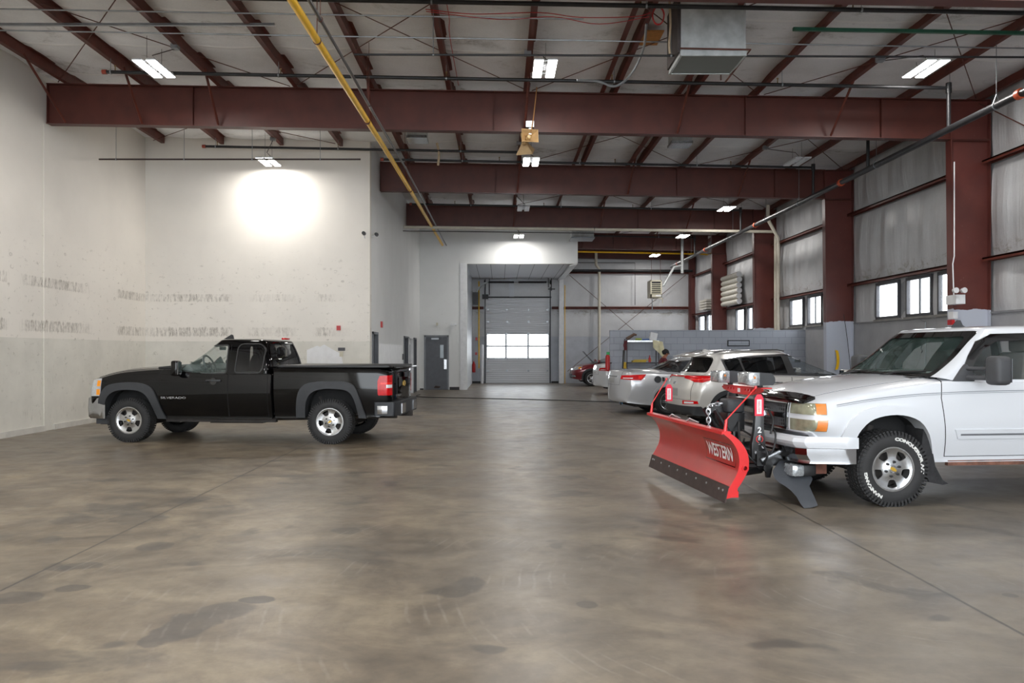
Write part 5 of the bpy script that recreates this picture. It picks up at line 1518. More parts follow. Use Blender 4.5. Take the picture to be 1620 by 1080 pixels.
for s in (-1, 1):
    yy = .985 * s
    h = obj('door_handle', MB().tube([(-1.42, yy, 1.105), (-1.46, yy + .03 * s, 1.11), (-1.62, yy + .03 * s, 1.11), (-1.68, yy, 1.105)], .017, 8), M_BTRIM, BK, 50, world=False)
    obj('handle_recess', MB().lathe([(yy - .01 * s, .065), (yy + .004 * s, .062)], (-1.55, 0, 1.095), 'y', 20), M_GLOSSK, h, 40, world=False)
    mirror_(BK, -.93, 1.10 * s, 1.33, (.13, .17, .27), PB, [([(-.93, .97, 1.24), (-.93, 1.08, 1.26)], .035)])
    put('window_trim', boolean(boolean(inflate(G, .004), inflate(G, -.006), 'DIFFERENCE'), joinmesh([prism_me(offp(w_, .022), .3 * s, 1.3 * s, 'y') for w_ in (W1, W2)]), 'INTERSECT') if False else boolean(boolean(inflate(G, .004), joinmesh([prism_me(offp(w_, .020), .3 * s, 1.3 * s, 'y') for w_ in (W1, W2)]), 'INTERSECT'), joinmesh([prism_me(w_, 0, 1.5 * s, 'y') for w_ in (W1, W2)]), 'DIFFERENCE'), M_BLACK, BK)
    put('door_frame_seam', finish(MB().tube([(-1.81, .915 * s, 1.27), (-1.81, .80 * s, 1.75)], .005, 5)), M_SEAM, BK, None)
    side_text('SILVERADO', .052, -.82, .80, inflate(solid, .004), s, mat('chrome_letters', (220, 222, 225), .2, metal=.6, var=0), BK, sx=1.75)
    # headlamp cluster
    hl = patch_(solid, .006, [(.42, .83), (.95, .82), (.95, 1.12), (.42, 1.15)] if False else [(.53, .825), (1.0, .82), (1.0, 1.12), (.53, 1.14)], .40 * s, 1.2 * s)
    o = put('headlight', hl, mat('headlamp_glass', (196, 200, 202), .12, metal=.3, coat=1, var=.1, scale=20), BK)
    for z0, z1 in ((.845, .95), (1.0, 1.105)):
        put('amber_marker', patch_(solid, .009, [(.54, z0), (.61, z0), (.61, z1), (.54, z1)], .5 * s, 1.2 * s), mat('amber_lens', (240, 150, 20), .2, coat=1, var=.05), o)
    # tail lamp
    tl = put('tail_light', patch_(bsolid, .010, [(-4.49, .88), (-4.485, 1.1), (-4.52, 1.2), (-4.9, 1.22), (-4.9, .86), (-4.5, .86)], .82 * s, 1.2 * s), mat('red_tail_lens', (196, 8, 16), .25, coat=.15, var=.1, scale=25, spec=.3), BK)
    put('brake_bands', patch_(bsolid, .013, [(-4.54, 1.05), (-4.9, 1.06), (-4.9, 1.09), (-4.54, 1.08)], .84 * s, 1.2 * s), mat('bright_red_lens', (238, 44, 34), .25, coat=.15, var=.05, spec=.3), tl)
    put('reverse_lens', patch_(bsolid, .013, [(-4.64, .99), (-4.9, .99), (-4.9, 1.045), (-4.64, 1.045)], .84 * s, 1.2 * s), mat('white_reverse_lens', (224, 228, 232), .15, coat=1, var=.05), tl)
    # bumper corner plates
    put('bumper_end', finish(MB().box(-4.66, -4.48, .955 * s, .99 * s, .53, .68).bevel(.008)), M_CHROME, BK)
# grille, bumpers
put('grille', patch_(solid, .008, [(-.62, .83), (.62, .83), (.62, 1.12), (-.62, 1.12)], .6, 1.2, 'x'), M_CHROME, BK)
def arcbar(x0, bow, hw, z0, z1, thk, wrap, nm, m, root, smooth=50, n=20, tilt=0.0):
    """bumper bar bowed in plan; ends wrap back; x0 outer face"""
    out = []
    for i in range(n + 1):
        y = -hw + 2 * hw * i / n
        f = abs(y) / hw
        x = x0 - (bow * f ** 2 + wrap * max(0, f - .86) ** 1.5 / .14 ** 1.5) * (1 if x0 > 0 else -1)
        out.append((x, y))
    rings = []
    sg = 1 if x0 > 0 else -1
    for x, y in out:
        rings.append([Vector((x - tilt * sg, y, z0 + .03)), Vector((x + (.012 - tilt * .4) * sg, y, (z0 + z1) / 2)), Vector((x, y, z1 - .02)), Vector((x - .03 * sg, y, z1)), Vector((x - thk * sg, y, z1 - .01)), Vector((x - thk * sg, y, z0)), Vector((x - .03 * sg, y, z0))])
    return put(nm, finish(MB().rings(rings)), m, root, smooth)
arcbar(.955, .13, .985, .42, .80, .12, .26, 'front_bumper', M_CHROME, BK)
put('air_dam', finish(MB().box(.30, .66, -.9, .9, .32, .46)), M_BTRIM, BK, None)
for s in (-1, 1): put('tow_bracket', finish(MB().box(.52, .64, min(.68 * s, .8 * s), max(.68 * s, .8 * s), .3, .5)), M_UNDER, BK, None)
put('rear_bumper', finish(MB().prism(roundp([(-4.84, -.72), (-4.84, .72), (-4.78, .97), (-4.42, .985), (-4.42, .9), (-4.7, .88), (-4.7, -.88), (-4.42, -.9), (-4.42, -.985), (-4.78, -.97)], .04), .50, .74, 'z').bevel(.012)), mat('dark_bumper_plastic', (34, 37, 42), .5, var=.08), BK, 50)
put('bumper_face', finish(MB().box(-4.855, -4.83, -.68, -.36, .53, .70)), M_CHROME, BK)
put('bumper_face', finish(MB().box(-4.855, -4.83, .36, .68, .53, .70)), M_CHROME, BK)
put('hitch_receiver', finish(MB().box(-4.9, -4.65, -.05, .05, .43, .52)), M_UNDER, BK)
framed('tailgate', bsolid, [(-.80, .76), (.80, .76), (.80, 1.31), (-.80, 1.31)], -5.2, -4.6, 'x', BK, PB, both=False)
tg = [o for o in BK.children if o.name.startswith('tailgate')][0]
me = finish(MB().prism([(y * .11, 1.04 + z * .1) for y, z in BOW], -.004, .004, 'x')); 
for v in me.vertices: v.co.x = -v.co.x
put('bowtie_emblem', onto(me, inflate(bsolid, .004), 'x', -1, .004), M_GOLD, tg, None)
put('gate_handle', finish(MB().box(-4.82, -4.78, -.12, .12, 1.16, 1.25)), M_BTRIM, tg)
put('gate_spoiler', finish(MB().box(-4.84, -4.72, -.8, .8, 1.325, 1.36).bevel(.01)), PB, tg)
me = text_mesh('SILVERADO', .05, 0, 0, 1.4)
for v in me.vertices: v.co = Vector((0, -(v.co.x) * 1 - .45 if False else v.co.x * -1 + .45, .84 + v.co.y))
put('lettering', onto(me, inflate(bsolid, .004), 'x', -1, .003), MATS['chrome_letters'], tg, None)
put('third_brake_light', finish(MB().cbox((-2.5, 0, 1.865), (.06, .3, .035)).bevel(.01)), mat('red_tail_lens', (196, 14, 22)), BK)
put('roof_antenna', finish(MB().prism([(-1.30, 1.86), (-1.50, 1.86), (-1.48, 1.94), (-1.45, 1.95)], -.012, .012, 'y')), M_BLACK, BK, None)
put('wiper', finish(MB().tube([(-.34, -.6, 1.345), (-.50, -.55, 1.39), (-.62, -.1, 1.42)], .012, 6).tube([(-.34, .1, 1.36), (-.5, .15, 1.40), (-.6, .6, 1.40)], .012, 6)), M_BLACK, BK)
put('cowl', finish(MB().prism([(-.78, 1.28), (-.4, 1.30), (-.42, 1.345), (-.7, 1.375)], -.74, .74, 'y')), M_BLACK, BK, None)
# chassis, running gear
ch = MB()
for s in (-1, 1):
    ch.box(-4.7, .6, .42 * s - .05, .42 * s + .05, .42, .56)
ch.box(-.15, .15, -.6, .6, .28, .42).box(-3.75, -3.55, -.75, .75, .32, .44).box(-2.2, -1.2, -.35, .35, .3, .45)
ch.tube([(-1.3, .3, .36), (-4.4, .55, .45)], .035, 8)
for s in (-1, 1):
    ch.tube([(-3.0, .62 * s, .52), (-3.645, .62 * s, .42), (-4.4, .62 * s, .58)], .03, 6)
    ch.tube([(-3.55, .55 * s, .4), (-3.35, .6 * s, .82)], .035, 8)
ch.box(-2.62, -1.2, -.82, -.72, .36, .44).box(-2.62, -.6, .72, .82, .36, .44)
put('chassis', finish(ch), M_UNDER, BK, None)
# cabin contents
put('cabin_floor', finish(MB().box(-2.5, -.75, -.84, .84, 1.1, 1.245)), M_CABIN, BK, None)
put('dashboard', finish(MB().prism([(-.7, 1.2), (-1.05, 1.2), (-1.1, 1.3), (-1.0, 1.40), (-.72, 1.38)], -.8, .8, 'y').bevel(.02)), mat('grey_dash', (88, 94, 92), .6), BK)
for y in (-.42, .42):
    seat(BK, -1.72, y, 1.08, .48, h=.58)
seat(BK, -2.28, 0, 1.08, 1.3, h=.55)
steering(BK, -1.22, .42, 1.38)
put('rearview_mirror', finish(MB().cbox((-1.28, 0, 1.69), (.03, .24, .07)).bevel(.01)), M_BLACK, BK)
for x, s in ((0, 1), (0, -1), (-3.645, 1), (-3.645, -1)):
    set_wheel(truck_wheel, BK, x, .875 * s, .392, .3 * x)

# ------------------------------------------------------------ white pickup
WK = thing('pickup_truck', 'white pickup carrying the red snow plow, cut by the right edge', 'pickup truck', (3.84, 9.12, 0), math.radians(186.3))
PW = paint('white_clearcoat_paint', (204, 207, 212), 0, .3)
def wk_warp(x, y, z):
    w = abs(y)
    if x > .3:
        k = min(1, (x - .3) / .55); x -= k * (.07 * w ** 2 + .05 * w ** 8) + k * max(0, (z - .95)) * .12 * k
    return (x, y, z)
WKS = [(-2.6, .44, .90, .80, .975, 1.20, .96, 1.255, .90, 1.27),
       (-1.5, .44, .90, .80, .98, 1.20, .965, 1.255, .90, 1.27),
       (-.62, .44, .90, .80, .985, 1.20, .965, 1.28, .88, 1.325),
       (-.2, .44, .90, .84, .985, 1.15, .955, 1.235, .87, 1.305),
       (.3, .46, .9, .82, .98, 1.08, .95, 1.16, .86, 1.24),
       (.65, .6, .88, .80, .97, 1.02, .94, 1.10, .85, 1.165),
       (.86, .74, .87, .82, .95, .99, .93, 1.05, .84, 1.10)]
WA = [(.38, .1), (.385, .6), (.34, .76), (.23, .88), (.07, .935), (-.13, .94), (-.31, .88), (-.43, .74), (-.50, .52), (-.53, .1)]
spec = dict(paint=PW, stations=WKS, warp=wk_warp, arches=[(0, WA)], well_y=.62, n=60)
solid, bsh, cm = car(spec, WK)
bed = finish(loft([(a - .0, *r) for a, *r in BED], 40, bed_warp)); bed.materials.append(PW)
bed = boolean(bed, (lambda m_: m_)(cm2.copy()), 'DIFFERENCE'); shade(bed, 32)
obj('cargo_bed', bed, None, WK, world=False)
WAO = [(.52, .6), (.49, .78), (.37, .93), (.17, 1.015), (-.03, 1.03), (-.25, 1.01), (-.47, .92), (-.58, .74), (-.61, .5), (-.62, .45)]
flares(solid, WK, 0, WAO, [(.38, .6), (.335, .75), (.225, .87), (.065, .925), (-.13, .93), (-.305, .87), (-.42, .73), (-.49, .52), (-.51, .45)], PW, .022, smooth=60)
V1 = roundp([(-.80, 1.285), (-.93, 1.50), (-1.06, 1.65), (-1.24, 1.73), (-1.82, 1.75), (-1.84, 1.285)], .05)
V2 = roundp([(-1.98, 1.29), (-1.97, 1.745), (-2.38, 1.74), (-2.42, 1.29)], .05)
spec.update(house=dict(front=[-.43, -.58, -.73, -.87, -1.03], rear=[-2.58, -2.57, -2.55, -2.50, -2.44], half=[.94, .91, .87, .825, .745], zbase=lambda x: 1.22 if x < -1 else 1.22 + (x + 1) * .2, roof=lambda x: 1.815 - .025 * (x + 1.9) ** 2, crown=.045, cr_=.09, bowf=.14, bowr=.03), zin=1.24, fx=(-1.28, .3), rx=(-3, -2.3))
GW = car_glass('pale_green_windscreen', (96, 120, 116), .14)
G, csh = cabin(spec, WK, [V1, V2], roundp([(-.80, 1.325), (.80, 1.325), (.69, 1.765), (-.69, 1.765)], .05), roundp([(-.70, 1.36), (.70, 1.36), (.62, 1.75), (-.62, 1.75)], .08), glass_side=car_glass('grey_tinted_side_glass', (70, 82, 82), .22), glass_front=GW, glass_rear=GCLR)
wf = roundp([(-.84, 1.29), (.84, 1.29), (.725, 1.795), (-.725, 1.795)], .05)
wi = roundp([(-.775, 1.345), (.775, 1.345), (.665, 1.735), (-.665, 1.735)], .05)
put('windshield_band', boolean(boolean(inflate(G, .003), prism_me(wf, -1.26, .3, 'x'), 'INTERSECT'), prism_me(wi, -1.6, .4, 'x'), 'DIFFERENCE'), M_GLOSSK, WK)
framed('front_door', solid, [(-.64, .5), (-.60, .8), (-.56, 1.1), (-.58, 1.26), (-.66, 1.32), (-1.86, 1.3), (-1.86, .5)], .5, 1.2, 'y', WK, PW, cut=cm)
framed('rear_door', solid, [(-1.88, .5), (-1.88, 1.3), (-2.54, 1.3), (-2.54, .5)], .5, 1.2, 'y', WK, PW)
framed('hood', solid, [(-.48, -.76), (.3, -.74), (.83, -.70), (.86, 0), (.83, .70), (.3, .74), (-.48, .76)], 1.0, 1.6, 'z', WK, PW, both=False, gap=.005)
# bug deflector
bd = boolean(inflate(solid, .022), prism_me([(.70, -.80), (1.0, -.86), (1.05, 0), (1.0, .86), (.70, .80), (.80, 0)], 1.045, 1.6, 'z'), 'INTERSECT')
put('bug_deflector', bd, M_GLOSSK, WK, 50)
for s in (-1, 1):
    # lamps
    hl = M_HL = mat('yellowed_headlamp', (150, 150, 128), .12, coat=1, metal=.3, var=.14, scale=14)
    for z0, z1, nm in ((.935, 1.05, 'headlight'), (.765, .885, 'parking_light')):
        x_in = .62
        o = put(nm, patch_(solid, .008, [(.66, z0), (1.1, z0), (1.1, z1), (.65, z1)], x_in * s, 1.1 * s), M_HL, WK)
        put('amber_marker', patch_(solid, .011, [(.665, z0 + .006), (.765, z0 + .006), (.755, z1 - .004), (.655, z1 - .004)], .7 * s, 1.1 * s), mat('dull_amber_lens', (222, 128, 52), .2, coat=1, var=.08), o)
    stripe(WK, inflate(solid, .004), [(.55, 1.035), (.2, 1.09), (-.3, 1.14), (-.9, 1.165), (-1.6, 1.175), (-2.5, 1.175)], s, .007, mat('grey_pinstripe', (120, 124, 130), .4, var=0))
    stripe(WK, inflate(solid, .004), [(.55, 1.018), (.2, 1.074), (-.3, 1.124), (-.9, 1.149), (-1.6, 1.159), (-2.5, 1.159)], s, .004, MATS['grey_pinstripe'])
    put('door_moulding', patch_(solid, .018, [(-.74, .68), (-1.84, .68), (-1.84, .78), (-.70, .78)], .6 * s, 1.2 * s), PW, WK)
    stripe(WK, inflate(solid, .018), [(-.76, .725), (-1.3, .725), (-1.83, .725)], s, .02, mat('grey_moulding_insert', (104, 106, 110), .4), 'moulding_insert', .003)
    # tow mirrors
    mirror_(WK, -.98, 1.24 * s, 1.385, (.17, .20, .29), mat('grey_mirror_plastic', (62, 63, 66), .6, var=.06, bump=.1), [([(-.86, .94, 1.40), (-.95, 1.18, 1.40)], .02), ([(-.86, .94, 1.31), (-.95, 1.18, 1.31)], .026)])
    put('mirror_bracket', finish(MB().prism([(-.70, 1.27), (-.95, 1.27), (-.93, 1.37), (-.86, 1.45)], .90 * s, .955 * s, 'y').bevel(.01)), MATS['grey_mirror_plastic'], WK)
    # rain visor over the door glass
    vo_ = [(-.80, 1.34), (-.93, 1.53), (-1.06, 1.68), (-1.24, 1.76), (-1.84, 1.775)]
    vi_ = [(-1.84, 1.70), (-1.27, 1.68), (-1.11, 1.60), (-.99, 1.47), (-.88, 1.32)]
    put('rain_visor', boolean(inflate(G, .016), prism_me(vo_ + vi_, .3 * s, 1.4 * s, 'y'), 'INTERSECT'), M_GLOSSK, WK)
    put('mud_flap', finish(MB().prism([(-.40, .90), (-.47, .66), (-.52, .4), (-.60, .26), (-.66, .22), (-.60, .21), (-.45, .24), (-.36, .5)], .66 * s, .94 * s, 'y')), mat('dirty_black_flap', (38, 38, 40), .85, var=.3, scale=16), WK, None)
for s in (-1, 1): put('rusty_sill', finish(MB().box(-2.5, -.68, min(.86 * s, .905 * s), max(.86 * s, .905 * s), .40, .455)), mat('rusty_sill', (112, 76, 62), .85, var=.35, scale=9), WK, None)
put('grille_panel', patch_(solid, .004, [(-.57, .77), (.57, .77), (.59, 1.05), (-.59, 1.05)], .6, 1.3, 'x'), M_BLACK, WK)
gf = inflate(solid, .022)
mg = NT('honeycomb_grille'); vo = mg.n('ShaderNodeTexVoronoi', feature='DISTANCE_TO_EDGE'); mg.link(mg.obj(), vo.inputs['Vector']); vo.inputs['Scale'].default_value = 26; vo.inputs['Randomness'].default_value = 0
_k = mg.step(vo.outputs['Distance'], .05, .18)
mg.link(mg.mix(_k, rgb(92, 94, 98), rgb(14, 14, 15)), mg.b.inputs['Base Color']); mg.bump(mg.math('SUBTRACT', 1.0, _k), .8, .01); mg.b.inputs['Roughness'].default_value = .35
for z0, z1 in ((.785, .885), (.925, 1.02)):
    put('grille_mesh', patch_(solid, .010, [(-.545, z0), (.545, z0), (.56, z1), (-.56, z1)], .6, 1.3, 'x'), mg.m, WK)
fr_ = []
put('grille_surround', boolean(patch_(solid, .024, roundp([(-.58, .755), (.58, .755), (.60, 1.06), (-.60, 1.06)], .03), .6, 1.3, 'x'), joinmesh([prism_me([(-.545, .785), (.545, .785), (.55, .878), (-.55, .878)], .4, 1.5, 'x'), prism_me([(-.55, .928), (.55, .928), (.565, 1.03), (-.565, 1.03)], .4, 1.5, 'x')]), 'DIFFERENCE'), M_CHROME, WK)
me = finish(MB().prism([(y * .13, .903 + z * .12) for y, z in BOW], -.006, .008, 'x'))
put('bowtie_emblem', onto(me, inflate(solid, .026), 'x', 1, .006), M_CHROME, WK, None)
arcbar(.985, .09, .985, .595, .715, .14, .42, 'bumper_cap', PW, WK, smooth=22)
arcbar(.965, .09, .975, .44, .61, .12, .40, 'front_bumper', M_CHROME, WK, smooth=22, tilt=.04)
put('radiator_support', finish(MB().box(.35, .78, -.8, .8, .5, .74)), M_BLACK, WK, None)
for s in (-1, 1):
    o = put('fog_light', finish(MB().cbox((.84, .62 * s, .345), (.14, .22, .13)).bevel(.03)), mat('fog_lamp_glass', (178, 184, 188), .1, metal=.5, coat=1, var=.25, scale=40), WK)
    put('lamp_bucket', finish(MB().cbox((.72, .62 * s, .345), (.16, .2, .12)).bevel(.02)), M_BLACK, o)
for s in (-1, 1): put('rusty_bracket', finish(MB().box(.5, .62, .63 * s - .03, .63 * s + .03, .3, .5)), mat('rust_brown_steel', (104, 66, 54), .85, var=.3, scale=12), WK, None)
put('roof_antenna', finish(MB().prism([(-1.36, 1.845), (-1.56, 1.845), (-1.50, 1.875), (-1.47, 1.935), (-1.44, 1.935)], -.014, .014, 'y')), M_BTRIM, WK, None)
put('wiper', finish(MB().tube([(-.34, -.55, 1.31), (-.46, -.45, 1.345), (-.54, .1, 1.375)], .011, 6).tube([(-.34, .25, 1.31), (-.46, .35, 1.35), (-.58, .70, 1.365)], .011, 6)), M_BLACK, WK)
put('cowl', finish(MB().prism([(-.62, 1.24), (-.40, 1.26), (-.40, 1.305), (-.60, 1.325)], -.72, .72, 'y')), M_BLACK, WK, None)
put('chassis', finish(MB().box(-4.7, .7, .36, .46, .4, .54).box(-4.7, .7, -.46, -.36, .4, .54).box(-.12, .12, -.62, .62, .3, .42).box(-3.75, -3.55, -.75, .75, .32, .44).tube([(.1, .62, .42), (.0, .62, .8)], .04, 8).tube([(.1, -.62, .42), (.0, -.62, .8)], .04, 8)), M_UNDER, WK, None)
put('cabin_floor', finish(MB().box(-2.5, -.75, -.84, .84, 1.18, 1.28)), M_CABIN, WK, None)
put('dashboard', finish(MB().prism([(-.62, 1.2), (-1.05, 1.2), (-1.08, 1.3), (-.98, 1.375), (-.66, 1.345)], -.8, .8, 'y').bevel(.02)), mat('green_grey_dash', (84, 92, 90), .6), WK)
for y in (-.42, .42): seat(WK, -1.75, y, 1.06, .48, mat('grey_seat_cloth', (118, 116, 112), .85, var=.1), h=.62)
seat(WK, -2.3, 0, 1.06, 1.3, MATS['grey_seat_cloth'], h=.52)
steering(WK, -1.2, .42, 1.36, MATS['grey_dash'])
put('hanging_wire', finish(MB().tube([(-1.12, -.02, 1.77), (-1.08, -.02, 1.69), (-1.08, -.10, 1.66), (-1.08, -.13, 1.61), (-1.08, -.10, 1.58), (-1.08, -.12, 1.56)], .006, 6)), M_BLACK, WK)
ww = wheel(.382, .27, .228, 'truck', lettering=True)
for x, s in ((0, 1), (0, -1), (-3.645, 1), (-3.645, -1)):
    set_wheel(ww, WK, x - .045, .845 * s, .382, .0 if x == 0 else .7)
# ------------------------------------------------------------ crossovers and sedans
def crossover(root, P_, wh, wx=(0, -2.67), glass_dark=True, headlamp=False, name='silver'):
    def wp(x, y, z):
        w = abs(y) / .93
        if x < -2.9:
            k = min(1, (-2.9 - x) / .6); x += k * .26 * w ** 3 + k * max(0, z - .8) * .35 * k
        if x > .2:
            k = min(1, (x - .2) / .7); x -= k * .26 * w ** 3 + k * max(0, z - .75) * .5 * k
        return (x, y, z)
    ST = [(-3.54, .30, .76, .70, .90, .98, .88, 1.06, .82, 1.10), (-3.2, .28, .83, .72, .925, 1.02, .90, 1.10, .84, 1.125), (-2.67, .26, .86, .74, .93, 1.02, .905, 1.10, .84, 1.12), (-1.4, .25, .87, .72, .93, 1.0, .905, 1.06, .84, 1.08), (-.3, .25, .87, .70, .93, .97, .90, 1.03, .82, 1.09), (.3, .26, .86, .70, .92, .90, .88, .97, .78, 1.03), (.7, .30, .82, .66, .90, .82, .85, .89, .74, .94), (.92, .34, .76, .60, .86, .74, .82, .80, .70, .83)]
    A = [(.40, .05), (.40, .40), (.35, .56), (.22, .69), (0, .74), (-.22, .69), (-.35, .56), (-.40, .40), (-.40, .05)]
    spec = dict(paint=P_, stations=ST, warp=wp, arches=[(wx[0], A), (wx[1], A)], well_y=.58, n=54)
    solid, b, cm = car(spec, root)
    # cladding round the arches and sills
    AO = [(.475, .2), (.47, .45), (.41, .63), (.26, .765), (0, .815), (-.26, .765), (-.41, .63), (-.47, .45), (-.475, .2)]
    AI = [(.395, .2), (.395, .40), (.345, .555), (.215, .682), (0, .732), (-.215, .682), (-.345, .555), (-.395, .40), (-.395, .2)]
    MC = mat('satin_black_cladding', (42, 44, 47), .55, var=.06)
    for ax in wx:
        flares(solid, root, ax, AO, AI, MC, .014, nm='arch_cladding', smooth=60)
    for s in (-1, 1):
        put('sill_cladding', patch_(solid, .012, [(-2.2, .2), (-.47, .2), (-.47, .40), (-2.2, .40)], .6 * s, 1.2 * s), MC, root)
    put('rear_valance', boolean(boolean(inflate(solid, .012), prism_me([(-4, .15), (-3.13, .15), (-3.13, .34), (-3.3, .47), (-4, .47)], -1.3, 1.3, 'y'), 'INTERSECT'), cm.copy(), 'DIFFERENCE'), MC, root)
    Q1 = roundp([(-2.78, 1.40), (-2.70, 1.18), (-2.38, 1.155), (-2.46, 1.44)], .05)
    Q2 = roundp([(-2.42, 1.445), (-2.34, 1.15), (-1.44, 1.12), (-1.52, 1.485)], .03)
    Q3 = roundp([(-1.38, 1.485), (-1.28, 1.115), (-.16, 1.085), (-.32, 1.19), (-.66, 1.36), (-.98, 1.465)], .03)
    roof = lambda x: 1.565 - .055 * (x + 1.95) ** 2
    spec.update(house=dict(front=[.24, -.14, -.52, -.88, -1.24], rear=[-3.38, -3.33, -3.24, -3.15, -3.10], half=[.86, .82, .77, .715, .64], zbase=lambda x: 1.0, roof=roof, crown=.05, cr_=.16, bowf=.2, bowr=.22, lv=16), zin=1.07, fx=(-1.2, .7), rx=(-4, -2.95))
    gd = car_glass('privacy_glass', (18, 20, 22), .72)
    gf = car_glass('blue_grey_glass', (88, 104, 112), .22)
    G, sh = cabin(spec, root, [Q1, Q2, Q3], roundp([(-.68, 1.09), (.68, 1.09), (.56, 1.47), (-.56, 1.47)], .06), roundp([(-.72, 1.15), (.72, 1.15), (.60, 1.46), (-.60, 1.46)], .06), glass_side=[gd, gd, gf], glass_front=gf, glass_rear=gd)
    for s in (-1, 1):
        allw = [(-2.82, 1.42), (-2.73, 1.15), (-2.34, 1.12), (-1.4, 1.09), (-.06, 1.055), (-.30, 1.23), (-.66, 1.40), (-1.0, 1.495), (-1.55, 1.515), (-2.45, 1.475)]
        band = boolean(inflate(G, .004), prism_me(allw, .3 * s, 1.3 * s, 'y'), 'INTERSECT')
        band = boolean(band, joinmesh([prism_me(w_, 0, 1.5 * s, 'y') for w_ in (Q1, Q2, Q3)]), 'DIFFERENCE')
        put('window_trim', band, M_BLACK, root)
        put('chrome_strip', boolean(boolean(inflate(G, .007), prism_me(offp(allw, .012), .3 * s, 1.3 * s, 'y'), 'INTERSECT'), prism_me(offp(allw, -.004), 0, 1.5 * s, 'y'), 'DIFFERENCE'), M_CHROME, root)
        tl = put('tail_light', patch_(solid, .010, [(-4, 1.055), (-4, 1.085), (-3.2, 1.09), (-2.86, 1.072), (-3.08, 1.01), (-3.28, .955), (-3.40, .96), (-3.5, 1.045)], .40 * s, 1.2 * s), MATS['red_tail_lens'], root)
        put('brake_bands', patch_(solid, .014, [(-3.42, 1.0), (-3.42, 1.02), (-3.1, 1.045), (-3.1, 1.03)], .5 * s, 1.2 * s), MATS['bright_red_lens'], tl)
        rf = put('reflector', patch_(solid, .012, [(.48 * s, .50), (.84 * s, .52), (.84 * s, .58), (.48 * s, .58)], -4, -2.9, 'x'), MATS['red_tail_lens'], root)
        put('reverse_lens', patch_(solid, .016, [(.54 * s, .52), (.78 * s, .53), (.78 * s, .56), (.54 * s, .56)], -4, -2.9, 'x'), MATS['white_reverse_lens'], rf)
        o = mirror_(root, -.30, .98 * s, 1.14, (.12, .2, .14), P_, [([(-.26, .86, 1.06), (-.29, .95, 1.1)], .025)])
        h = obj('door_handle', MB().tube([(-1.6, .91 * s, .95), (-1.64, .95 * s, .95), (-1.78, .95 * s, .95), (-1.82, .91 * s, .95)], .013, 6), M_CHROME, root, 50, world=False)
        obj('door_handle', MB().tube([(-2.5, .91 * s, .97), (-2.54, .95 * s, .97), (-2.68, .95 * s, .97), (-2.72, .91 * s, .97)], .013, 6), M_CHROME, root, 50, world=False)
        if headlamp:
            hl = put('headlight', patch_(solid, .010, [(.50, .80), (.80, .73), (1.2, .72), (1.2, .82), (.8, .87), (.42, .93)], .42 * s, 1.2 * s), MATS['headlamp_glass'], root)
            put('amber_marker', patch_(solid, .014, [(.50, .82), (.64, .79), (.60, .87), (.46, .90)], .5 * s, 1.2 * s), MATS['amber_lens'], hl)
            put('fog_light', patch_(solid, .010, [(.74, .42), (1.2, .42), (1.2, .50), (.76, .50)], .5 * s, .80 * s), MATS['fog_lamp_glass'], root)
        obj('roof_rail', MB().tube([(-1.45, .66 * s, 1.585), (-1.6, .665 * s, 1.615), (-2.8, .665 * s, 1.59), (-2.95, .66 * s, 1.55)], .016, 8), M_CHROME, root, 50, world=False)
        seat(root, -1.65, .4 * s, .98, .48, h=.5); seat(root, -2.5, .38 * s, 1.0, .5, h=.45)
    if headlamp:
        put('grille', patch_(solid, .010, [(-.40, .66), (.40, .66), (.44, .80), (-.44, .80)], .4, 1.3, 'x'), M_CHROME, root)
        put('lower_grille', patch_(solid, .010, [(-.55, .36), (.55, .36), (.6, .56), (-.6, .56)], .4, 1.3, 'x'), M_BTRIM, root)
        for yy in (-.35, .3):
            obj('raised_wiper', MB().tube([(-.12, yy, 1.08), (.12, yy - .02, 1.34), (.35, yy - .04, 1.60)], .011, 6), M_BLACK, root, 50, world=False)
    framed('tailgate', solid, [(-.70, .60), (.70, .60), (.72, 1.13), (-.72, 1.13)], -4.2, -2.9, 'x', root, P_, both=False, gap=.006)
    put('plate_recess', patch_(solid, .007, roundp([(-.27, .66), (.27, .66), (.27, .82), (-.27, .82)], .02), -4.2, -3.2, 'x'), mat('recess_grey', (150, 150, 150), .4, var=.04), root)
    put('rear_badge', patch_(solid, .016, roundp([(-.055, .90), (.055, .90), (.055, .95), (-.055, .95)], .024), -4.2, -3.2, 'x'), M_CHROME, root)
    put('light_bar', patch_(solid, .012, [(-.6, 1.06), (.6, 1.06), (.6, 1.08), (-.6, 1.08)], -4.2, -3.0, 'x'), MATS['red_tail_lens'], root)
    framed('front_door', solid, [(-.42, .42), (-.36, .7), (-.46, 1.08), (-1.38, 1.10), (-1.42, .42)], .5, 1.2, 'y', root, P_, gap=.006)
    framed('rear_door', solid, [(-1.44, .42), (-1.40, 1.10), (-2.34, 1.12), (-2.36, .85), (-2.14, .60), (-2.10, .42)], .5, 1.2, 'y', root, P_, gap=.006)
    put('roof_spoiler', finish(MB().prism([(-3.05, 1.51), (-3.36, 1.465), (-3.38, 1.485), (-3.05, 1.565)], -.60, .60, 'y').bevel(.01)), P_, root, 50)
    obj('roof_antenna', MB().prism([(-2.72, 1.575), (-2.92, 1.56), (-2.92, 1.625), (-2.88, 1.63)], -.02, .02, 'y'), P_, root, world=False)
    put('dashboard', finish(MB().prism([(-.15, .98), (-.75, .98), (-.78, 1.05), (-.7, 1.12), (-.2, 1.09)], -.70, .70, 'y')), M_CABIN, root)
    put('cabin_floor', finish(MB().box(-3.1, -.5, -.76, .76, .95, 1.085)), M_CABIN, root, None)
    steering(root, -1.05, .37, 1.12)
    put('rearview_mirror', finish(MB().cbox((-.80, 0, 1.38), (.03, .22, .06)).bevel(.01)), M_BLACK, root)
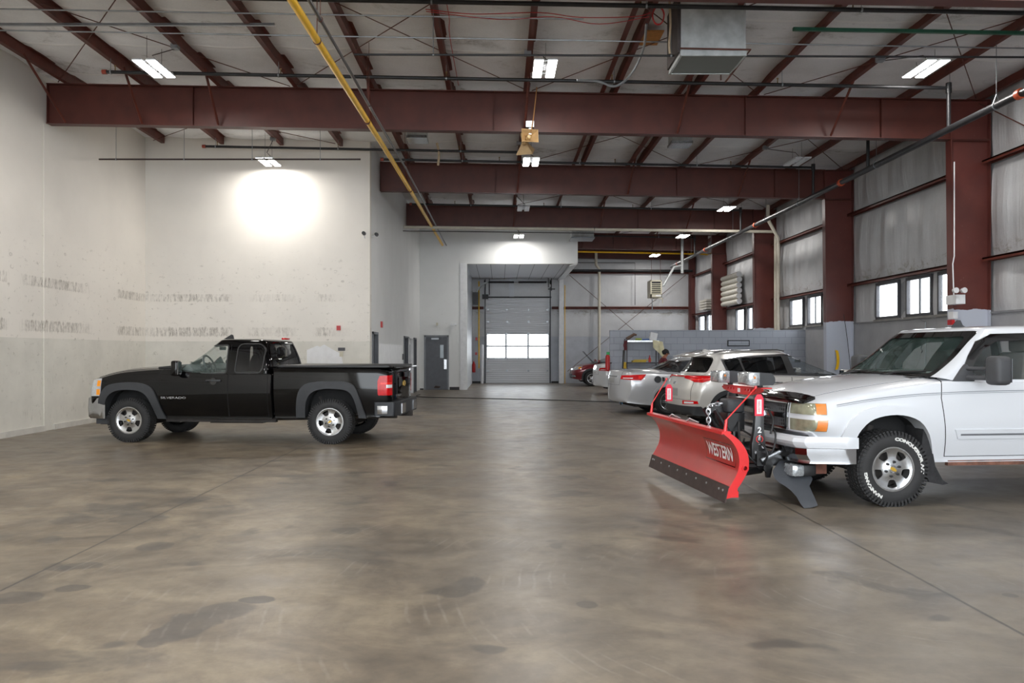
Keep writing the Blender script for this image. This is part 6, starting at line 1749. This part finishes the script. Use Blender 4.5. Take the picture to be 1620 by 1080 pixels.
    put('exhaust_tip', finish(MB().tube([(-3.3, -.5, .3), (-3.46, -.5, .28)], .035, 10)), M_CHROME, root, 50)
    put('underbody', finish(MB().box(-3.2, .5, -.55, .55, .2, .32).box(-2.75, -2.6, -.72, .72, .22, .34)), M_UNDER, root, None)
    for x in wx:
        for s in (-1, 1): set_wheel(wh, root, x, .80 * s, wh['R'], .4 + x)
    return solid

def sedan(root, P_, wh, wx=(0, -2.84), full=True):
    def wp(x, y, z):
        w = abs(y) / .92
        if x < -3.2:
            k = min(1, (-3.2 - x) / .75); x += k * .28 * w ** 3 + k * max(0, z - .86) * .25 * k
        if x > .2:
            k = min(1, (x - .2) / .7); x -= k * .28 * w ** 3 + k * max(0, z - .7) * .5 * k
        return (x, y, z)
    ST = [(-4.02, .30, .76, .66, .87, .98, .83, 1.065, .76, 1.10), (-3.6, .26, .82, .68, .915, .99, .87, 1.08, .78, 1.135), (-2.84, .23, .85, .68, .925, .97, .89, 1.05, .80, 1.12), (-1.5, .21, .86, .68, .925, .93, .89, .985, .82, 1.01), (-.3, .21, .86, .66, .925, .90, .88, .96, .80, 1.02), (.4, .24, .84, .62, .90, .80, .86, .87, .76, .93), (.92, .32, .74, .56, .84, .66, .80, .73, .68, .76)]
    A = [(.40, .05), (.40, .38), (.35, .54), (.22, .67), (0, .72), (-.22, .67), (-.35, .54), (-.40, .38), (-.40, .05)]
    spec = dict(paint=P_, stations=ST, warp=wp, arches=[(wx[0], A), (wx[1], A)], well_y=.58, n=54)
    solid, b, cm = car(spec, root)
    AO = [(.45, .22), (.445, .42), (.39, .58), (.245, .72), (0, .775), (-.245, .72), (-.39, .58), (-.445, .42), (-.45, .22)]
    for ax in wx:
        flares(solid, root, ax, AO, [(x * .99, z) for x, z in A[1:-1]][0:0] or [(.395, .22), (.395, .38), (.345, .535), (.215, .662), (0, .712), (-.215, .662), (-.345, .535), (-.395, .38), (-.395, .22)], P_, .012, nm='arch_lip', smooth=60)
    Q0 = roundp([(-3.02, 1.155), (-2.75, 1.255), (-2.58, 1.30), (-2.56, 1.075), (-2.82, 1.085)], .02)
    Q1 = roundp([(-2.52, 1.07), (-2.54, 1.305), (-2.1, 1.35), (-1.60, 1.355), (-1.58, 1.04)], .03)
    Q2 = roundp([(-1.52, 1.04), (-1.54, 1.355), (-1.2, 1.31), (-.85, 1.18), (-.58, 1.03)], .03)
    roof = lambda x: 1.40 - .045 * (x + 1.95) ** 2
    spec.update(house=dict(front=[-.20, -.58, -.95, -1.28, -1.6], rear=[-3.62, -3.28, -2.95, -2.62, -2.34], half=[.86, .81, .755, .69, .61], zbase=lambda x: .95, roof=roof, crown=.045, cr_=.16, bowf=.2, bowr=.16, lv=16), zin=1.0, fx=(-1.5, .3), rx=(-4, -2.45))
    gd = car_glass('sedan_dark_glass', (24, 27, 29), .6)
    G, sh = cabin(spec, root, [Q0, Q1, Q2], roundp([(-.66, 1.06), (.66, 1.06), (.54, 1.32), (-.54, 1.32)], .05), roundp([(-.66, 1.14), (.66, 1.14), (.54, 1.355), (-.54, 1.355)], .06), glass_side=gd, glass_front=gd, glass_rear=gd)
    for s in (-1, 1):
        allw = [(-3.06, 1.15), (-2.78, 1.27), (-2.5, 1.33), (-2.05, 1.375), (-1.5, 1.38), (-1.15, 1.34), (-.82, 1.20), (-.54, 1.015), (-1.55, 1.015), (-2.5, 1.05), (-2.84, 1.065)]
        band = boolean(boolean(inflate(G, .004), prism_me(allw, .3 * s, 1.3 * s, 'y'), 'INTERSECT'), joinmesh([prism_me(w_, 0, 1.5 * s, 'y') for w_ in (Q0, Q1, Q2)]), 'DIFFERENCE')
        put('window_trim', band, M_CHROME, root)
        tl = put('tail_light', patch_(solid, .010, [(-4.2, .895), (-4.2, .97), (-3.7, 1.0), (-3.42, 1.01), (-3.48, .93), (-3.56, .86)], .58 * s, 1.2 * s), MATS['red_tail_lens'], root)
        put('brake_bands', patch_(solid, .014, [(-3.62, .90), (-3.62, .97), (-3.50, .985), (-3.54, .90)], .5 * s, 1.2 * s), MATS['bright_red_lens'], tl)
        put('reverse_lens', patch_(solid, .013, [(-4.2, .905), (-4.2, .925), (-3.76, .925), (-3.76, .905)], .66 * s, 1.2 * s), MATS['white_reverse_lens'], tl)
        mirror_(root, -.66, .99 * s, 1.06, (.12, .2, .13), P_, [([(-.62, .86, 1.0), (-.65, .95, 1.03)], .022)])
        for hx in (-1.42, -2.5): obj('door_handle', MB().tube([(hx, .91 * s, .88), (hx - .04, .945 * s, .88), (hx - .18, .945 * s, .88), (hx - .22, .91 * s, .88)], .012, 6), M_CHROME, root, 50, world=False)
        put('headlight', patch_(solid, .010, [(.45, .72), (1.2, .62), (1.2, .74), (.45, .84)], .45 * s, 1.2 * s), MATS['headlamp_glass'], root)
        seat(root, -1.6, .4 * s, .92, .48, h=.46)
    framed('trunk_lid', solid, [(-.52, .74), (.52, .74), (.60, 1.16), (-.60, 1.16)], -4.4, -3.3, 'x', root, P_, both=False, gap=.006)
    put('plate_recess', patch_(solid, .008, roundp([(-.24, .78), (.24, .78), (.24, .91), (-.24, .91)], .02), -4.2, -3.2, 'x'), mat('recess_grey', (150, 150, 150)), root)
    put('chrome_strip', patch_(solid, .014, [(-.4, .935), (.4, .935), (.4, .965), (-.4, .965)], -4.2, -3.2, 'x'), M_CHROME, root)
    framed('front_door', solid, [(-.48, .32), (-.42, .6), (-.50, 1.02), (-1.52, 1.03), (-1.55, .32)], .5, 1.2, 'y', root, P_, gap=.006)
    framed('rear_door', solid, [(-1.57, .32), (-1.54, 1.03), (-2.5, 1.06), (-2.52, .80), (-2.34, .55), (-2.28, .32)], .5, 1.2, 'y', root, P_, gap=.006)
    put('cabin_floor', finish(MB().box(-3.0, -.5, -.76, .76, .9, 1.02)), M_CABIN, root, None)
    put('parcel_shelf', finish(MB().box(-3.3, -2.7, -.62, .62, 1.0, 1.06)), M_CABIN, root, None)
    put('underbody', finish(MB().box(-3.6, .5, -.55, .55, .18, .3).box(-2.92, -2.76, -.72, .72, .2, .32)), M_UNDER, root, None)
    for x in wx:
        for s in (-1, 1): set_wheel(wh, root, x, .80 * s, wh['R'], .2 + x)
    return solid
PSILV = mat('pearl_silver_paint', (206, 204, 200), .3, metal=.35, coat=1.0, var=0)
PSILV2 = mat('cool_silver_paint', (196, 198, 202), .3, metal=.4, coat=1.0, var=0)
PRED = mat('dark_cherry_paint', (112, 16, 28), .3, metal=.3, coat=1.0, var=0)
wk_ = wheel(.345, .225, .235, 'road', spokes=5); wk_['R'] = .345
KS = thing('crossover', 'silver crossover with long red tail light behind the plow', 'crossover', (7.22, 17.48, 0), math.radians(7.5))
crossover(KS, PSILV, wk_)
wi_ = wheel(.335, .235, .235, 'road', spokes=6); wi_['R'] = .335
IM = thing('sedan', 'silver grey sedan with open black fuel cap behind the crossover', 'sedan', (6.93, 21.45, 0), math.radians(8))
isol = sedan(IM, PSILV2, wi_)
o = put('fuel_filler', finish(MB().lathe([(-.955, .085), (-.915, .085), (-.913, .05)], (-3.14, 0, .885), 'y', 20)), M_BTRIM, IM, 40)
put('filler_cap', finish(MB().box(-3.02, -2.98, -.99, -.90, .84, .94)), M_BLACK, o)
PW2 = mat('plain_white_car_paint', (226, 228, 230), .3, coat=1.0, var=0)
wv_ = wheel(.325, .21, .215, 'road', spokes=7); wv_['R'] = .325
WS = thing('sedan', 'white car tail showing past the end of block wall', 'sedan', (7.62, 30.6, 0), math.radians(4))
sedan(WS, PW2, wv_)
we_ = wheel(.35, .23, .22, 'road', spokes=5); we_['R'] = .35
ES = thing('crossover', 'dark red crossover with raised wipers by the end wall', 'crossover', (4.27, 37.75, 0), math.radians(178))
crossover(ES, PRED, we_, headlamp=True)

# ------------------------------------------------------------ snow plow (truck axes: x ahead, y toward the viewer's side)
OX = 1.5
a_ = math.radians(186.3)
def W2(x, y, z=0): return (3.84 + math.cos(a_) * x - math.sin(a_) * y, 9.12 + math.sin(a_) * x + math.cos(a_) * y, z)
PL = thing('snow_plow', 'red snow plow blade with black lift frame in front of white pickup', 'snow plow', W2(OX, 0), a_)
M_PLR = mat('plow_red_paint', (176, 34, 30), .28, coat=.4, var=.07, scale=3)
M_PLR2 = mat('bright_plow_red', (206, 24, 28), .3, coat=.4, var=.04)
M_EDGE = mat('worn_edge_steel', (74, 62, 60), .5, metal=.5, var=.16, scale=9)
M_FRB = mat('satin_black_frame_paint', (20, 20, 22), .32, coat=.3, var=.06)
M_BOLT = mat('zinc_bolt', (190, 192, 196), .3, metal=.8, var=.05)
def pl(nm, mb, m, parent=None, smooth=None, scl=None):
    mb.xform(Matrix.Translation((-OX, 0, 0)))
    return obj(nm, mb, m, parent or PL, smooth, world=False)
YA, YZ, ZB = -1.28, 1.18, .12
PR = crom([(-.045, .14), (-.085, .20), (-.135, .30), (-.15, .40), (-.13, .50), (-.075, .59), (.0, .655), (.02, .665)], 5)
def curve_pt(z):
    for (x0, z0), (x1, z1) in zip(PR, PR[1:]):
        if z0 <= z <= z1: return x0 + (x1 - x0) * (z - z0) / (z1 - z0)
    return PR[-1][0]
prof = [(1.82 + x, ZB + z) for x, z in PR]
back = [(x - .012, z - .004) for x, z in reversed(prof)]
BL = pl('moldboard', MB().prism(prof + back, YA, YZ, 'y'), M_PLR, smooth=50)
pl('top_rail', MB().box(1.755, 1.845, YA, YZ, ZB + .655, ZB + .685), M_PLR2, BL)
for y in (YZ, YA - .012):
    inner = [(1.822 + x, ZB + z) for x, z in PR]
    outer = [(1.82 + x - .075 - .02 * math.sin(min(1, z / .66) * PI), ZB + z) for x, z in reversed(PR)]
    rb = finish(MB().prism(inner + [(1.80, ZB + .69)] + [(1.75, ZB + .68)] + outer + [(1.70, ZB + .06), (1.80, ZB + .04)], y, y + .012, 'y'))
    hole = prism_me([(1.615 + .021 * math.cos(t * PI / 8), ZB + .33 + .021 * math.sin(t * PI / 8)) for t in range(16)], y - .05, y + .06, 'y')
    rb = boolean(rb, hole, 'DIFFERENCE')
    rb.transform(Matrix.Translation((-OX, 0, 0)))
    put('end_rib', rb, M_PLR2, BL, None)
    pl('rib_tube', MB().lathe([(y - .08, .021), (y - .08, .034), (y + .022, .034), (y + .022, .021)], (1.615, 0, ZB + .33), 'y', 20, close=False), M_PLR2, BL, 40)
for y in (-.85, -.45, .0, .45, .82):
    outer = [(1.80 + x - .09, ZB + z) for x, z in reversed(PR)]
    pl('back_rib', MB().prism([(1.808 + x, ZB + z) for x, z in PR] + outer, y, y + .01, 'y'), M_PLR2, BL)
pl('foot_channel', MB().box(1.68, 1.78, YZ - .16, YZ + .01, ZB + .05, ZB + .11), M_PLR2, BL)
ED = pl('cutting_edge', MB().rings([[(1.82, y, ZB), (1.806, y, ZB), (1.756, y, ZB + .155), (1.776, y, ZB + .155)] for y in (YA - .01, YZ + .01)]), M_EDGE)
for i in range(10):
    y = [YA + .08, YA + .14, YA + .42, YA + .72, YA + 1.02, YA + 1.32, YA + 1.62, YA + 1.92, YZ - .2, YZ - .1][i]
    pl('edge_bolt', MB().lathe([(1.783, .011), (1.797, .012), (1.80, .006)], (0, y, ZB + .105), 'x', 8), M_BOLT, ED, 30)
# logo on the face: white letters over a dark outline, inside a thin frame
def on_blade(me, y0, z0, lift):
    for v in me.vertices:
        z = z0 + v.co.y
        v.co = Vector((1.82 + curve_pt(z - ZB) + lift - OX, y0 + v.co.x, z))
    return me
tm = text_mesh('WESTERN', .185, 0, .004, .80)
bmesh_ = bmesh.new(); bmesh_.from_mesh(tm); bmesh.ops.triangulate(bmesh_, faces=bmesh_.faces); bmesh.ops.subdivide_edges(bmesh_, edges=[e for e in bmesh_.edges if e.calc_length() > .05], cuts=2); bmesh_.to_mesh(tm); bmesh_.free()
put('plow_lettering', on_blade(tm, .72, .555, .006), mat('white_decal', (232, 232, 232), .4, var=.02), BL, None)
fm = MB()
for (ya, yb, za, zb_) in ((.33, 1.11, .655, .662), (.33, 1.11, .445, .452), (.33, .337, .445, .66), (1.103, 1.11, .445, .66)):
    n_ = 6
    for i in range(n_):
        z_a = za + (zb_ - za) * i / n_; z_b = za + (zb_ - za) * (i + 1) / n_
        xa, xb = 1.82 + curve_pt(z_a - ZB) + .003, 1.82 + curve_pt(z_b - ZB) + .003
        v = [fm.bm.verts.new(p) for p in ((xa, ya, z_a), (xa, yb, z_a), (xb, yb, z_b), (xb, ya, z_b))]
        fm.face(v)
pl('decal_frame', fm, M_GLOSSK, BL)
# guide rods with hang tags
for y, lean, nm in ((YZ - .03, .31, 'near'), (YA + .03, .2, 'far')):
    g = pl('guide_rod', MB().tube([(1.80, y, ZB + .78), (1.80 - lean * .5, y, ZB + .94), (1.80 - lean, y, ZB + 1.10)], .007, 8).lathe([(ZB + 1.095, .014), (ZB + 1.12, .014)], (1.80 - lean, y, 0), 'z', 10), M_PLR2, None, 40)
    pl('rod_socket', MB().tube([(1.80, y, ZB + .66), (1.785, y, ZB + .80)], [.02, .013], 10), M_PLR2, g, 40)
    xx = 1.80 - lean - .03
    tg = pl('hang_tag', MB().prism([(xx - .045, ZB + .83), (xx + .045, ZB + .83), (xx + .045, ZB + 1.0), (xx + .02, ZB + 1.04), (xx - .02, ZB + 1.04), (xx - .045, ZB + 1.0)], y + .008, y + .012, 'y'), mat('pink_red_tag', (214, 40, 66), .4, var=.03), g)
    pl('tag_panel', MB().box(xx - .024, xx + .024, y + .0125, y + .014, ZB + .85, ZB + .99), M_WHITE, tg)
    tw = text_mesh('WESTERN', .034, 0, 0, .75)
    for v in tw.vertices: v.co = Vector((xx - OX + v.co.y, y + .0155, ZB + .92 + v.co.x)) 
    put('tag_lettering', tw, M_PLR2, tg, None)
for y in (-.55, .05):
    pl('top_hook', MB().tube([(1.80, y, ZB + .69), (1.77, y + .03, ZB + .72), (1.74, y + .08, ZB + .70), (1.70, y + .12, ZB + .68)], .009, 6), M_BOLT, BL, 40)
# A frame, rams, lift frame
FR = pl('push_frame', MB().tube([(1.62, 0, .33), (1.02, .42, .34)], .04, 8).tube([(1.62, 0, .33), (1.02, -.42, .34)], .04, 8).tube([(1.06, -.48, .34), (1.06, .48, .34)], .045, 8).tube([(1.60, -.75, .36), (1.60, .85, .36)], .035, 8), M_FRB, None, 40)
for s in (-1, 1):
    r_ = pl('angle_ram', MB().tube([(1.08, .34 * s, .30), (1.36, .56 * s, .31)], .035, 12), M_FRB, FR, 40)
    pl('ram_piston', MB().tube([(1.36, .56 * s, .31), (1.62, .78 * s, .34)], .018, 10), M_CHROME, r_, 40)
pl('pivot_plate', MB().prism([(1.66, .24), (1.52, .24), (1.3, .42), (1.30, .56), (1.40, .60), (1.66, .48)], -.03, .03, 'y').bevel(.006), M_FRB, FR)
LF = pl('lift_frame', MB().box(1.09, 1.15, -.42, .42, .42, .50).box(1.09, 1.15, -.42, .42, .98, 1.06), M_FRB)
for s in (-1, 1):
    up = pl('upright', MB().prism([(1.20, .42), (1.04, .42), (1.05, .62), (1.065, .74), (1.06, 1.10), (1.15, 1.10), (1.17, .74), (1.20, .60)], .37 * s - .03, .37 * s + .03, 'y').bevel(.008), M_FRB, LF, 30)
    if s > 0:
        t2 = text_mesh('2', .085, 0, .003, 1.0)
        for v in t2.vertices: v.co = Vector((1.115 - OX - v.co.y * 0 - v.co.x, .4025, .735 + v.co.y))
        put('frame_number', t2, M_WHITE, up, None)
        pl('logo_ring', MB().lathe([(.4015, .040), (.4035, .040), (.4035, .031), (.4015, .031)], (1.115, 0, .64), 'y', 24, close=False), M_PLR2, up, 30)
        tu = text_mesh('ULTRA', .032, 0, .001, 1.1)
        for v in tu.vertices: v.co = Vector((1.115 - OX + v.co.y, .4045, .635 + v.co.x))
        put('frame_lettering', tu, M_WHITE, up, None)
        pl('lock_label', MB().box(1.085, 1.135, .4005, .4015, .95, .99), M_WHITE, up)
    for zz in (.50, .56): pl('pin_bolt', MB().lathe([(.40 * s, .02), (.42 * s, .018)], (1.155 if zz < .55 else 1.08, 0, zz), 'y', 12), M_BOLT, up, 30)
    pl('mount_arm', MB().prism([(1.16, .36), (.80, .36), (.80, .46), (.95, .52), (1.16, .52)], .42 * s - .02, .42 * s + .02, 'y'), M_FRB, LF)
pl('spring_strut', MB().tube([(1.12, .46, .42), (.84, .50, .56)], .022, 8), M_COND, LF, 40)
pl('stand_leg', MB().prism([(1.10, .50), (1.02, .50), (1.0, .36), (1.03, .24), (1.07, .24), (1.08, .36)], .44, .48, 'y'), M_FRB, LF)
for dy in (-.1, .22):
    pl('brace_bar', MB().tube([(1.30, dy, .56), (1.52, dy - .05, .94)], .024, 8), M_FRB, LF, 40)
pump = pl('pump_cover', MB().box(1.16, 1.36, -.12, .14, .90, 1.05).bevel(.03), M_BTRIM, LF, 50)
pl('pump_body', MB().box(1.17, 1.36, -.1, .14, .70, .90), M_FRB, LF)
pl('pump_motor', MB().lathe([(.54, .05), (.56, .068), (.70, .068)], (1.27, .06, 0), 'z', 18), M_GLOSSK, LF, 40)
pl('lift_arm', MB().box(1.12, 1.50, -.05, .01, .90, .965), M_FRB, LF)
# chain: interlocking links
ch = []
def chain(pts):
    P = [Vector(p) for p in pts]
    L_ = .062; k = 0; out = []
    for a, b in zip(P, P[1:]):
        d = (b - a); n_ = max(1, int(d.length / (L_ * .72)))
        for i in range(n_):
            c = a + d * ((i + .5) / n_)
            out.append((c, d.normalized(), k)); k += 1
    return out
CH = pl('lift_chain', MB().tube([(1.5, -.02, .97), (1.505, -.02, .965)], .01, 6), M_BOLT, LF)
for c, d, k in chain([(1.16, -.02, 1.0), (1.48, -.02, .985), (1.52, -.02, .93), (1.52, -.0, .60), (1.5, .02, .46)]):
    q = d.to_track_quat('X', 'Z').to_matrix() @ Matrix.Rotation(PI / 2 * (k % 2) + .4, 3, 'X')
    pts_ = [c + q @ Vector((.034 * math.cos(t), .021 * math.sin(t), 0)) for t in [2 * PI * i / 10 for i in range(11)]]
    pl('chain_link', MB().tube(pts_, .0085, 6, cap=False), M_BOLT, CH, 50)
for i, pts in enumerate([[(1.2, .12, .72), (1.12, .40, .62), (1.08, .52, .50), (1.1, .46, .38)], [(1.24, .15, .80), (1.30, .34, .58), (1.22, .42, .44), (1.12, .40, .36)], [(1.0, .3, .80), (.97, .46, .72), (1.0, .50, .56), (1.06, .46, .44)], [(1.0, .36, .95), (.98, .44, .84), (1.02, .46, .70)], [(1.18, .16, .62), (1.3, .3, .46), (1.42, .45, .40)]]):
    P = [Vector(p) for p in pts]; out = []
    for j in range(len(P) - 1):
        a, b, c, d = P[max(0, j - 1)], P[j], P[j + 1], P[min(len(P) - 1, j + 2)]
        for k in range(6):
            u = k / 6; out.append(.5 * ((2 * b) + (c - a) * u + (2 * a - 5 * b + 4 * c - d) * u * u + (3 * b - a - 3 * c + d) * u ** 3))
    out.append(P[-1])
    pl('hydraulic_hose', MB().tube(out, .011, 8), M_BLACK, LF, 50)
# light bar and lamps
bar = [(-.56, 1.165), (-.46, 1.19), (.46, 1.19), (.56, 1.165), (.5, 1.135), (.25, 1.10), (-.25, 1.10), (-.5, 1.135)]
bm_ = finish(MB().prism(bar, 1.135, 1.150, 'x'))
slots = [prism_me([(y - .025, 1.14), (y + .015, 1.14), (y + .025, 1.165), (y - .015, 1.165)], 1.0, 1.3, 'x') for y in (-.36, -.28, -.2, .12, .2, .28, .36)]
bm_ = boolean(bm_, joinmesh(slots), 'DIFFERENCE'); bm_.transform(Matrix.Translation((-OX, 0, 0)))
LB = put('light_bar', bm_, M_PLR2, LF, None)
pl('bar_flange', MB().box(1.03, 1.15, -.52, .52, 1.18, 1.192), M_PLR2, LB)
pl('bar_badge', MB().box(1.151, 1.154, -.09, -.02, 1.12, 1.165), M_WHITE, LB)
for s in (-1, 1):
    y = .40 * s
    lm = pl('plow_light', MB().prism(roundp([(1.02, 1.22), (1.20, 1.215), (1.22, 1.25), (1.22, 1.32), (1.19, 1.355), (1.04, 1.345), (1.0, 1.30), (1.0, 1.25)], .02), y - .15, y + .13, 'y').bevel(.008), M_BTRIM, LF, 40)
    pl('lamp_lens', MB().rings([[(x, y - .15 * k, 1.285 - .068 * k), (x, y + .15 * k, 1.285 - .068 * k), (x, y + .155 * k, 1.285 + .068 * k), (x, y - .15 * k, 1.285 + .068 * k)] for x, k in ((1.18, 1.02), (1.27, 1.0), (1.30, .9), (1.31, .6))]).bevel(.006), MATS['fog_lamp_glass'], lm, 40)
    pl('turn_signal', MB().box(1.215, 1.262, y + .1545, y + .1575, 1.245, 1.33), mat('clear_signal_facets', (226, 222, 216), .08, metal=.7, coat=1, var=.35, scale=60), lm)
    pl('amber_bulb', MB().lathe([(y + .157, .013), (y + .16, .008)], (1.237, 0, 1.30), 'y', 10), mat('amber_bulb', (206, 120, 40), .3), lm)
    pl('lamp_foot', MB().box(1.09, 1.13, y - .03, y + .03, 1.17, 1.23), M_BLACK, lm)

# ------------------------------------------------------------ loose bumper corner leaning on the floor
def unproj(px, py):
    Y = 8.55 - (py - 735) * (.46 / 68)
    return Vector(((px - 790) * Y / F_PX, Y, max(.004, 1.57 - (py - 556.5) * Y / F_PX)))
out = [(1237.8, 721.6), (1248, 727), (1261.2, 730.1), (1271, 742), (1279.3, 756.7), (1277, 762), (1274, 768), (1280, 781), (1288.9, 799.5), (1280, 803), (1271.9, 805), (1265, 795), (1259.1, 785), (1250, 775), (1239.9, 767.4), (1232, 763), (1225, 756.7), (1222, 750), (1221, 744), (1229, 733)]
hole = [(1240, 733), (1252, 737), (1250, 747), (1246, 752), (1237, 748)]
bm = bmesh.new()
def ring3(pts, off):
    r = []
    for i, (x, y) in enumerate(pts):
        p = unproj(x, y)
        bulge = .05 * math.sin(min(1, max(0, (y - 720) / 85)) * PI)
        r.append(bm.verts.new(p + Vector((off, -bulge * .6 + off * .3, 0))))
    return r
o0, h0 = ring3(out, 0), ring3(hole, 0)
o1, h1 = ring3(out, .035), ring3(hole, .035)
for oo, hh in ((o0, h0), (o1, h1)):
    tri = tessellate_polygon([[Vector((*p, 0)) for p in out], [Vector((*p, 0)) for p in hole]])
    allv = oo + hh
    for t in tri:
        try: bm.faces.new([allv[i] for i in t])
        except ValueError: pass
for a, b in ((o0, o1), (h0, h1)):
    for i in range(len(a)):
        j = (i + 1) % len(a); bm.faces.new([a[i], a[j], b[j], b[i]])
mbx = MB(); mbx.bm.free(); mbx.bm = bm
tag(obj('bumper_corner', mbx, mat('charcoal_bumper_plastic', (66, 69, 74), .55, var=.05, bump=.1, scale=8), smooth=40), 'loose charcoal plastic bumper corner hanging down to the floor by the plow', 'bumper part')

# ------------------------------------------------------------ person behind the silver sedan
def skin_body(nm, pts, edges, m, parent, sub=2):
    me = bpy.data.meshes.new(nm)
    me.from_pydata([p[:3] for p in pts], edges, [])
    o = bpy.data.objects.new(nm, me); COL.objects.link(o)
    o.parent = parent
    sk = o.modifiers.new('skin', 'SKIN')
    for i, p in enumerate(pts):
        sv = me.skin_vertices[0].data[i]
        sv.radius = (p[3], p[4] if len(p) > 4 else p[3])
        sv.use_root = (i == 0)
    sb = o.modifiers.new('sub', 'SUBSURF'); sb.levels = sub; sb.render_levels = sub
    me.materials.append(m)
    return o
PE = thing('person', 'dark haired person in maroon shirt bending behind the silver sedan', 'person', (4.72, 23.6, 0), 0)
sk = mat('warm_skin', (150, 98, 74), .55, var=.05)
sh_ = mat('maroon_shirt_cloth', (92, 26, 38), .85, var=.12)
pt = mat('dark_work_trousers', (42, 44, 52), .9, var=.12)
body = [(0, 0, .93, .13, .11), (.02, 0, 1.12, .125, .10), (.06, 0, 1.30, .155, .11), (.10, 0, 1.38, .10, .08), (.13, 0, 1.43, .05, .05), (.155, 0, 1.475, .05, .05), (.175, 0, 1.52, .075, .085), (.165, 0, 1.57, .062, .075),
        (.09, -.17, 1.34, .055), (.20, -.21, 1.12, .042), (.42, -.14, 1.16, .03), (.50, -.12, 1.20, .026),
        (.09, .17, 1.34, .055), (.20, .21, 1.12, .042), (.42, .14, 1.16, .03), (.50, .12, 1.20, .026),
        (.0, -.10, .86, .095), (.03, -.11, .48, .062), (-.02, -.11, .09, .045), (.10, -.12, .04, .04),
        (.0, .10, .86, .095), (-.08, .12, .48, .062), (-.15, .12, .09, .045), (-.03, .12, .04, .04)]
ed = [(0, 1), (1, 2), (2, 3), (3, 4), (4, 5), (5, 6), (6, 7), (2, 8), (8, 9), (9, 10), (10, 11), (2, 12), (12, 13), (13, 14), (14, 15), (0, 16), (16, 17), (17, 18), (18, 19), (0, 20), (20, 21), (21, 22), (22, 23)]
bo_ = skin_body('body', body, ed, sk, PE)
base_n = len(body)
for s in (-1, 1):
    hx, hy, hz = .50, .12 * s, 1.20
    for f in range(4):
        off = (f - 1.5) * .018; ln = (.07, .08, .076, .06)[f]
        skin_body('finger', [(hx + .02, hy + off, hz, .010), (hx + .02 + ln * .6, hy + off * 1.1, hz + .004, .009), (hx + .02 + ln, hy + off * 1.1, hz + .03, .008)], [(0, 1), (1, 2)], sk, bo_, 1)
    skin_body('thumb', [(hx - .01, hy - .03 * s, hz, .012), (hx + .03, hy - .05 * s, hz + .01, .010), (hx + .055, hy - .05 * s, hz + .03, .009)], [(0, 1), (1, 2)], sk, bo_, 1)
obj('hair', MB().rings([[Vector((.165 - .012 * q + .100 * k * math.cos(t), .088 * k * math.sin(t), z + .02 * math.cos(t))) for t in [2 * PI * i / 20 for i in range(20)]] for q, (z, k) in enumerate(((1.51, .85), (1.54, 1.0), (1.58, 1.02), (1.61, .9), (1.635, .62), (1.645, .2)))]), mat('black_hair', (20, 18, 18), .7, var=.2), PE, 60, world=False)
skin_body('shirt', [(0, 0, .90, .15, .13), (.02, 0, 1.12, .14, .12), (.06, 0, 1.30, .17, .125), (.095, 0, 1.375, .10, .085), (.09, -.18, 1.34, .07), (.15, -.205, 1.2, .06), (.09, .18, 1.34, .07), (.15, .205, 1.2, .06)], [(0, 1), (1, 2), (2, 3), (2, 4), (4, 5), (2, 6), (6, 7)], sh_, PE)
skin_body('trousers', [(0, 0, .95, .14, .125), (0, -.10, .84, .105), (.03, -.11, .48, .075), (-.02, -.11, .12, .062), (0, .10, .84, .105), (-.08, .12, .48, .075), (-.15, .12, .12, .062)], [(0, 1), (1, 2), (2, 3), (0, 4), (4, 5), (5, 6)], pt, PE)
for x, y in ((.03, -.12), (-.10, .12)):
    obj('shoe', MB().cbox((x, y, .045), (.27, .095, .09)).bevel(.03), M_BLACK, PE, 60, world=False)
for s in (-1, 1): obj('ear', MB().lathe([(.088 * s, .02), (.098 * s, .012)], (.165, 0, 1.515), 'y', 10), sk, PE, 50, world=False)
obj('nose', MB().tube([(.245, 0, 1.53), (.268, 0, 1.505), (.25, 0, 1.50)], .011, 6), sk, PE, 60, world=False)
for s in (-1, 1): obj('eye', MB().lathe([(.243, .0), (.252, .010), (.256, .004)], (0, .032 * s, 1.535), 'x', 8), M_BLACK, PE, 50, world=False)
tag(obj('tray', MB().rings([[(4.72 + .40 + x * s, 23.6 + y * s, z) for x, y in ((-.12, -.14), (.14, -.14), (.14, .14), (-.12, .14))] for s, z in ((.8, 1.235), (1, 1.36))]), M_WHITE), 'small white tray held up in front of the person', 'tray')

bpy.data.scenes.remove(TMP)
